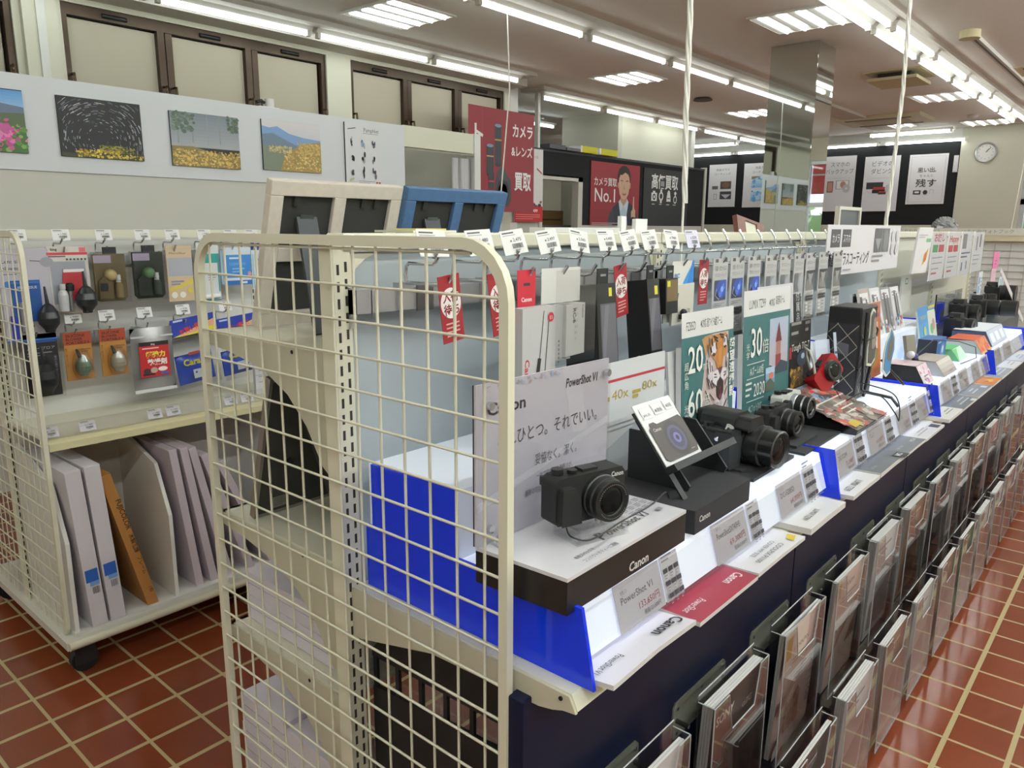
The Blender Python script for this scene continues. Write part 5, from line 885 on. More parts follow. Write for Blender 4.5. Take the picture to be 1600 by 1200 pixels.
catalogue(1.152, 1.37, '6d7076', [('r', 4, 12, 26, 26, '3a3c40'), ('t', 8, 14, 9, 'dcdcdc', 'OM', {'b': .02, 'fit': 14}), ('t', 76, 8, 6, 'a9abb0', 'WG-90', {'fit': 16})], 'dark grey catalogue with a white emblem on the ledge', .004, th=.011)
catalogue(1.378, 1.56, '777a80', [('t', 8, 10, 8, 'd9d9d9', 'RICOH', {'b': .02, 'fit': 22}), ('t', 62, 8, 6, 'c3c3c6', 'WG-1000', {'fit': 26})], 'grey catalogue with pale lettering on the ledge', .003)
catalogue(1.565, 1.775, 'd9d6d8', [('r', 8, 8, 26, 20, '4a4a50'), ('ln', 40, 10, 50, 2, 5, 1.2, '9a98a0')], 'white catalogue with a dark square before the second blue divider')
catalogue(1.835, 2.02, 'd5d2ce', [('ln', 12, 12, 50, 2, 6, 2, '8a8a8e')], 'white catalogue just past the second blue divider', th=.01)
catalogue(2.03, 2.255, '6f7680', [('ln', 10, 10, 60, 2, 7, 2, 'c3c6cc'), ('r', 12, 16, 30, 22, 'd3d6da')], 'slate grey catalogue past the second blue divider')
catalogue(2.268, 2.51, '868c94', [('r', 10, 8, 26, 16, 'd3d6da'), ('ln', 44, 8, 40, 2, 6, 2, 'd3d6da')], 'light slate catalogue beside the slate grey one', th=.009)
catalogue(2.53, 2.70, 'd0873a', [('e', 50, 12, 24, 7, 'e6b04a'), ('e', 60, 10, 8, 4, 'b84a2a')], 'orange catalogue on the far ledge')
catalogue(2.72, 2.96, '9aa1ae', [('ln', 10, 10, 70, 2, 7, 2, 'd9dce2')], 'pale blue grey catalogue on the far ledge', th=.009)
catalogue(2.98, 3.2, 'd5d4da', [('ln', 10, 10, 50, 2, 7, 2, 'a2a2aa')], 'white catalogue on the far ledge'); catalogue(3.22, 3.44, 'c9ccd4', [('ln', 10, 10, 60, 2, 7, 2, 'a2a2aa')], 'last pale catalogue in view on the far ledge')

# ================================================================== RISERS, CAMERAS, SIGNS
MAT = M('26262a', .75, bump=.2, bscale=900); GLOSSW = M('d9d7dd', .12, coat=.6)
zt_ = .886
def quadprism(m, q, z0, z1, mat, top=None):
    vs = [(x, y, z0) for x, y in q] + [(x, y, z1) for x, y in q]
    m.add(vs, [(0, 3, 2, 1)], mat); m.add(vs, [(4, 5, 6, 7)], top or mat)
    m.add(vs, [(i, (i + 1) % 4, 4 + (i + 1) % 4, 4 + i) for i in range(4)], mat); return m
# riser 1: black box with a white glossy top
t = thing('display_riser', 'black riser with a glossy white printed top under the first camera', 'display riser', (.01, .18, zt_))
q = [(.085, .03), (.081, .332), (-.060, .330), (-.062, .024)]
m = MB(); quadprism(m, q, zt_, .930, M('1a1816', .4)); m.layers(Vector((.0853, .03, zt_)), (Vector((.081, .332, 0)) - Vector((.085, .03, 0))), Z3, .302, [('t', 47, 2.0, 6.2, 'd6d3d0', 'Canon', {'b': .022, 'fit': 17})], .0003); m.build('box', t)
m = MB(); quadprism(m, q, .9302, .9352, GLOSSW)
U = (Vector((.081, .332, 0)) - Vector((.085, .03, 0))).normalized(); V = Z3.cross(U)
m.layers(Vector((.083, .034, .9353)), U, V, .30, [('t', 40, 10, 9.5, '2f2b33', 'P', {'b': .03, 'sh': .25}), ('t', 47, 10.5, 7, '2f2b33', 'owerShot V1', {'b': .02, 'sh': .2, 'fit': 36}), ('t', 16, 7, 3, '55525c', '本格スペックを', {'fit': 14}), ('t', 16, 2.5, 3, '55525c', 'コンパクトボディーに凝縮', {'fit': 26})] + [('ln', 74 + 6 * c, 27 - 5 * r, 4.5, 3, 1.3, .5, '6a6872') for r in range(3) for c in range(4)] + [('r', 88, 8, 92, 11, '8a8892'), ('ln', 62, 30, 10, 2, 1.6, .6, '6a6872')], .0002)
m.build('printed_top', t)
# acrylic sign board behind the first camera
t = thing('acrylic_sign', 'clear acrylic sign with dark Japanese lettering standing behind the first camera', 'sign', (-.055, .165, .936))
o = Vector((-.052, .020, .937)); U = (Vector((-.046, .308, 0)) - Vector((-.052, .020, 0))).normalized(); w, h = .290, .217; N = U.cross(Z3)
m = MB(); m.obox(o, U, Z3, N, (0, w), (0, h), (-.0085, -.0055), M('c9c5d2', .3)); m.obox(o, U, Z3, N, (.0, .002), (0, h), (-.011, -.0088), BLACK)
m.layers(o - N * .0054, U, Z3, w, [('g', 0, 0, 100, 75, 'c6c2d2', 'cfcad6', 5), ('p', [(60, 75), (70, 40), (82, 40), (74, 75)], 'd5d1dc'), ('p', [(0, 20), (100, 44), (100, 40), (0, 16)], 'd9d6e0'), ('t', 7, 60, 8, '2f2a33', 'Canon', {'b': .024, 'fit': 26}), ('t', 63, 64.5, 6.5, '2f2a33', 'PowerShot V1', {'b': .016, 'sh': .2, 'fit': 27}), ('t', 13, 44, 8.4, '4f4a56', 'これひとつ。それでいい。', {'fit': 77}), ('t', 40, 30, 6.4, '5f5a66', '妥協なく。潔く。', {'fit': 33}), ('t', 41, 22.5, 3.6, '5f5a66', '一台で完結する身軽さが、', {'fit': 29}), ('t', 33, 15.5, 3.6, '5f5a66', '撮影の可能性をどこまでも広げてくれる。', {'fit': 45}), ('dots', 4, 72, 60, 74, 30, .8, ['b5a2b0', 'a9b2d0'], 3)], .0002)
m.build('printed_sheet', t)
m = MB(); m.obox(o, U, Z3, N, (0, w), (0, h), (-.0048, -.0012), ACR); m.build('clear_front', t)
for a, b in ((.02, .022), (.02, h - .028), (w - .012, h - .02), (w - .012, .022)):
    m = MB(); c = o + U * a + Z3 * b; m.cyl(c - N * .0012, c + N * .005, .0055, CHROME, 14); m.build('screw_cap', t)
m = MB(); c = o + U * .028; m.cyl(c + N * .012 - Z3 * .0, c + N * .012 + Z3 * .012, .006, CHROME, 14); m.build('screw_cap', t)
# ---- cameras --------------------------------------------------------------------------------------
CB1 = M('1b1c1c', .55, bump=.3, bscale=1800); CB2 = M('202122', .38); LENSG = M('0c0d10', .12, spec=.3); RING = M('2c2d2e', .3, .5); RINGL = M('5a5b5c', .25, .8)
def compact(name, label, loc, rz, W_=.118, H_=.068, D_=.034, lens=.03, body=CB1, lensm=None, logo='Canon', grip=True, tilt=0):
    """camera facing local +x, width along y, base at z=0"""
    t = thing(name, label, 'camera', loc, rz); lensm = lensm or CB2
    P = [(-W_ / 2 + .004, 0), (W_ / 2 - .006, 0), (W_ / 2, .006), (W_ / 2, H_ - .008), (W_ / 2 - .006, H_), (-W_ / 2 + .008, H_ - .002), (-W_ / 2, H_ - .008), (-W_ / 2, .005)]
    m = MB(); m.prism(P, (0, 0, 0), Y3, Z3, X3, -D_ * .5, D_ * .5, body)
    if logo: m.layers((D_ * .5 + .0003, -W_ / 2, 0), Y3, Z3, W_, [('t', 97, 100 * (H_ - .0125) / W_, 8, 'd9d9d9', logo, {'b': .025, 'a': 'r', 'fit': 18})], .0002)
    m.build('body', t, world=False, bevel=.003, seg=3)
    if grip:
        m = MB(); m.prism([(-W_ / 2 + .002, .003), (-W_ * .2, .003), (-W_ * .22, H_ * .62), (-W_ * .28, H_ * .8), (-W_ / 2 + .004, H_ * .8)], (0, 0, 0), Y3, Z3, X3, D_ * .5 - .001, D_ * .5 + .012, M('161717', .75, bump=.5, bscale=2500)); m.build('grip', t, world=False, bevel=.0045, seg=3)
    c = Vector((D_ * .5 - .001, W_ * .12, H_ * .47)); r = H_ * .455
    m = MB(); m.lathe([(r * 1.0, 0), (r * 1.02, lens * .25), (r * .97, lens * .3), (r * .97, lens * .62), (r * .93, lens * .7), (r * .93, lens * .98), (r * .86, lens), (r * .66, lens * .97), (r * .62, lens * .9)], c, X3, lensm, 36, mats=[lensm, lensm, RING, lensm, RING, lensm, RING, RINGL if lens > .04 else lensm, LENSG]); o = m.build('lens', t, world=False)
    m = MB(); m.lathe([(r * .6, 0), (r * .5, .0012), (.0005, .002)], c + X3 * lens * .905, X3, LENSG, 24); m.build('front_glass', o, world=False)
    m = MB(); m.layers(c + X3 * (lens + .0002) - Y3 * r - Z3 * r, Y3, Z3, 2 * r, [('e', 50 + 38.5 * math.cos(a), 50 + 38.5 * math.sin(a), 1.0, 1.0, 'a9a9ab', 6) for a in [k * .13 for k in range(49)] if math.sin(a) > .2 or math.sin(a) < -.5], .0001); m.build('ring_lettering', o, world=False)
    m = MB(); m.cyl((-.004, -W_ * .36, H_ - .001), (-.004, -W_ * .36, H_ + .006), .0085, CB2, 16); m.build('mode_dial', t, world=False)
    m = MB(); m.cyl((.004, -W_ * .2, H_ - .001), (.004, -W_ * .2, H_ + .004), .007, RING, 16); m.build('shutter_button', t, world=False)
    m = MB(); m.box(-.009, .009, -W_ * .08, W_ * .14, H_ - .001, H_ + .0028, CB2); m.build('hot_shoe', t, world=False)
    m = MB(); m.box(-D_ * .5 - .006, -D_ * .5, -W_ * .5 + .001, -W_ * .3, H_ * .72, H_ * .9, CB2); m.build('thumb_rest', t, world=False)
    return t
RZ1 = math.atan2(-.29, .957)
compact('compact_camera', 'black compact camera with a wide lens on a clear stand, nearest the grid', (.012, .162, .9585), RZ1)
# its clear stand and security cable
t = thing('acrylic_stand', 'clear acrylic stand under the first compact camera', 'camera stand', (.02, .165, .9356), RZ1)
m = MB(); m.box(-.022, .034, -.045, .045, .0003, .003, ACR); m.box(-.022, -.019, -.045, .045, .003, .055, ACR)
for y in (-.043, .04): m.box(-.022, .034, y, y + .003, .003, .021, ACR)
m.box(-.019, .034, -.045, .045, .0212, .0225, ACR); m.build('stand', t, world=False)
m = MB(); m.cyl((.02, .0, .0226), (.026, .0, .036), .005, M('bfc0c4', .2, .3), 8); m.build('front_peg', t, world=False)
def cable(pts, r, label, mat=None, name='security_cable'):
    P = [Vector(p) for p in pts]; L = []
    for i in range(len(P) - 1):
        p0, p1, p2, p3 = P[max(0, i - 1)], P[i], P[i + 1], P[min(len(P) - 1, i + 2)]
        for k in range(8):
            s = k / 8; L.append(.5 * ((2 * p1) + (p2 - p0) * s + (2 * p0 - 5 * p1 + 4 * p2 - p3) * s * s + (3 * p1 - p0 - 3 * p2 + p3) * s ** 3))
    L.append(P[-1]); return solo(MB().tube(L, r, mat or M('1d1d20', .4), 6), name, label, 'cable')
cable([(.03, .10, .9635), (.05, .085, .9615), (.068, .105, .9575), (.062, .19, .957), (.055, .27, .953), (.045, .33, .955), (.025, .38, .9275)], .0012, 'thin black security cable looping from the first compact camera')
# riser 2: low black mat box with an easel
t = thing('display_riser', 'low matt black riser carrying the slanted white camera card', 'display riser', (.0, .47, zt_))
m = MB(); quadprism(m, [(.082, .36), (.080, .565), (-.10, .60), (-.112, .335)], zt_, .925, MAT); m.layers(Vector((.0823, .36, zt_)), Vector((-.002, .205, 0)), Z3, .205, [('t', 7, 8, 7, 'd3d1ce', 'Canon', {'b': .022, 'fit': 18})], .0003); m.build('box', t, bevel=.0015)
t = thing('card_easel', 'black easel of thin boards holding the slanted white camera card', 'easel', (-.02, .48, .9252)); EB = M('17181a', .55)
TV = Vector((-.062, -.008, .086)).normalized()
for yy in (.43, .565): m = MB(); m.prism([(-.085, .9252), (.03, .9252), (.035, .935), (-.03, 1.012), (-.085, 1.012)], (0, yy, 0), X3, Z3, Y3, 0, .004, EB); m.build('side_board', t, bevel=.001)
m = MB(); tn = Y3.cross(TV); bo = Vector((.0475, .392, .9262)); bo2 = bo
m.obox(bo, Y3, TV, tn, (0, .014), (0, .16), (-.006, -.003), EB); m.obox(bo + TV * .058, Y3, TV, tn, (0, .215), (-.012, 0), (-.006, .016), EB); m.obox(bo + TV * .058, Y3, TV, tn, (0, .13), (0, .09), (-.007, -.004), EB); m.build('rest', t)
m = MB(); m.card(bo + TV * .059 + tn * .0 + Y3 * .003, Y3, TV, .118, .112, .002, 'dedede', [('r', 8, 70, 34, 88, 'd0d0d0'), ('r', 40, 72, 66, 90, 'd0d0d0'), ('r', 72, 74, 94, 90, 'd0d0d0'), ('r', 9, 71, 33, 87, 'dedede'), ('r', 41, 73, 65, 89, 'dedede'), ('r', 73, 75, 93, 89, 'dedede'), ('t', 11, 74, 6, '4a4a4c', 'Wi-Fi', {'fit': 18}), ('t', 43, 76, 7, '4a4a4c', '4K動画', {'fit': 20}), ('t', 75, 78, 7, '4a4a4c', '40倍', {'fit': 16}),
     ('p', [(6, 8), (14, 4), (92, 4), (97, 12), (97, 58), (92, 63), (30, 60), (24, 64), (14, 64), (12, 58), (6, 56)], '3d3532'), ('e', 58, 32, 28, 27, '2b2729', 28), ('e', 58, 32, 21, 20, '4a4460', 24), ('e', 58, 32, 16, 15, '33304a', 24), ('e', 58, 32, 9, 8, '6a62a0', 20), ('e', 58, 32, 4, 4, '1c1a26', 14), ('t', 12, 50, 7, 'b9b3b0', 'Canon', {'b': .02, 'fit': 20}), ('ln', 76, 9, 14, 1, 2, 1.4, '8a8280')])
solo(m, 'camera_card', 'white card with a printed black camera, slanted on the black easel', 'card')
# white board with a red rule at the back
m = MB(); m.card((-.119, .405, .887), (Y3 + X3 * .0).normalized(), (Z3 - X3 * .02).normalized(), .205, .235, .003, 'cfd0d4', [('l', 0, 99, 100, 99, 2.4, 'b5333f'), ('t', 12, 82, 12, 'b09a4a', '40x', {'fit': 26}), ('ln', 3, 82, 8, 1, 3, 4, 'b09a4a'), ('ln', 44, 83, 14, 2, 4, 3, 'b09a4a'), ('t', 60, 84, 11, 'b09a4a', '80x', {'fit': 26}), ('e', 76, 68, 5, 4, '4fa3d0'), ('ln', 4, 60, 70, 2, 4, .8, 'a9aab0'), ('p', [(0, 0), (0, 40), (50, 56), (100, 40), (100, 0)], 'b3b6be'), ('p', [(0, 0), (60, 0), (100, 22), (100, 0)], 'a3a7b0')])
solo(m, 'sign_board', 'white board with a red rule and gold zoom figures behind the slanted card', 'sign')
# ---- bridge camera
def bridge(label, loc, rz, logo='LUMIX'):
    t = thing('bridge_camera', label, 'camera', loc, rz); B = M('1c1c1d', .5, bump=.25, bscale=1500); B2 = M('1f2021', .3)
    m = MB(); m.prism([(-.062, 0), (.062, 0), (.066, .01), (.066, .062), (.058, .07), (-.062, .07)], (0, 0, 0), Y3, Z3, X3, -.03, .018, B); m.build('body', t, world=False, bevel=.005, seg=3)
    m = MB(); m.prism([(-.066, .0), (-.026, .0), (-.024, .05), (-.03, .068), (-.066, .072), (-.07, .05)], (0, 0, 0), Y3, Z3, X3, .012, .046, M('2a2d31', .7, bump=.4, bscale=2200)); m.prism([(-.066, .068), (-.03, .066), (-.032, .074), (-.066, .076)], (0, 0, 0), Y3, Z3, X3, -.01, .047, B2); m.build('grip', t, world=False, bevel=.009, seg=4)
    m = MB(); m.prism([(-.034, .068), (.04, .068), (.034, .09), (.02, .102), (-.014, .102), (-.028, .09)], (0, 0, 0), Y3, Z3, X3, -.045, .03, B2); m.prism([(-.03, .07), (.036, .07), (.024, .096), (-.018, .096)], (0, 0, 0), Y3, Z3, X3, .028, .06, B2); m.build('finder_hump', t, world=False, bevel=.007, seg=4)
    m = MB(); m.box(-.062, -.044, -.02, .026, .07, .098, M('141414', .7)); m.build('eyecup', t, world=False, bevel=.005)
    m = MB(); m.lathe([(.039, 0), (.041, .012), (.041, .03), (.0385, .032), (.0385, .034), (.041, .036), (.041, .062), (.037, .064), (.037, .092), (.034, .094), (.03, .088)], (.014, .014, .038), X3, B2, 36, mats=[B2, B2, RING, BLACK, RING, M('232425', .25), BLACK, M('1a1b1c', .2), RINGL, BLACK]); o = m.build('lens', t, world=False)
    m = MB(); m.lathe([(.03, 0), (.02, .003), (.0005, .005)], (.1, .014, .038), X3, LENSG, 24); m.build('front_glass', o, world=False)
    m = MB(); m.cyl((-.012, -.05, .074), (-.012, -.05, .083), .011, M('3a3a3b', .25, .7), 18); m.build('mode_dial', t, world=False)
    m = MB(); m.cyl((.03, -.05, .075), (.034, -.05, .082), .008, CHROME, 14); m.build('shutter_button', t, world=False)
    m = MB(); m.cyl((.02, -.069, .06), (.02, -.075, .058), .004, CHROME, 10); m.build('strap_eyelet', t, world=False)
    return t
t = thing('display_plate', 'flat black display plate under the large zoom camera', 'display plate', (-.02, .75, zt_)); m = MB(); quadprism(m, [(.046, .66), (.044, .864), (-.115, .87), (-.12, .655)], zt_, .892, MAT); m.build('plate', t); m = MB(); m.prism([(-.09, .68), (.012, .68), (.028, .70), (.028, .79), (.012, .81), (-.09, .81)], (0, 0, .8922), X3, Y3, Z3, 0, .004, MAT); m.build('raised_pad', t)
bridge('large black zoom camera with a long lens, second along the lit step', (-.045, .735, .8964), -.10)
def poster3(y0, y1, z0, z1, x, L, label, base, t_=.006, tilt=.1, name='sign_board', cat='sign', yaw=0.0, side='d5d5d6'):
    U = (Y3 + X3 * yaw).normalized(); V = (Z3 - X3 * tilt).normalized(); m = MB(); w = y1 - y0; h = (z1 - z0) / V.z
    m.obox(Vector((x, y0, z0)), U, V, U.cross(V), (0, w), (0, h), (-t_, 0), M(side, .5)); m.layers(Vector((x, y0, z0)), U, V, w, [('r', 0, 0, 100, 100 * h / w, base)] + L); return solo(m, name, label, cat)
TEAL = '3a6a6c'
tg = [('p', [(34, 0), (36, 50), (40, 70), (44, 86), (38, 104), (58, 107), (89, 107), (89, 0)], 'c2aeac'), ('p', [(36, 104), (42, 106), (56, 107), (50, 94), (44, 88)], 'b58a5c'), ('dots', 37, 4, 88, 46, 90, 4, ['d0c8d0', 'b7a7ac', 'c9b3ac', 'a5959c'], 5),
      ('p', [(52, 98), (56, 106), (84, 106), (88, 96), (84, 84), (60, 82), (52, 88)], 'ba8450'), ('p', [(65, 98), (79, 99), (78, 82), (76, 73), (66, 73), (62, 82)], 'b5763c'), ('p', [(68, 92), (75, 93), (74, 76), (68, 76)], 'c08548'),
      ('p', [(53, 88), (55, 98), (61, 99), (64, 91), (59, 87)], 'd8d3da'), ('p', [(77, 94), (79, 103), (84, 101), (85, 93)], 'd8d3da'), ('p', [(48, 84), (56, 80), (58, 66), (50, 60), (46, 70)], 'cfc6cc'), ('p', [(84, 84), (88, 86), (88, 62), (84, 64)], 'cfc6cc'),
      ('p', [(57, 71), (66, 73), (71, 68), (76, 73), (85, 72), (84, 62), (77, 60), (71, 66), (64, 57), (56, 62)], 'dcd6dc'), ('p', [(65.5, 74), (76, 74.5), (73, 69), (71, 66.5), (69, 68)], '57393c'), ('l', 71, 67, 71, 62, .8, '3a2628'), ('p', [(64, 61), (71, 65), (78, 61), (78, 50), (72, 42), (66, 47)], '2f1d1e'), ('p', [(68.5, 55), (74, 55), (74, 46), (71, 43), (69, 46)], 'b46876'),
      ('p', [(55, 88), (58, 89.6), (61.5, 87.6), (58, 85.6)], '2a2422'), ('p', [(78.6, 92.6), (81, 94.4), (83.6, 93.4), (81, 91.4)], '2a2422'), ('e', 58.4, 87.6, .7, .7, 'c9b06a', 8), ('e', 81.2, 93, .6, .6, 'c9b06a', 8)]
for a in ((57, 105, 66, 102), (60, 102, 66, 99), (69, 106, 78, 104), (72, 103, 78, 101.5), (54, 103, 56, 96), (49, 104, 51, 94), (46, 98, 49, 86), (52, 95, 54, 90), (62, 98, 64, 92), (84, 104, 86, 96), (86, 98, 87.6, 86), (80, 101, 79, 97), (45, 84, 48, 70), (50, 82, 52, 72), (54, 78, 56, 72), (44, 68, 50, 56), (48, 66, 56, 56), (53, 64, 60, 56), (42, 56, 50, 44), (50, 52, 60, 44), (86, 82, 87.6, 70), (84, 78, 86, 68), (83, 68, 79, 64), (87, 64, 81, 56), (86, 54, 80, 46), (44, 40, 54, 32), (56, 38, 66, 34), (86, 42, 78, 34), (42, 26, 50, 18), (84, 28, 76, 20), (59, 69, 64, 68), (59, 66, 65, 65.5), (78, 68, 83, 69), (78, 65.5, 83, 66)): tg.append(('l', *a, 1.5 if abs(a[0] - a[2]) < 6 and a[1] > 70 else 1.3, '33282c'))
fz = [('r', 0, 108, 100, 130, 'd9d8d8'), ('t', 8, 114, 11, '3a3a3c', 'FZ85D', {'fit': 17}), ('t', 34, 115, 9, '3a3a3c', '4K対応 超ワイド&超ズーム', {'fit': 42}), ('r', 0, 0, 100, 108, TEAL)] + tg + [('t', 9, 76, 34, 'e6e6e2', '20', {'b': .012, 'fit': 28}), ('t', 37, 76, 12, 'd6d6d0', 'mm', {'fit': 10}), ('vt', 3, 88, 8, 'd9d9d4', '超広角'), ('t', 9, 36, 34, 'e6e6e2', '60', {'b': .012, 'fit': 28}), ('t', 37, 42, 14, 'd6d6d0', '倍', {}), ('vt', 3, 50, 8, 'd9d9d4', '光学'), ('l', 3, 32, 40, 32, 1, 'c9d0cc'), ('t', 3, 23, 9, 'e0e0da', '高倍率ズームカメラ', {'fit': 40}), ('vt', 90, 102, 11, 'e9e9e6', '超望遠撮影', {'b': .02}), ('dots', 20, 2, 50, 14, 30, 4, ['b83a34', '5d9a3a', '7fae4a'], 4)]
poster3(.664, .888, .897, 1.12, -.108, fz, 'teal sign with a tiger and large zoom figures behind the large zoom camera', TEAL, yaw=.01, t_=.012, tilt=.05)
poster3(.648, .69, .991, 1.112, -.128, [], 'spare white sign showing only its left edge behind the tiger sign', 'd9d9d9', yaw=.05)
tz = [('r', 0, 102, 100, 124, 'd9d8d8'), ('t', 10, 108, 11, '3a3a3c', 'LUMIX TZ99', {'fit': 34}), ('t', 52, 108, 8, '3a3a3c', '4K対応', {'fit': 12}), ('t', 66, 109, 9, '3a3a3c', '高倍率ズーム', {'fit': 20}), ('r', 0, 0, 100, 102, TEAL), ('g', 54, 46, 96, 96, 'b5a8b2', 'a9b6cc', 6), ('r', 68, 46, 80, 62, '8a3a42'), ('r', 69, 62, 79, 74, 'a9766c'), ('p', [(67, 74), (81, 74), (77, 84), (74, 92), (71, 84)], '6d3038'), ('p', [(54, 44), (96, 44), (96, 52), (80, 56), (68, 50), (54, 54)], '33424c'), ('g', 46, 30, 66, 52, '5a6e86', 'a9c3dc', 4), ('p', [(46, 30), (46, 38), (56, 42), (66, 36), (66, 30)], '4a5648'), ('e', 58, 44, 5, 3, 'c9705a'),
      ('t', 12, 66, 36, 'e6e6e2', '30', {'b': .01, 'fit': 24}), ('t', 37, 68, 14, 'd9d9d4', '倍', {}), ('vt', 4, 80, 7, 'd9d9d4', '光学'), ('l', 6, 60, 42, 60, .8, 'c3ccc9'), ('t', 12, 50, 9, 'd9dcd9', 'iAズーム60倍', {'fit': 28}), ('l', 6, 47, 42, 47, .8, 'c3ccc9'), ('t', 20, 30, 17, 'e2e2de', '2030', {'fit': 24}), ('ln', 4, 42, 12, 3, 5, 2, 'd0d6d2'), ('l', 6, 27, 42, 27, .8, 'c3ccc9'), ('t', 10, 17, 8, 'd9dcd9', '4Kフォト対応', {'fit': 28}), ('ln', 6, 8, 34, 2, 5, 2, 'a9bab6'), ('r', 2, -8, 18, -2, 'c9bc2a')]
tz = [l if l[0] not in ('r',) or l[2] >= 0 else ('r', 2, 1, 16, 5, 'c9bc2a') for l in tz]
poster3(.945, 1.205, .892, 1.118, -.108, tz, 'teal sign with a lighthouse photograph and large figures, past the first bay', TEAL, yaw=.01, t_=.012, tilt=.05)
t = thing('display_plate', 'flat black display plate under the small cameras past the tiger sign', 'display plate', (-.01, 1.01, zt_)); m = MB(); quadprism(m, [(.056, .892), (.052, 1.128), (-.112, 1.14), (-.112, .895)], zt_, .891, MAT); m.build('plate', t); m = MB(); quadprism(m, [(.03, .915), (.028, 1.04), (-.08, 1.04), (-.08, .915)], .8912, .897, MAT); m.build('raised_pad', t)
compact('compact_camera', 'small black pocket camera with its lens out, in front of the white one', (-.045, .965, .8975), -.05, .105, .068, .03, .04, logo=None, grip=True)
compact('compact_camera', 'white pocket camera with a silver lens and black dial', (-.062, 1.075, .917), -.05, .1, .06, .028, .045, body=M('cdccc8', .4), lensm=M('a9abb0', .25, .7), logo=None, grip=True)
solo(MB().box(-.085, -.04, 1.03, 1.12, .8912, .9165, ACR), 'acrylic_block', 'clear block under the white pocket camera', 'camera stand')
# ---- black outdoor camera sign, magazine board, wedge display, red camera
og_ = [('t', 12, 96, 17, 'd0cdc9', 'Tough TG-7', {'sh': .15, 'fit': 82}), ('ln', 10, 140, 44, 2, 16, 5, '8a8684'), ('r', 2, 84, 12, 104, 'a52a38'), ('dots', 10, 20, 60, 66, 60, 7, ['8a6a30', 'b88a3a', '5a4a34', '3a3430', '6d5638'], 3), ('e', 58, 80, 22, 14, '3a4454'), ('e', 62, 84, 8, 5, 'a9b6c6'), ('ln', 70, 150, 22, 3, 12, 5, '6a6664')]
poster3(1.225, 1.375, .90, 1.117, -.112, og_, 'black outdoor camera sign with a sea creature picture', '161515', side='1c1c1d', tilt=.06)
li = [('r', 8, 6, 82, 72, 'cfccd0')] + [('l', 11 + 5 * k, 10, 11 + 5 * k, 70, 1, 'a5a2aa') for k in range(14)] + [('l', 8, 32, 82, 32, .7, '8a8890'), ('vt', 86, 66, 9, 'c9c7c9', '付属品一覧表'), ('r', 84, 14, 96, 40, '4a4a4c')]
poster3(1.125, 1.43, .99, 1.178, -.16, li, 'black framed comparison table above the lighthouse sign', '2a2a2c', side='3a3a3c')
m = MB()
for i in range(2): m.card((-.112 + .03 * i, 1.43 + .05 * i, .90 + .02 * i), (Y3 + X3 * .35).normalized(), (Z3 - X3 * .15).normalized(), .085, .215 - .05 * i, .0012, ACR, [('g', 10, 20, 80, 180, 'b9c3d6', 'd9e2f2', 6), ('r', 12, 110, 78, 118, '6a6a74'), ('r', 12, 96, 70, 104, '9fb6d6'), ('dots', 12, 20, 80, 60, 20, 6, ['8a9ab6', 'c9a9a6', 'd6d0d6'], 3)])
solo(m, 'leaflet_stand', 'clear leaflet stand with pale blue sheets beside the black outdoor sign', 'leaflet stand')
t = thing('wedge_display', 'black wedge stand with printed outdoor photo sheets on its slope', 'display wedge', (.0, 1.25, zt_))
m = MB(); m.prism([(.085, zt_), (.088, .897), (-.09, .955), (-.105, .955), (-.105, zt_)], (0, 1.13, 0), X3, Z3, Y3, 0, .22, M('101012', .15)); m.build('wedge', t, bevel=.001)
V = Vector((-.178, 0, .058)).normalized(); m = MB(); m.card(Vector((.0875, 1.132, .8985)), Y3, V, .216, .19, .001, '6a5f58', [('g', 0, 52, 100, 88, '4a3c34', '5f6a7c', 5), ('dots', 2, 54, 98, 86, 90, 6, ['7d4a34', '3d4a6a', 'b86a4a', '2f2a2c', '6a86a6', 'a53a34'], 5), ('r', 4, 60, 40, 66, 'a9a3a0'), ('e', 10, 63, 5, 3, 'b5303a'), ('r', 50, 70, 90, 76, 'a9a3a0'), ('e', 54, 73, 5, 3, 'b5303a'), ('dots', 2, 4, 98, 50, 90, 7, ['8a8078', 'b5aca6', '5a5048', '6f6860', 'a9544a'], 8), ('p', [(4, 4), (30, 4), (26, 14), (8, 14)], 'b5a038'), ('l', 0, 52, 100, 52, 2, 'c9c6c4'), ('ln', 40, 40, 40, 3, 8, 2, 'd5cfca')]); m.build('printed_sheet', t)
t = compact('compact_camera', 'red outdoor camera tilted on a clear post', (-.052, 1.345, .958), -.55, .105, .062, .03, .012, body=M('96151f', .25), logo=None, grip=False)
t.rotation_euler = (.62, -.25, -.35)
m = MB(); m.tube([(-.07, 1.30, .955), (-.075, 1.275, 1.02), (-.085, 1.275, 1.045), (-.10, 1.285, 1.05), (-.105, 1.305, 1.03), (-.085, 1.34, .94)], .0035, M('bdbab2', .4), 8); m.box(-.1, -.05, 1.29, 1.36, .9, .906, ACR); m.cyl((-.06, 1.335, .906), (-.058, 1.338, .952), .006, ACR, 10); solo(m, 'camera_stand', 'pale bent wire stand behind the red outdoor camera', 'camera stand')
cable([(-.03, 1.33, .945), (.0, 1.30, .925), (.03, 1.33, .945), (.06, 1.40, .93), (.09, 1.43, .885), (.094, 1.46, .86), (.085, 1.48, .90), (.08, 1.40, .945), (.0, 1.42, .955)], .0016, 'black cable curling from the red outdoor camera over the lit edge')
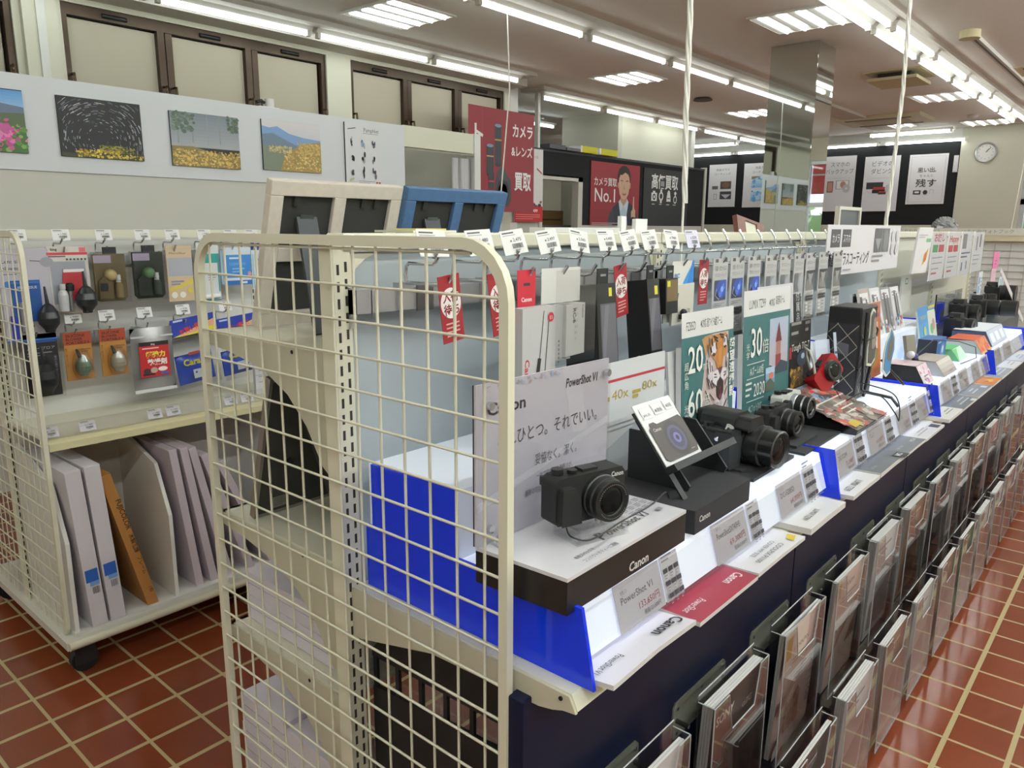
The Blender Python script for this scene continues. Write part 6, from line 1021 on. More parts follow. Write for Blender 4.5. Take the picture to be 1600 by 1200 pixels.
# ---- tall black box, carded swim goggles, orange carded goods, black floor easel
t = thing('display_box', 'tall black display box printed with a wire fence', 'display box', (-.1, 1.6, zt_))
def lattice(x0, x1, y0, y1, dx, dy, wd, c):
    out = []; k = dy / dx
    for sgn in (1, -1):
        n0 = -60
        for n in range(n0, 60):
            b0 = n * dy * 2; seg = []          # line y = sgn*k*x + b0
            for xa, xb in ((x0, x1),):
                ya, yb = sgn * k * xa + b0, sgn * k * xb + b0
                t0, t1 = 0.0, 1.0
                for lo, hi in ((y0, y1),):
                    d = yb - ya
                    ta, tb = sorted(((lo - ya) / d, (hi - ya) / d)); t0, t1 = max(t0, ta), min(t1, tb)
                if t1 - t0 > .02: out.append(('l', xa + (xb - xa) * t0, ya + d * t0, xa + (xb - xa) * t1, ya + d * t1, wd, c))
    return out
m = MB(); m.box(-.122, -.034, 1.50, 1.64, zt_, 1.142, M('18181b', .4))
m.layers((-.0338, 1.50, zt_), Y3, Z3, .14, [('r', 5, 4, 95, 140, '2c2c33'), ('p', [(10, 90), (40, 84), (40, 104), (10, 112)], '6a6a72')] + lattice(5, 95, 4, 140, 20, 17, 1.3, 'a39d90'))
m.layers((-.122, 1.4998, zt_), X3, Z3, .088, [('r', 5, 10, 95, 240, '29292f'), ('p', [(20, 150), (70, 140), (70, 176), (20, 186)], '5c5c64')] + lattice(5, 95, 10, 240, 32, 34, 2.2, 'a39d90')); m.build('box', t, bevel=.004)
OR = 'b8652a'
poster3(1.80, 1.95, .89, 1.125, -.09, [('r', 0, 120, 100, 157, 'b06a58'), ('r', 8, 126, 90, 134, '8a4a5c'), ('r', 10, 104, 80, 116, 'd0a8a0'), ('p', [(10, 20), (80, 60), (80, 44), (10, 4)], '8a7a34'), ('r', 60, 60, 76, 96, 'd6c9c2'), ('e', 36, 84, 16, 22, '7a8a5a'), ('r', 4, 64, 30, 118, '34447a')], 'orange carded pack standing behind the black wire easel', OR)
def goggle(label, pts, o, U, V, c, c2):
    m = MB(); U, V = Vector(U).normalized(), Vector(V).normalized(); N = U.cross(V); m.prism(pts, o, U, V, N, 0, .003, M('d6d2c6', .4)); cx = sum(p[0] for p in pts) / len(pts); cy = sum(p[1] for p in pts) / len(pts)
    m.prism([(cx + (a - cx) * .84, cy + (b - cy) * .9) for a, b in pts], o, U, V, N, .003, .0045, M(c, .3)); m.prism([(cx + (a - cx) * .5, cy + (b - cy) * .55) for a, b in pts], Vector(o) + U * .006 + V * .012, U, V, N, .0045, .0052, M(c2, .3)); solo(m, 'goggle_pack', label, 'goggle pack', 'white edged goggle packs')
goggle('white edged goggle pack with a dark picture hung on the black wire easel', [(0, 0), (.022, -.004), (.042, .012), (.05, .04), (.042, .075), (.046, .11), (.04, .148), (.028, .156), (.016, .14), (.012, .09), (.002, .045)], (-.022, 1.535, .982), (.2, 1, 0), (-.1, .12, 1), '55504e', '8a8078')
goggle('white edged goggle pack with a light blue picture, right of the dark one', [(0, .02), (.03, 0), (.058, .01), (.066, .04), (.09, .075), (.092, .11), (.07, .142), (.052, .12), (.03, .1), (.014, .07)], (-.012, 1.66, .93), (.1, 1, 0), (-.1, .05, 1), '4f86b0', '6a6460')
t = thing('wire_easel', 'black wire easel hung with the goggle packs', 'wire easel', (-.03, 1.55, .8855)); m = MB(); BW_ = M('151517', .35)
m.tube([(.08, 1.50, .888), (.06, 1.50, .91), (.0, 1.50, .915), (-.018, 1.505, .92), (-.026, 1.515, 1.13)], .0042, BW_, 8); m.tube([(-.03, 1.57, .888), (-.022, 1.575, .97), (-.026, 1.58, 1.10)], .004, BW_, 8); m.tube([(-.03, 1.49, .975), (-.03, 1.62, .975)], .003, BW_, 8); m.tube([(-.035, 1.52, 1.055), (-.02, 1.52, 1.055), (-.02, 1.6, 1.058), (-.02, 1.61, 1.075), (-.03, 1.60, 1.09)], .003, BW_, 8); m.build('frame', t); m = MB(); m.tube([(.03, 1.74, .905), (-.06, 1.83, .955)], .0035, M('2c1d16', .4), 8); m.build('stick', t)
# leaflets on the step behind, blue sign, small props, coloured leaflet wedges
G = 'leaflets in clear holders at the back of the third bay'
for i, (y, c, w) in enumerate(((1.98, 'a9968e', 'leftmost, with a red corner'), (2.10, 'c9c6c9', 'second from the left'), (2.22, '7d7878', 'third, with dark stripes'), (2.34, 'c3bfc0', 'fourth, beside the blue sign'))):
    poster3(y, y + .11, .9905, 1.155 - .004 * i, -.155, [('r', 10, 110, 90, 140, 'd6d2d4'), ('r', 10 + 8 * i, 30, 30 + 8 * i, 130, '4a4446'), ('r', 60, 20, 74, 120, '5f5a5c'), ('dots', 10, 6, 90, 50, 16, 8, ['b5605a', '8aa6c9', 'd9d4d6', '5a5456'], i), ('t', 14, 118, 16, '7d7476', 'Canon' if i == 0 else '', {'fit': 50}) if i == 0 else ('ln', 14, 124, 50, 2, 10, 4, '7d7476')], 'printed leaflet upright in a holder at the back, ' + w, c, tilt=.25, name='leaflet', cat='leaflet')
poster3(2.50, 2.76, .905, 1.045, -.10, [('g', 0, 0, 100, 60, '5fa0d0', '4a86c0', 5), ('r', 54, 0, 100, 52, 'c9ccc2'), ('e', 72, 24, 9, 8, '5fa86a'), ('e', 84, 30, 8, 9, 'b08a86'), ('r', 60, 2, 76, 14, '7d8aa6'), ('l', 60, 56, 100, 58, 4, 'c9b43a'), ('e', 30, 24, 8, 7, 'a9b87a'), ('t', 10, 42, 10, 'c9b86a', 'instax', {'fit': 30})], 'blue and white instant camera sign in the third bay', '5a98cc', tilt=.2)
poster3(1.96, 2.06, .991, 1.14, -.19, [('r', 8, 6, 92, 142, '18181a'), ('r', 26, 86, 74, 122, 'c9c9c9'), ('e', 50, 102, 13, 13, '18181a'), ('e', 50, 102, 7, 7, 'c9c9c9'), ('t', 14, 44, 28, 'd6d6d6', 'カメラ', {'b': .02, 'fit': 72})], 'small black sign with a white camera picture behind the tall black box', '8a9296', t_=.006)
WP = 'coloured leaflet wedges on the lit step'
def wedge(label, x0, x1, y0, y1, h, c, L, side):
    t = MB(); t.prism([(x1, zt_), (x1 - .03, zt_ + h), (x0, zt_ + h * .9), (x0, zt_)], (0, y0, 0), X3, Z3, Y3, 0, y1 - y0, M(side, .5)); V = Vector((-.03, 0, h)).normalized(); t.layers(Vector((x1 + .0005, y0, zt_)), Y3, V, y1 - y0, [('r', 0, 0, 100, 100 * math.hypot(.03, h) / (y1 - y0), c)] + L, .0003); t.layers(Vector((x1 - .03, y0, zt_ + h + .0006)), Y3, -X3, y1 - y0, [('r', 0, 0, 100, 100 * (x1 - .03 - x0) / (y1 - y0) * .98, L[0][-1] if L and isinstance(L[0][-1], str) and len(L[0][-1]) == 6 else c)], .0002)
    return solo(t, 'leaflet_wedge', label, 'display wedge', WP)
wedge('black sided leaflet wedge with a pink marbled face', -.06, .06, 1.862, 1.975, .055, 'd8c3cc', [('dots', 5, 4, 95, 46, 30, 9, ['c06a92', 'e2d3da', 'cf9ab4', 'dcdce2'], 1)], '19191b')
wedge('grey and beige leaflet wedge', -.03, .072, 2.06, 2.24, .045, 'b5aaa2', [('g', 0, 0, 100, 30, '9a8f8c', 'c9c3bc', 4)], 'b9bcc2')
wedge('green leaflet wedge on the lit step', -.06, .045, 2.42, 2.56, .04, 'bfe0cc', [('p', [(0, 0), (50, 34), (0, 34)], '5fbf7a')], '6fae7d'); wedge('light blue leaflet wedge on the lit step', -.10, .01, 2.26, 2.40, .045, '9cc0e0', [('p', [(10, 0), (60, 30), (100, 4)], 'dce6f0')], '7da6d0')
wedge('grey leaflet wedge with an orange red face', -.05, .075, 2.66, 2.85, .05, 'c95a3c', [('dots', 6, 4, 94, 28, 24, 8, ['d87a3a', 'b8483a', 'c9783f'], 2), ('r', 0, 0, 100, 4, 'd6a93a')], 'b3b6b8')
wedge('white marbled leaflet wedge past the red one', -.08, .07, 2.9, 3.25, .06, 'c3cae0', [('r', 10, 4, 30, 15, 'e6eaf4'), ('r', 40, 4, 60, 15, 'e6eaf4'), ('r', 70, 4, 90, 15, 'e6eaf4')], '4a5672')
solo(MB().obox((-.03, 2.02, .8865), (.3, .95, 0), (-.2, .06, .95), (0.9, -.3, .2), (0, .05), (0, .13), (0, .012), M('8a8378', .4)).cyl((-.02, 2.045, .93), (-.008, 2.04, .932), .01, BLACK, 12), 'phone_holder', 'leaning grey phone shaped holder in front of the leaflets', 'holder')
t = thing('film_box', 'blue film box with a dark side, below the blue and white sign', 'film box', (-.03, 2.30, .8865)); m = MB(); m.box(-.06, .0, 2.26, 2.40, .8865, .975, M('2c62a8', .4)); m.layers((.0005, 2.26, .8865), Y3, Z3, .14, [('e', 60, 34, 24, 20, '5a86b8'), ('e', 62, 36, 10, 10, 'c9ccd0'), ('ln', 10, 54, 40, 1, 4, 4, 'c9d6e6')]); m.box(-.0605, .0005, 2.2595, 2.2598, .8865, .975, M('232a38', .5)); m.build('box', t)
solo(MB().tube([(-.02, 2.1, .93), (.0, 2.0, .96), (.0, 2.2, .985), (.03, 2.45, .955), (.06, 2.6, .92), (.08, 2.52, .892), (.06, 2.36, .8885)], .0016, BLACK, 6), 'security_cable', 'black cable drooping over the green leaflet wedge', 'cable')
solo(MB().prism([(0, 0), (.02, 0), (.02, .05), (0, .05)], (-.0, 2.0, .8862), Vector((.3, .9, 0)).normalized(), Vector((-.3, .1, .9)).normalized(), Vector((.8, -.3, .3)).normalized(), 0, .003, M('b84a80', .4)), 'ribbon_tab', 'small pink plastic tab on the lit step', 'tab')
solo(MB().ball((-.005, 1.94, .965), .013, M('d6d6e0', .3), 10, (1, 1.3, .9)).ball((.006, 1.955, .96), .008, M('4a4a8a', .3), 8), 'figurine', 'tiny white and violet figure on the pink wedge', 'figure')
# ---- far cameras with lenses
t = thing('display_plate', 'clear and dark display plate under the far black cameras', 'display plate', (-.1, 3.3, zt_)); m = MB(); m.box(-.25, -.03, 2.9, 3.64, zt_, .905, M('3d4247', .3)); m.build('plate', t); m = MB(); m.box(-.25, -.03, 3.68, 4.3, .802, .905, M('3d4247', .3)); m.build('plate', t)
def slr(label, loc, rz, s=1.0, lens=.07, silver=False, r=.034):
    t = thing('system_camera', label, 'camera', loc, rz); B = M('19191a', .5) if not silver else M('b9b9b8', .35, .3)
    m = MB(); m.prism([(-.066, 0), (.066, 0), (.066, .07), (.05, .078), (.026, .08), (.018, .098), (-.018, .098), (-.026, .08), (-.066, .078)], (0, 0, 0), Y3, Z3, X3, -.025, .02, B); m.build('body', t, world=False, bevel=.004, seg=3)
    m = MB(); m.prism([(-.066, 0), (-.034, 0), (-.034, .072), (-.066, .076)], (0, 0, 0), Y3, Z3, X3, .018, .044, M('161617', .75)); m.build('grip', t, world=False, bevel=.008, seg=3)
    m = MB(); m.lathe([(r * .9, 0), (r, .008), (r, lens * .5), (r * .95, lens * .52), (r * 1.06, lens * .56), (r * 1.06, lens), (r * .8, lens * .98)], (.018, .01, .042), X3, M('1c1d1e', .35), 28); o = m.build('lens', t, world=False); m = MB(); m.lathe([(r * .78, 0), (.0005, .003)], (.018 + lens * .96, .01, .042), X3, LENSG, 20); m.build('front_glass', o, world=False)
    m = MB(); m.cyl((-.005, -.045, .078), (-.005, -.045, .086), .009, RING, 14); m.cyl((-.005, .045, .076), (-.005, .045, .084), .009, RING, 14); m.build('dials', t, world=False)
    return t
slr('black camera with a short lens, nearest of the far cameras', (-.09, 3.02, .9055), -.15, lens=.05)
slr('black camera with a tall grip behind the nearest far camera', (-.13, 3.27, .945), -.1, lens=.06); slr('black camera with a long thick lens in the far group', (-.10, 3.50, .95), .0, lens=.14, r=.036); slr('silver topped camera behind the long lens camera', (-.15, 3.78, .96), 0, lens=.06, silver=True); slr('black camera with a fat lens farthest along the step', (-.13, 4.02, .985), 0, lens=.09, r=.04)
G = 'blocks under the far cameras'
for x, y, z, w in ((-.13, 3.27, .945, 'second'), (-.10, 3.50, .95, 'third'), (-.15, 3.78, .96, 'fourth'), (-.13, 4.02, .985, 'fifth')): solo(MB().box(x - .035, x + .035, y - .05, y + .05, .9055, z - .0005, M('5d6468', .3)), 'camera_block', 'small grey block under the %s far camera' % w, 'camera stand', G)
# ---- hanging information sheets with clear sleeves in the fourth bay
G = 'information sheets hung in the fourth bay'
def sheet(y0, w, z0, z1, x, L, label): m = MB(); m.card((x, y0, z0), Y3, Z3, w, z1 - z0, .001, 'd9d7dc', L); m.obox((x + .001, y0, z0), Y3, Z3, X3, (0, w), (0, z1 - z0 + .01), (.0012, .0018), clear(refl=.25, rough=.2, name='sheet_sleeve')); solo(m, 'information_sheet', label, 'sheet', G)
nt_ = lambda c1, c2, s: [('ln', 20, 84, 60, 1, 4, 4, '9a98a0'), ('t', 14, 64, 16, c1, s, {'b': .02, 'fit': 72}), ('r', 10, 46, 44, 58, c2), ('r', 50, 46, 86, 58, 'c9434e'), ('ln', 12, 36, 70, 3, 9, 2, 'a6a4ac'), ('ln', 14, 10, 50, 1, 4, 3, 'c9606a')]
sheet(2.93, .26, 1.135, 1.335, -.2, nt_('c04a54', '4a9a5c', 'お試し'), 'information sheet with green and red boxes, leftmost of the row'); sheet(3.22, .25, 1.135, 1.335, -.2, nt_('c9503c', 'c9434e', 'Happy'), 'information sheet with orange red heading, second of the row')
sheet(3.50, .25, 1.135, 1.338, -.2, [('r', 14, 50, 50, 78, '8a8488'), ('ln', 10, 40, 80, 2, 7, 3, '6a6a86'), ('r', 20, 8, 30, 24, '5a6a8a'), ('r', 60, 10, 68, 26, '5a6a8a')], 'information sheet with a grey photograph, third of the row'); sheet(3.78, .27, 1.138, 1.338, -.2, [('r', 30, 40, 40, 66, '77757d'), ('r', 60, 46, 72, 70, '55545a'), ('ln', 10, 30, 60, 3, 8, 2, 'a6a4ac')], 'information sheet with two grey bars, last of the row')
m = MB(); m.card((-.215, 2.72, 1.175), (Vector((.12, .98, 0))).normalized(), (Z3 + Y3 * .28).normalized(), .15, .19, .008, 'd4d1d2', [('p', [(60, 20), (84, 36), (88, 70), (64, 52)], 'cfa030'), ('e', 74, 44, 9, 14, 'b86a34'), ('r', 62, 86, 94, 96, '6aa67a'), ('ln', 6, 104, 60, 2, 6, 3, 'b0aeb4')]); solo(m, 'acrylic_sign', 'slanted acrylic notice with a yellow picture at the left of the sheets', 'sign')
poster3(2.82, 2.98, 1.0, 1.16, -.27, [('r', 30, 76, 54, 92, '3f7d55'), ('r', 34, 79, 50, 89, 'd6d6d4')], 'white notice with a small green square in the fourth bay', 'c9c8c2', tilt=0)
t = thing('acrylic_sign', 'clear sign panel with a grey camera picture behind the far cameras', 'sign', (-.16, 3.2, .906)); m = MB(); m.obox((-.16, 2.93, .906), Y3, Z3, X3, (0, .5), (0, .175), (0, .003), ACR); m.obox((-.161, 2.93, .906), Y3, Z3, X3, (0, .003), (0, .175), (-.001, .004), BLACK); m.build('panel', t); m = MB(); m.layers((-.1605, 2.96, .92), Y3, Z3, .44, [('r', 34, 12, 96, 34, 'b9babe'), ('r', 50, 14, 80, 26, '77797f'), ('r', 20, 8, 34, 20, '33363c')], .0002); m.build('print', t)
solo(MB().card((-.13, 3.62, .99), Y3, Z3, .09, .16, .002, 'd3d6de', [('r', 14, 110, 40, 150, '4a86c9'), ('r', 14, 62, 40, 102, '4a86c9'), ('ln', 50, 140, 40, 4, 20, 5, '9a98a0')]), 'spec_board', 'narrow white board with two blue squares above the far cameras', 'sign'); solo(MB().card((-.1, 4.0, 1.02), Y3, Z3, .13, .09, .002, 'd0dce2', [('r', 20, 10, 34, 60, '4aa0b0'), ('r', 60, 6, 72, 62, '3a5a7a')]), 'spec_board', 'small pale blue board right of the far cameras', 'sign')
solo(MB().obox((-.06, 3.72, 1.16), Vector((.05, .5, -.27)).normalized(), Vector((0, .35, .9)).normalized(), X3, (0, .62), (-.012, .012), (0, .002), M('d6d0d2', .5)), 'security_strap', 'long pale strap hanging slantwise over the far cameras', 'strap')
t = thing('pink_tag', 'tall pink shop tag standing at the far end of the rack', 'tag', (-.2, 4.35, .906)); m = MB(); m.card((-.18, 4.27, 1.14), Y3, Z3, .17, .09, .003, 'd976a6', [('ln', 30, 22, 40, 2, 10, 4, 'b04a80')]); m.build('head', t); m = MB(); m.box(-.187, -.183, 4.28, 4.42, .906, 1.139, M('d9b4c0', .5)); m.build('stem', t)
# ================================================================== BROCHURE HOLDERS ON THE NAVY BOARDS
HACR = clear(refl=1.25, tint=.93, name='brochure_acrylic'); EDGE = M('b9bcc0', .15); PLATE = M('6c6d64', .4)
def holder_proto(w=.226, h=.30, d=.03):
    """local frame: back at x=0, front at x=d, base at z=0, centred on y=0"""
    t = thing('brochure_holder', 'x', 'brochure holder')
    m = MB(); m.box(-.0025, 0, -w / 2, w / 2, 0, h + .012, HACR); m.box(0, d, -w / 2, w / 2, 0, .0025, HACR); m.box(0, d, -w / 2, -w / 2 + .0025, .0026, h, HACR); m.box(0, d, w / 2 - .0025, w / 2, .0026, h, HACR); m.build('pocket', t, world=False)
    P = [(-w / 2, .0), (w / 2, .0), (w / 2, h), (w * .34, h), (w * .26, h * .74), (-w * .16, h * .74), (-w * .25, h), (-w / 2, h)]
    m = MB(); m.prism(P, (d, 0, 0), Y3, Z3, X3, 0, .0025, HACR, side=EDGE); m.build('front_panel', t, world=False)
    m = MB(); m.tube([(d + .0012, -w / 2, h), (d + .0012, -w / 2, 0)], .0013, EDGE, 5); m.tube([(d + .0012, w / 2, h), (d + .0012, w / 2, 0)], .0013, EDGE, 5); m.tube([(0, -w / 2, h + .012), (0, w / 2, h + .012)], .0013, EDGE, 5); m.tube([(0, -w / 2, h), (d, -w / 2, h)], .0013, EDGE, 5); m.tube([(0, w / 2, h), (d, w / 2, h)], .0013, EDGE, 5); m.build('polished_edge', t, world=False)
    return t
def plate(t, y0, y1, zc, xh, loc):
    m = MB(); L = Vector(loc); x0 = .0385
    m.prism([(y0 + .008, zc - .035), (y1 - .008, zc - .035), (y1, zc - .027), (y1, zc + .027), (y1 - .008, zc + .035), (y0 + .008, zc + .035), (y0, zc + .027), (y0, zc - .027)], (x0, 0, 0), Y3, Z3, X3, 0, .003, PLATE)
    for y in (y0 + .012, (y0 + y1) / 2, y1 - .012): m.cyl((x0 + .003, y, zc + .024), (x0 + .0055, y, zc + .024), .0035, CHROME, 8); m.cyl((x0 + .003, y, zc - .024), (x0 + .0055, y, zc - .024), .0035, CHROME, 8)
    m.build('mounting_plate', t)
    for y in (y0 + .012, y1 - .012): r = MB(); r.cyl((x0 + .003, y, zc), (xh - .0025, y, zc), .0045, M('4a4b4a', .25, .8), 8); r.build('rod', t)
COV = {
 'sony': ('241b18', [('t', 8, 116, 13, 'c9c3bc', 'SONY', {'b': .02, 'fit': 34}), ('t', 60, 108, 9, 'a9968e', 'α7C', {'fit': 20}), ('e', 60, 30, 36, 36, '33272a'), ('e', 60, 30, 25, 25, '191416')]),
 'cool': ('b89c96', [('r', 0, 92, 62, 141, 'cfc0b6'), ('r', 6, 108, 20, 132, 'b8922e'), ('t', 26, 112, 7, '6a5a58', 'COOLPIX', {'fit': 40}), ('ln', 26, 102, 34, 2, 4, 1, '7a6a66'), ('p', [(0, 60), (60, 90), (70, 84), (0, 48)], '8d5a4a'), ('t', 80, 136, 15, '5a4644', 'COOLPIX P1100', {'rot': -1.5708, 'fit': 108}), ('p', [(22, 20), (30, 46), (52, 62), (60, 52), (58, 20)], '7a4a36'), ('dots', 22, 22, 58, 56, 40, 4, ['8d5a44', '6a3f30', '9c6a54'], 3), ('p', [(0, 10), (20, 24), (30, 8), (18, 0), (0, 0)], 'c9b8b4'), ('ln', 60, 12, 30, 2, 4, 1, '8a7672')]),
 'gold': ('c5aea4', [('r', 5, 112, 20, 134, 'b8922e'), ('t', 28, 120, 8, '5f4f4c', 'COOLPIX', {'fit': 40}), ('p', [(0, 40), (100, 100), (100, 92), (0, 32)], 'a86f54'), ('p', [(60, 40), (96, 70), (96, 40)], '7d4d3a'), ('ln', 28, 108, 50, 2, 5, 1.4, '8a7672')]),
 'white': ('c9c4c6', [('ln', 12, 120, 60, 2, 8, 3, '8a8688'), ('p', [(10, 10), (90, 10), (90, 70), (10, 50)], '8f7f7a')]),
 'brown': ('8a6a58', [('ln', 12, 122, 60, 2, 8, 3, 'c9b8ae'), ('p', [(10, 10), (90, 14), (80, 80), (16, 60)], '6f4f40')]),
 'pink': ('b98f92', [('r', 10, 90, 60, 120, 'd6c3c6'), ('ln', 14, 80, 60, 3, 8, 3, '7d5a5e')]),
 'dark': ('2b2a2e', [('ln', 12, 122, 50, 2, 8, 3, '9a9a9e'), ('e', 50, 50, 34, 34, '3a3a40')]),
 'green': ('55664a', [('ln', 12, 122, 60, 2, 8, 3, 'c3c9b8'), ('dots', 10, 20, 90, 90, 40, 8, ['6a7d55', '46573c', '7f8f66'], 3)])}
def brochures(t_loc, n, kind, label, group, w=.21, h=.29, curl=False):
    """thin stapled brochures standing in a holder"""
    c, L = COV[kind]; x, y, z = t_loc
    for i in range(n):
        last = i == n - 1; a = .003 + .0052 * (i + 4 - n); m = MB(); th = .0045; cm = M(c, .3) if last else M('cbc9c8', .6); k = 8
        pts = [(x + a + ((.004 * math.sin(math.pi * j / k)) if curl and last else 0) - .012 * (1 - b), y - w / 2 + w * j / k, z + h * b) for b in (0, 1) for j in range(k + 1)]
        bk = [(p[0] - th, p[1], p[2]) for p in pts]
        m.add(pts, [(j, j + 1, k + 2 + j, k + 1 + j) for j in range(k)], cm, True); m.add(bk, [(k + 1 + j, k + 2 + j, j + 1, j) for j in range(k)], PAPER)
        al = pts + bk; o = len(pts); m.add(al, [(k + 1 + j, k + 2 + j, o + k + 2 + j, o + k + 1 + j) for j in range(k)], M('d3d1d0', .7)); m.add(al, [(0, k + 1, o + k + 1, o), (k, o + k, o + 2 * k + 1, 2 * k + 1)], M('bdbbba', .7))
        if last: m.layers(Vector((x + a - .012 + .0006 + (.0 if not curl else .004), y - w / 2, z)), Y3, (Vector((.012, 0, h))).normalized(), w, L, .0002)
        solo(m, 'brochure', label if last else label + (', copy behind' if n == 2 else ', %s copy behind' % ORD[n - 2 - i]), 'brochure', group)
hp = holder_proto(); first_h = True; PLATES = []
ROW1 = [('white', 2), ('sony', 4), ('cool', 2), ('gold', 2), ('white', 4), ('brown', 4), ('dark', 3), ('white', 4), ('brown', 3), ('pink', 3), ('white', 3), ('white', 3), ('pink', 2)]
ROW2 = [('white', 1), ('dark', 2), ('white', 4), ('brown', 3), ('white', 2), ('brown', 2), ('green', 2), ('white', 3), ('white', 3), ('pink', 2), ('white', 2), ('pink', 2)]
DSC = {'white': 'pale', 'sony': 'black', 'cool': 'bird pictured beige', 'gold': 'gold emblem', 'brown': 'brown', 'dark': 'dark', 'pink': 'pinkish', 'green': 'green'}
# the brochures rest on the holder floors; holders hang from plates on the navy boards
def holder(y, z, x0, row_, i, kind, n):
    global first_h
    lab = 'clear acrylic brochure holder, %s from the grid in the %s row' % (ORD[i], row_)
    if first_h: t = hp; first_h = False; t.location = (x0, y, z); tag(t, lab, 'brochure holder', 'clear brochure holders in the %s row' % row_)
    else: t = dup(hp, (x0, y, z), lab, 'clear brochure holders in the %s row' % row_)
    PLATES.append((t, y - .15, y + .05, (.515 if row_ == 'upper' else .12), x0, (x0, y, z)))
    brochures((x0 + .006, y, z + .0032), n, kind, '%s brochure in the %s holder of the %s row' % (DSC[kind], ORD[i], row_), 'brochures in the %s row of holders' % row_, curl=kind == 'cool')
for i, (k, n) in enumerate(ROW1): holder(.241 + .312 * i, .25, .068, 'upper', i, k, n)
for i, (k, n) in enumerate(ROW2): holder(.47 + .297 * i, .035, .143, 'lower', i, k, n)
for a in PLATES: plate(*a)

# ================================================================== FAR RACK, PERSON
t = thing('display_rack', 'far white grid rack with a lettered cream header beyond the cameras', 'display rack', (-.1, 6.05, 0))
m = MB(); m.box(-1.3, 1.1, 6.0, 6.06, .0, 1.27, M('dcdad8', .6)); m.build('panel', t)
m = MB()
for k in range(24): m.box(-1.25 + .1 * k - .002, -1.25 + .1 * k + .002, 5.99, 5.994, .3, 1.25, M('b9b7b4', .5))
for k in range(19): m.box(-1.3, 1.1, 5.994, 5.998, .3 + .05 * k - .002, .3 + .05 * k + .002, M('b9b7b4', .5))
m.build('wire_grid', t)
m = MB(); m.box(-1.33, 1.13, 5.96, 6.07, 1.268, 1.31, M('d3c9ab', .5)); m.build('top_rail', t)
m = MB(); m.card((-1.3, 5.955, 1.311), X3, Z3, 2.4, .05, .006, 'd9d5cc', [('t', 8.2, .65, 1.3, '8a8a86', 'こだわりのプリント', {'fit': 12}), ('t', 26, .65, 1.3, '8a8a86', 'いろんなフォトブック', {'fit': 14})], eps=.0004); m.build('header', t)
t = thing('framed_picture', 'pale frame with a dark grey panel standing on the rack top behind the coating sign', 'photo frame', (-.36, 2.35, 1.3402)); FM = M('c9c3b6', .4)
m = MB(); m.box(-.366, -.35, 2.21, 2.225, 1.3402, 1.43, FM); m.box(-.366, -.35, 2.445, 2.46, 1.3402, 1.43, FM); m.box(-.366, -.35, 2.225, 2.445, 1.418, 1.43, FM); m.box(-.366, -.35, 2.225, 2.445, 1.3402, 1.348, FM); m.build('frame', t); MB().box(-.362, -.356, 2.225, 2.445, 1.348, 1.418, M('4d4a4c', .35)).build('panel', t)
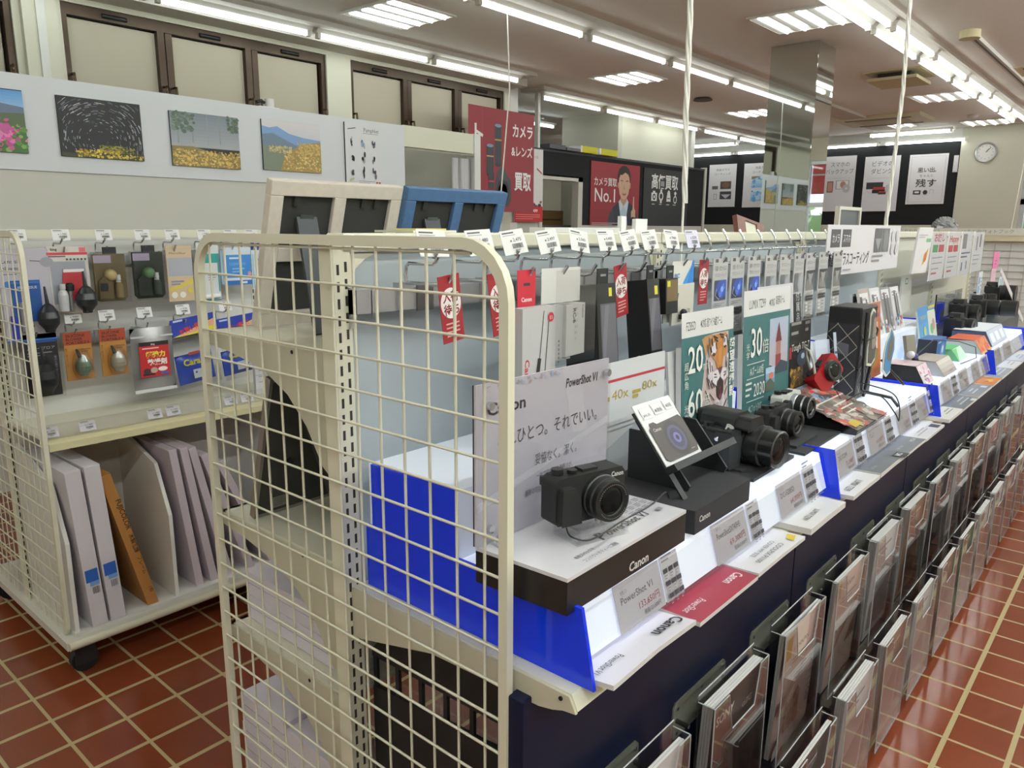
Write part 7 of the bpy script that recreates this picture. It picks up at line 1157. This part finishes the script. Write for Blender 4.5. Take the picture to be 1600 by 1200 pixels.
def person(loc, rz):
    t = thing('person', 'grey-haired person behind the hung sheets, mostly hidden', 'person', loc, rz); H = 1.40 / 7.4
    J = {'pelvis': (0, 0, .70), 'waist': (0, 0, .82), 'chest': (.01, 0, .99), 'neck': (0, 0, 1.13), 'jaw': (.018, 0, 1.205), 'head': (.008, 0, 1.27), 'crown': (-.002, 0, 1.335),
         'sl': (0, .13, 1.08), 'el': (-.01, .165, .87), 'wl': (.06, .16, .70), 'hl': (.085, .155, .63), 'sr': (0, -.13, 1.08), 'er': (-.01, -.165, .87), 'wr': (.06, -.16, .70), 'hr': (.085, -.155, .63),
         'hipl': (0, .075, .66), 'kl': (.015, .08, .37), 'al': (0, .08, .07), 'tl': (.11, .085, .03), 'hipr': (0, -.075, .66), 'kr': (.015, -.08, .37), 'ar': (0, -.08, .07), 'tr': (.11, -.085, .03)}
    R = {'pelvis': .12, 'waist': .108, 'chest': .118, 'neck': .043, 'jaw': .058, 'head': .078, 'crown': .055, 'sl': .05, 'el': .036, 'wl': .026, 'hl': .03, 'sr': .05, 'er': .036, 'wr': .026, 'hr': .03, 'hipl': .08, 'kl': .052, 'al': .036, 'tl': .03, 'hipr': .08, 'kr': .052, 'ar': .036, 'tr': .03}
    E_ = [('pelvis', 'waist'), ('waist', 'chest'), ('chest', 'neck'), ('neck', 'jaw'), ('jaw', 'head'), ('head', 'crown'), ('chest', 'sl'), ('sl', 'el'), ('el', 'wl'), ('wl', 'hl'), ('chest', 'sr'), ('sr', 'er'), ('er', 'wr'), ('wr', 'hr'), ('pelvis', 'hipl'), ('hipl', 'kl'), ('kl', 'al'), ('al', 'tl'), ('pelvis', 'hipr'), ('hipr', 'kr'), ('kr', 'ar'), ('ar', 'tr')]
    ks = list(J); me = bpy.data.meshes.new('body'); me.from_pydata([J[k] for k in ks], [(ks.index(a), ks.index(b)) for a, b in E_], [])
    me.materials.append(M('c99a80', .6)); o = bpy.data.objects.new('body', me); COL.objects.link(o); o.parent = t
    o.modifiers.new('skin', 'SKIN'); o.modifiers.new('smooth', 'SUBSURF').render_levels = 2
    for v, k in zip(me.skin_vertices[0].data, ks): v.radius = (R[k], R[k] * (1.18 if k in ('waist', 'chest', 'pelvis') else 1)); v.use_root = k == 'pelvis'
    m = MB(); P = [(.128, .62), (.135, .72), (.125, .85), (.135, .98), (.12, 1.07), (.055, 1.14)]; m.lathe(P, (0, 0, 0), Z3, M('8a929c', .8), 20, sx=1.15)
    for s in (1, -1): m.tube([(0, s * .115, 1.075), (-.01, s * .168, .87), (.055, s * .163, .72)], [.058, .046, .036], M('8a929c', .8), 12)
    m.build('jacket', t, world=False)
    m = MB()
    for s in (1, -1): m.tube([(0, s * .07, .68), (.015, s * .082, .37), (0, s * .082, .06)], [.098, .066, .05], M('3a3d46', .8), 12)
    m.build('trousers', t, world=False)
    m = MB(); rn = random.Random(9); m.ball((-.012, 0, 1.312), .092, M('8b8a8b', .85, noise=.35, nscale=60), 20, (1.05, .92, .98))
    for i in range(140):
        a, b = rn.uniform(0, 6.283), rn.uniform(.05, 1.35); d = Vector((math.cos(a) * math.sin(b) * 1.05, math.sin(a) * math.sin(b) * .92, math.cos(b))); c = Vector((-.012, 0, 1.312)) + d * .091; s = Vector((-d.y, d.x, -.3)).normalized()
        m.tube([c, c + s * .02 + d * .004, c + s * .036 - d * .001], [.005, .004, .001], M(rn.choice(['9a999a', '77767a', 'b3b2b3']), .8), 5)
    m.build('hair', t, world=False)
    for s in (1, -1):
        m = MB(); m.ball((0, s * .083, 1.262), .02, M('c99078', .6), 10, (.7, .35, 1.2)); m.build('ear', t, world=False)
        m = MB(); m.ball((.08, s * .03, 1.268), .009, M('2a2320', .3), 8); m.build('eye', t, world=False)
    m = MB(); m.ball((.09, 0, 1.245), .014, M('c6937a', .6), 10, (1, .7, 1.3)); m.build('nose', t, world=False); m = MB(); m.box(.074, .081, -.022, .022, 1.208, 1.213, M('9c5f55', .6)); m.build('mouth', t, world=False)
    for s in (1, -1):
        m = MB(); base = Vector((.09, s * .155, .615))
        for k, (dx, ln) in enumerate(((-.024, .05), (-.008, .06), (.008, .057), (.022, .045))): p = base + Vector((dx, 0, 0)); m.tube([p, p + Vector((.008, 0, -ln * .55)), p + Vector((.004, -s * .006, -ln))], [.0085, .008, .006], M('c99a80', .6), 8)
        p = base + Vector((.026, -s * .004, .015)); m.tube([p, p + Vector((.02, -s * .01, -.022)), p + Vector((.024, -s * .016, -.042))], [.0095, .0085, .006], M('c99a80', .6), 8); m.build('fingers', t, world=False)
        m = MB(); m.prism([(-.05, 0), (.13, 0), (.15, .02), (.10, .05), (.02, .085), (-.05, .08)], (0, s * .082, .0), X3, Z3, Y3, -.04, .04, M('2a2a2c', .5)); m.build('shoe', t, world=False, bevel=.012)
    return t
_p = person((-.90, 6.42, 0), -2.4); _p.scale = (1.035, 1.035, 1.035)

# added unseen counters across the aisle and behind the camera, to bounce neutral light
for i, (x0, x1, y0, y1, w) in enumerate(((1.75, 2.5, -2.2, 3.0, 'near'), (1.75, 2.5, 3.4, 9.5, 'far'))):
    t = thing('bounce_counter', 'white shop counter across the aisle, the %s one of two' % w, 'counter', ((x0 + x1) / 2, (y0 + y1) / 2, 0)); CW2 = M('d9d8d4', .5)
    MB().box(x0 + .03, x1 - .03, y0 + .03, y1 - .03, .08, .84, CW2).build('cabinet', t); MB().box(x0, x1, y0, y1, .8405, .87, CW2).build('worktop', t, bevel=.004); MB().box(x0 + .08, x1 - .08, y0 + .08, y1 - .08, 0, .0795, DARK).build('plinth', t)
t = thing('bounce_counter', 'white shop counter behind the photographer', 'counter', (-1.2, -2.4, 0)); MB().box(-3.0, .6, -2.9, -2.1, .0, .9, M('d9d8d4', .5)).build('cabinet', t); MB().box(-3.03, .63, -2.93, -2.07, .9005, .93, M('d9d8d4', .5)).build('worktop', t, bevel=.004)  # added out of view, a pale surface for bounce light
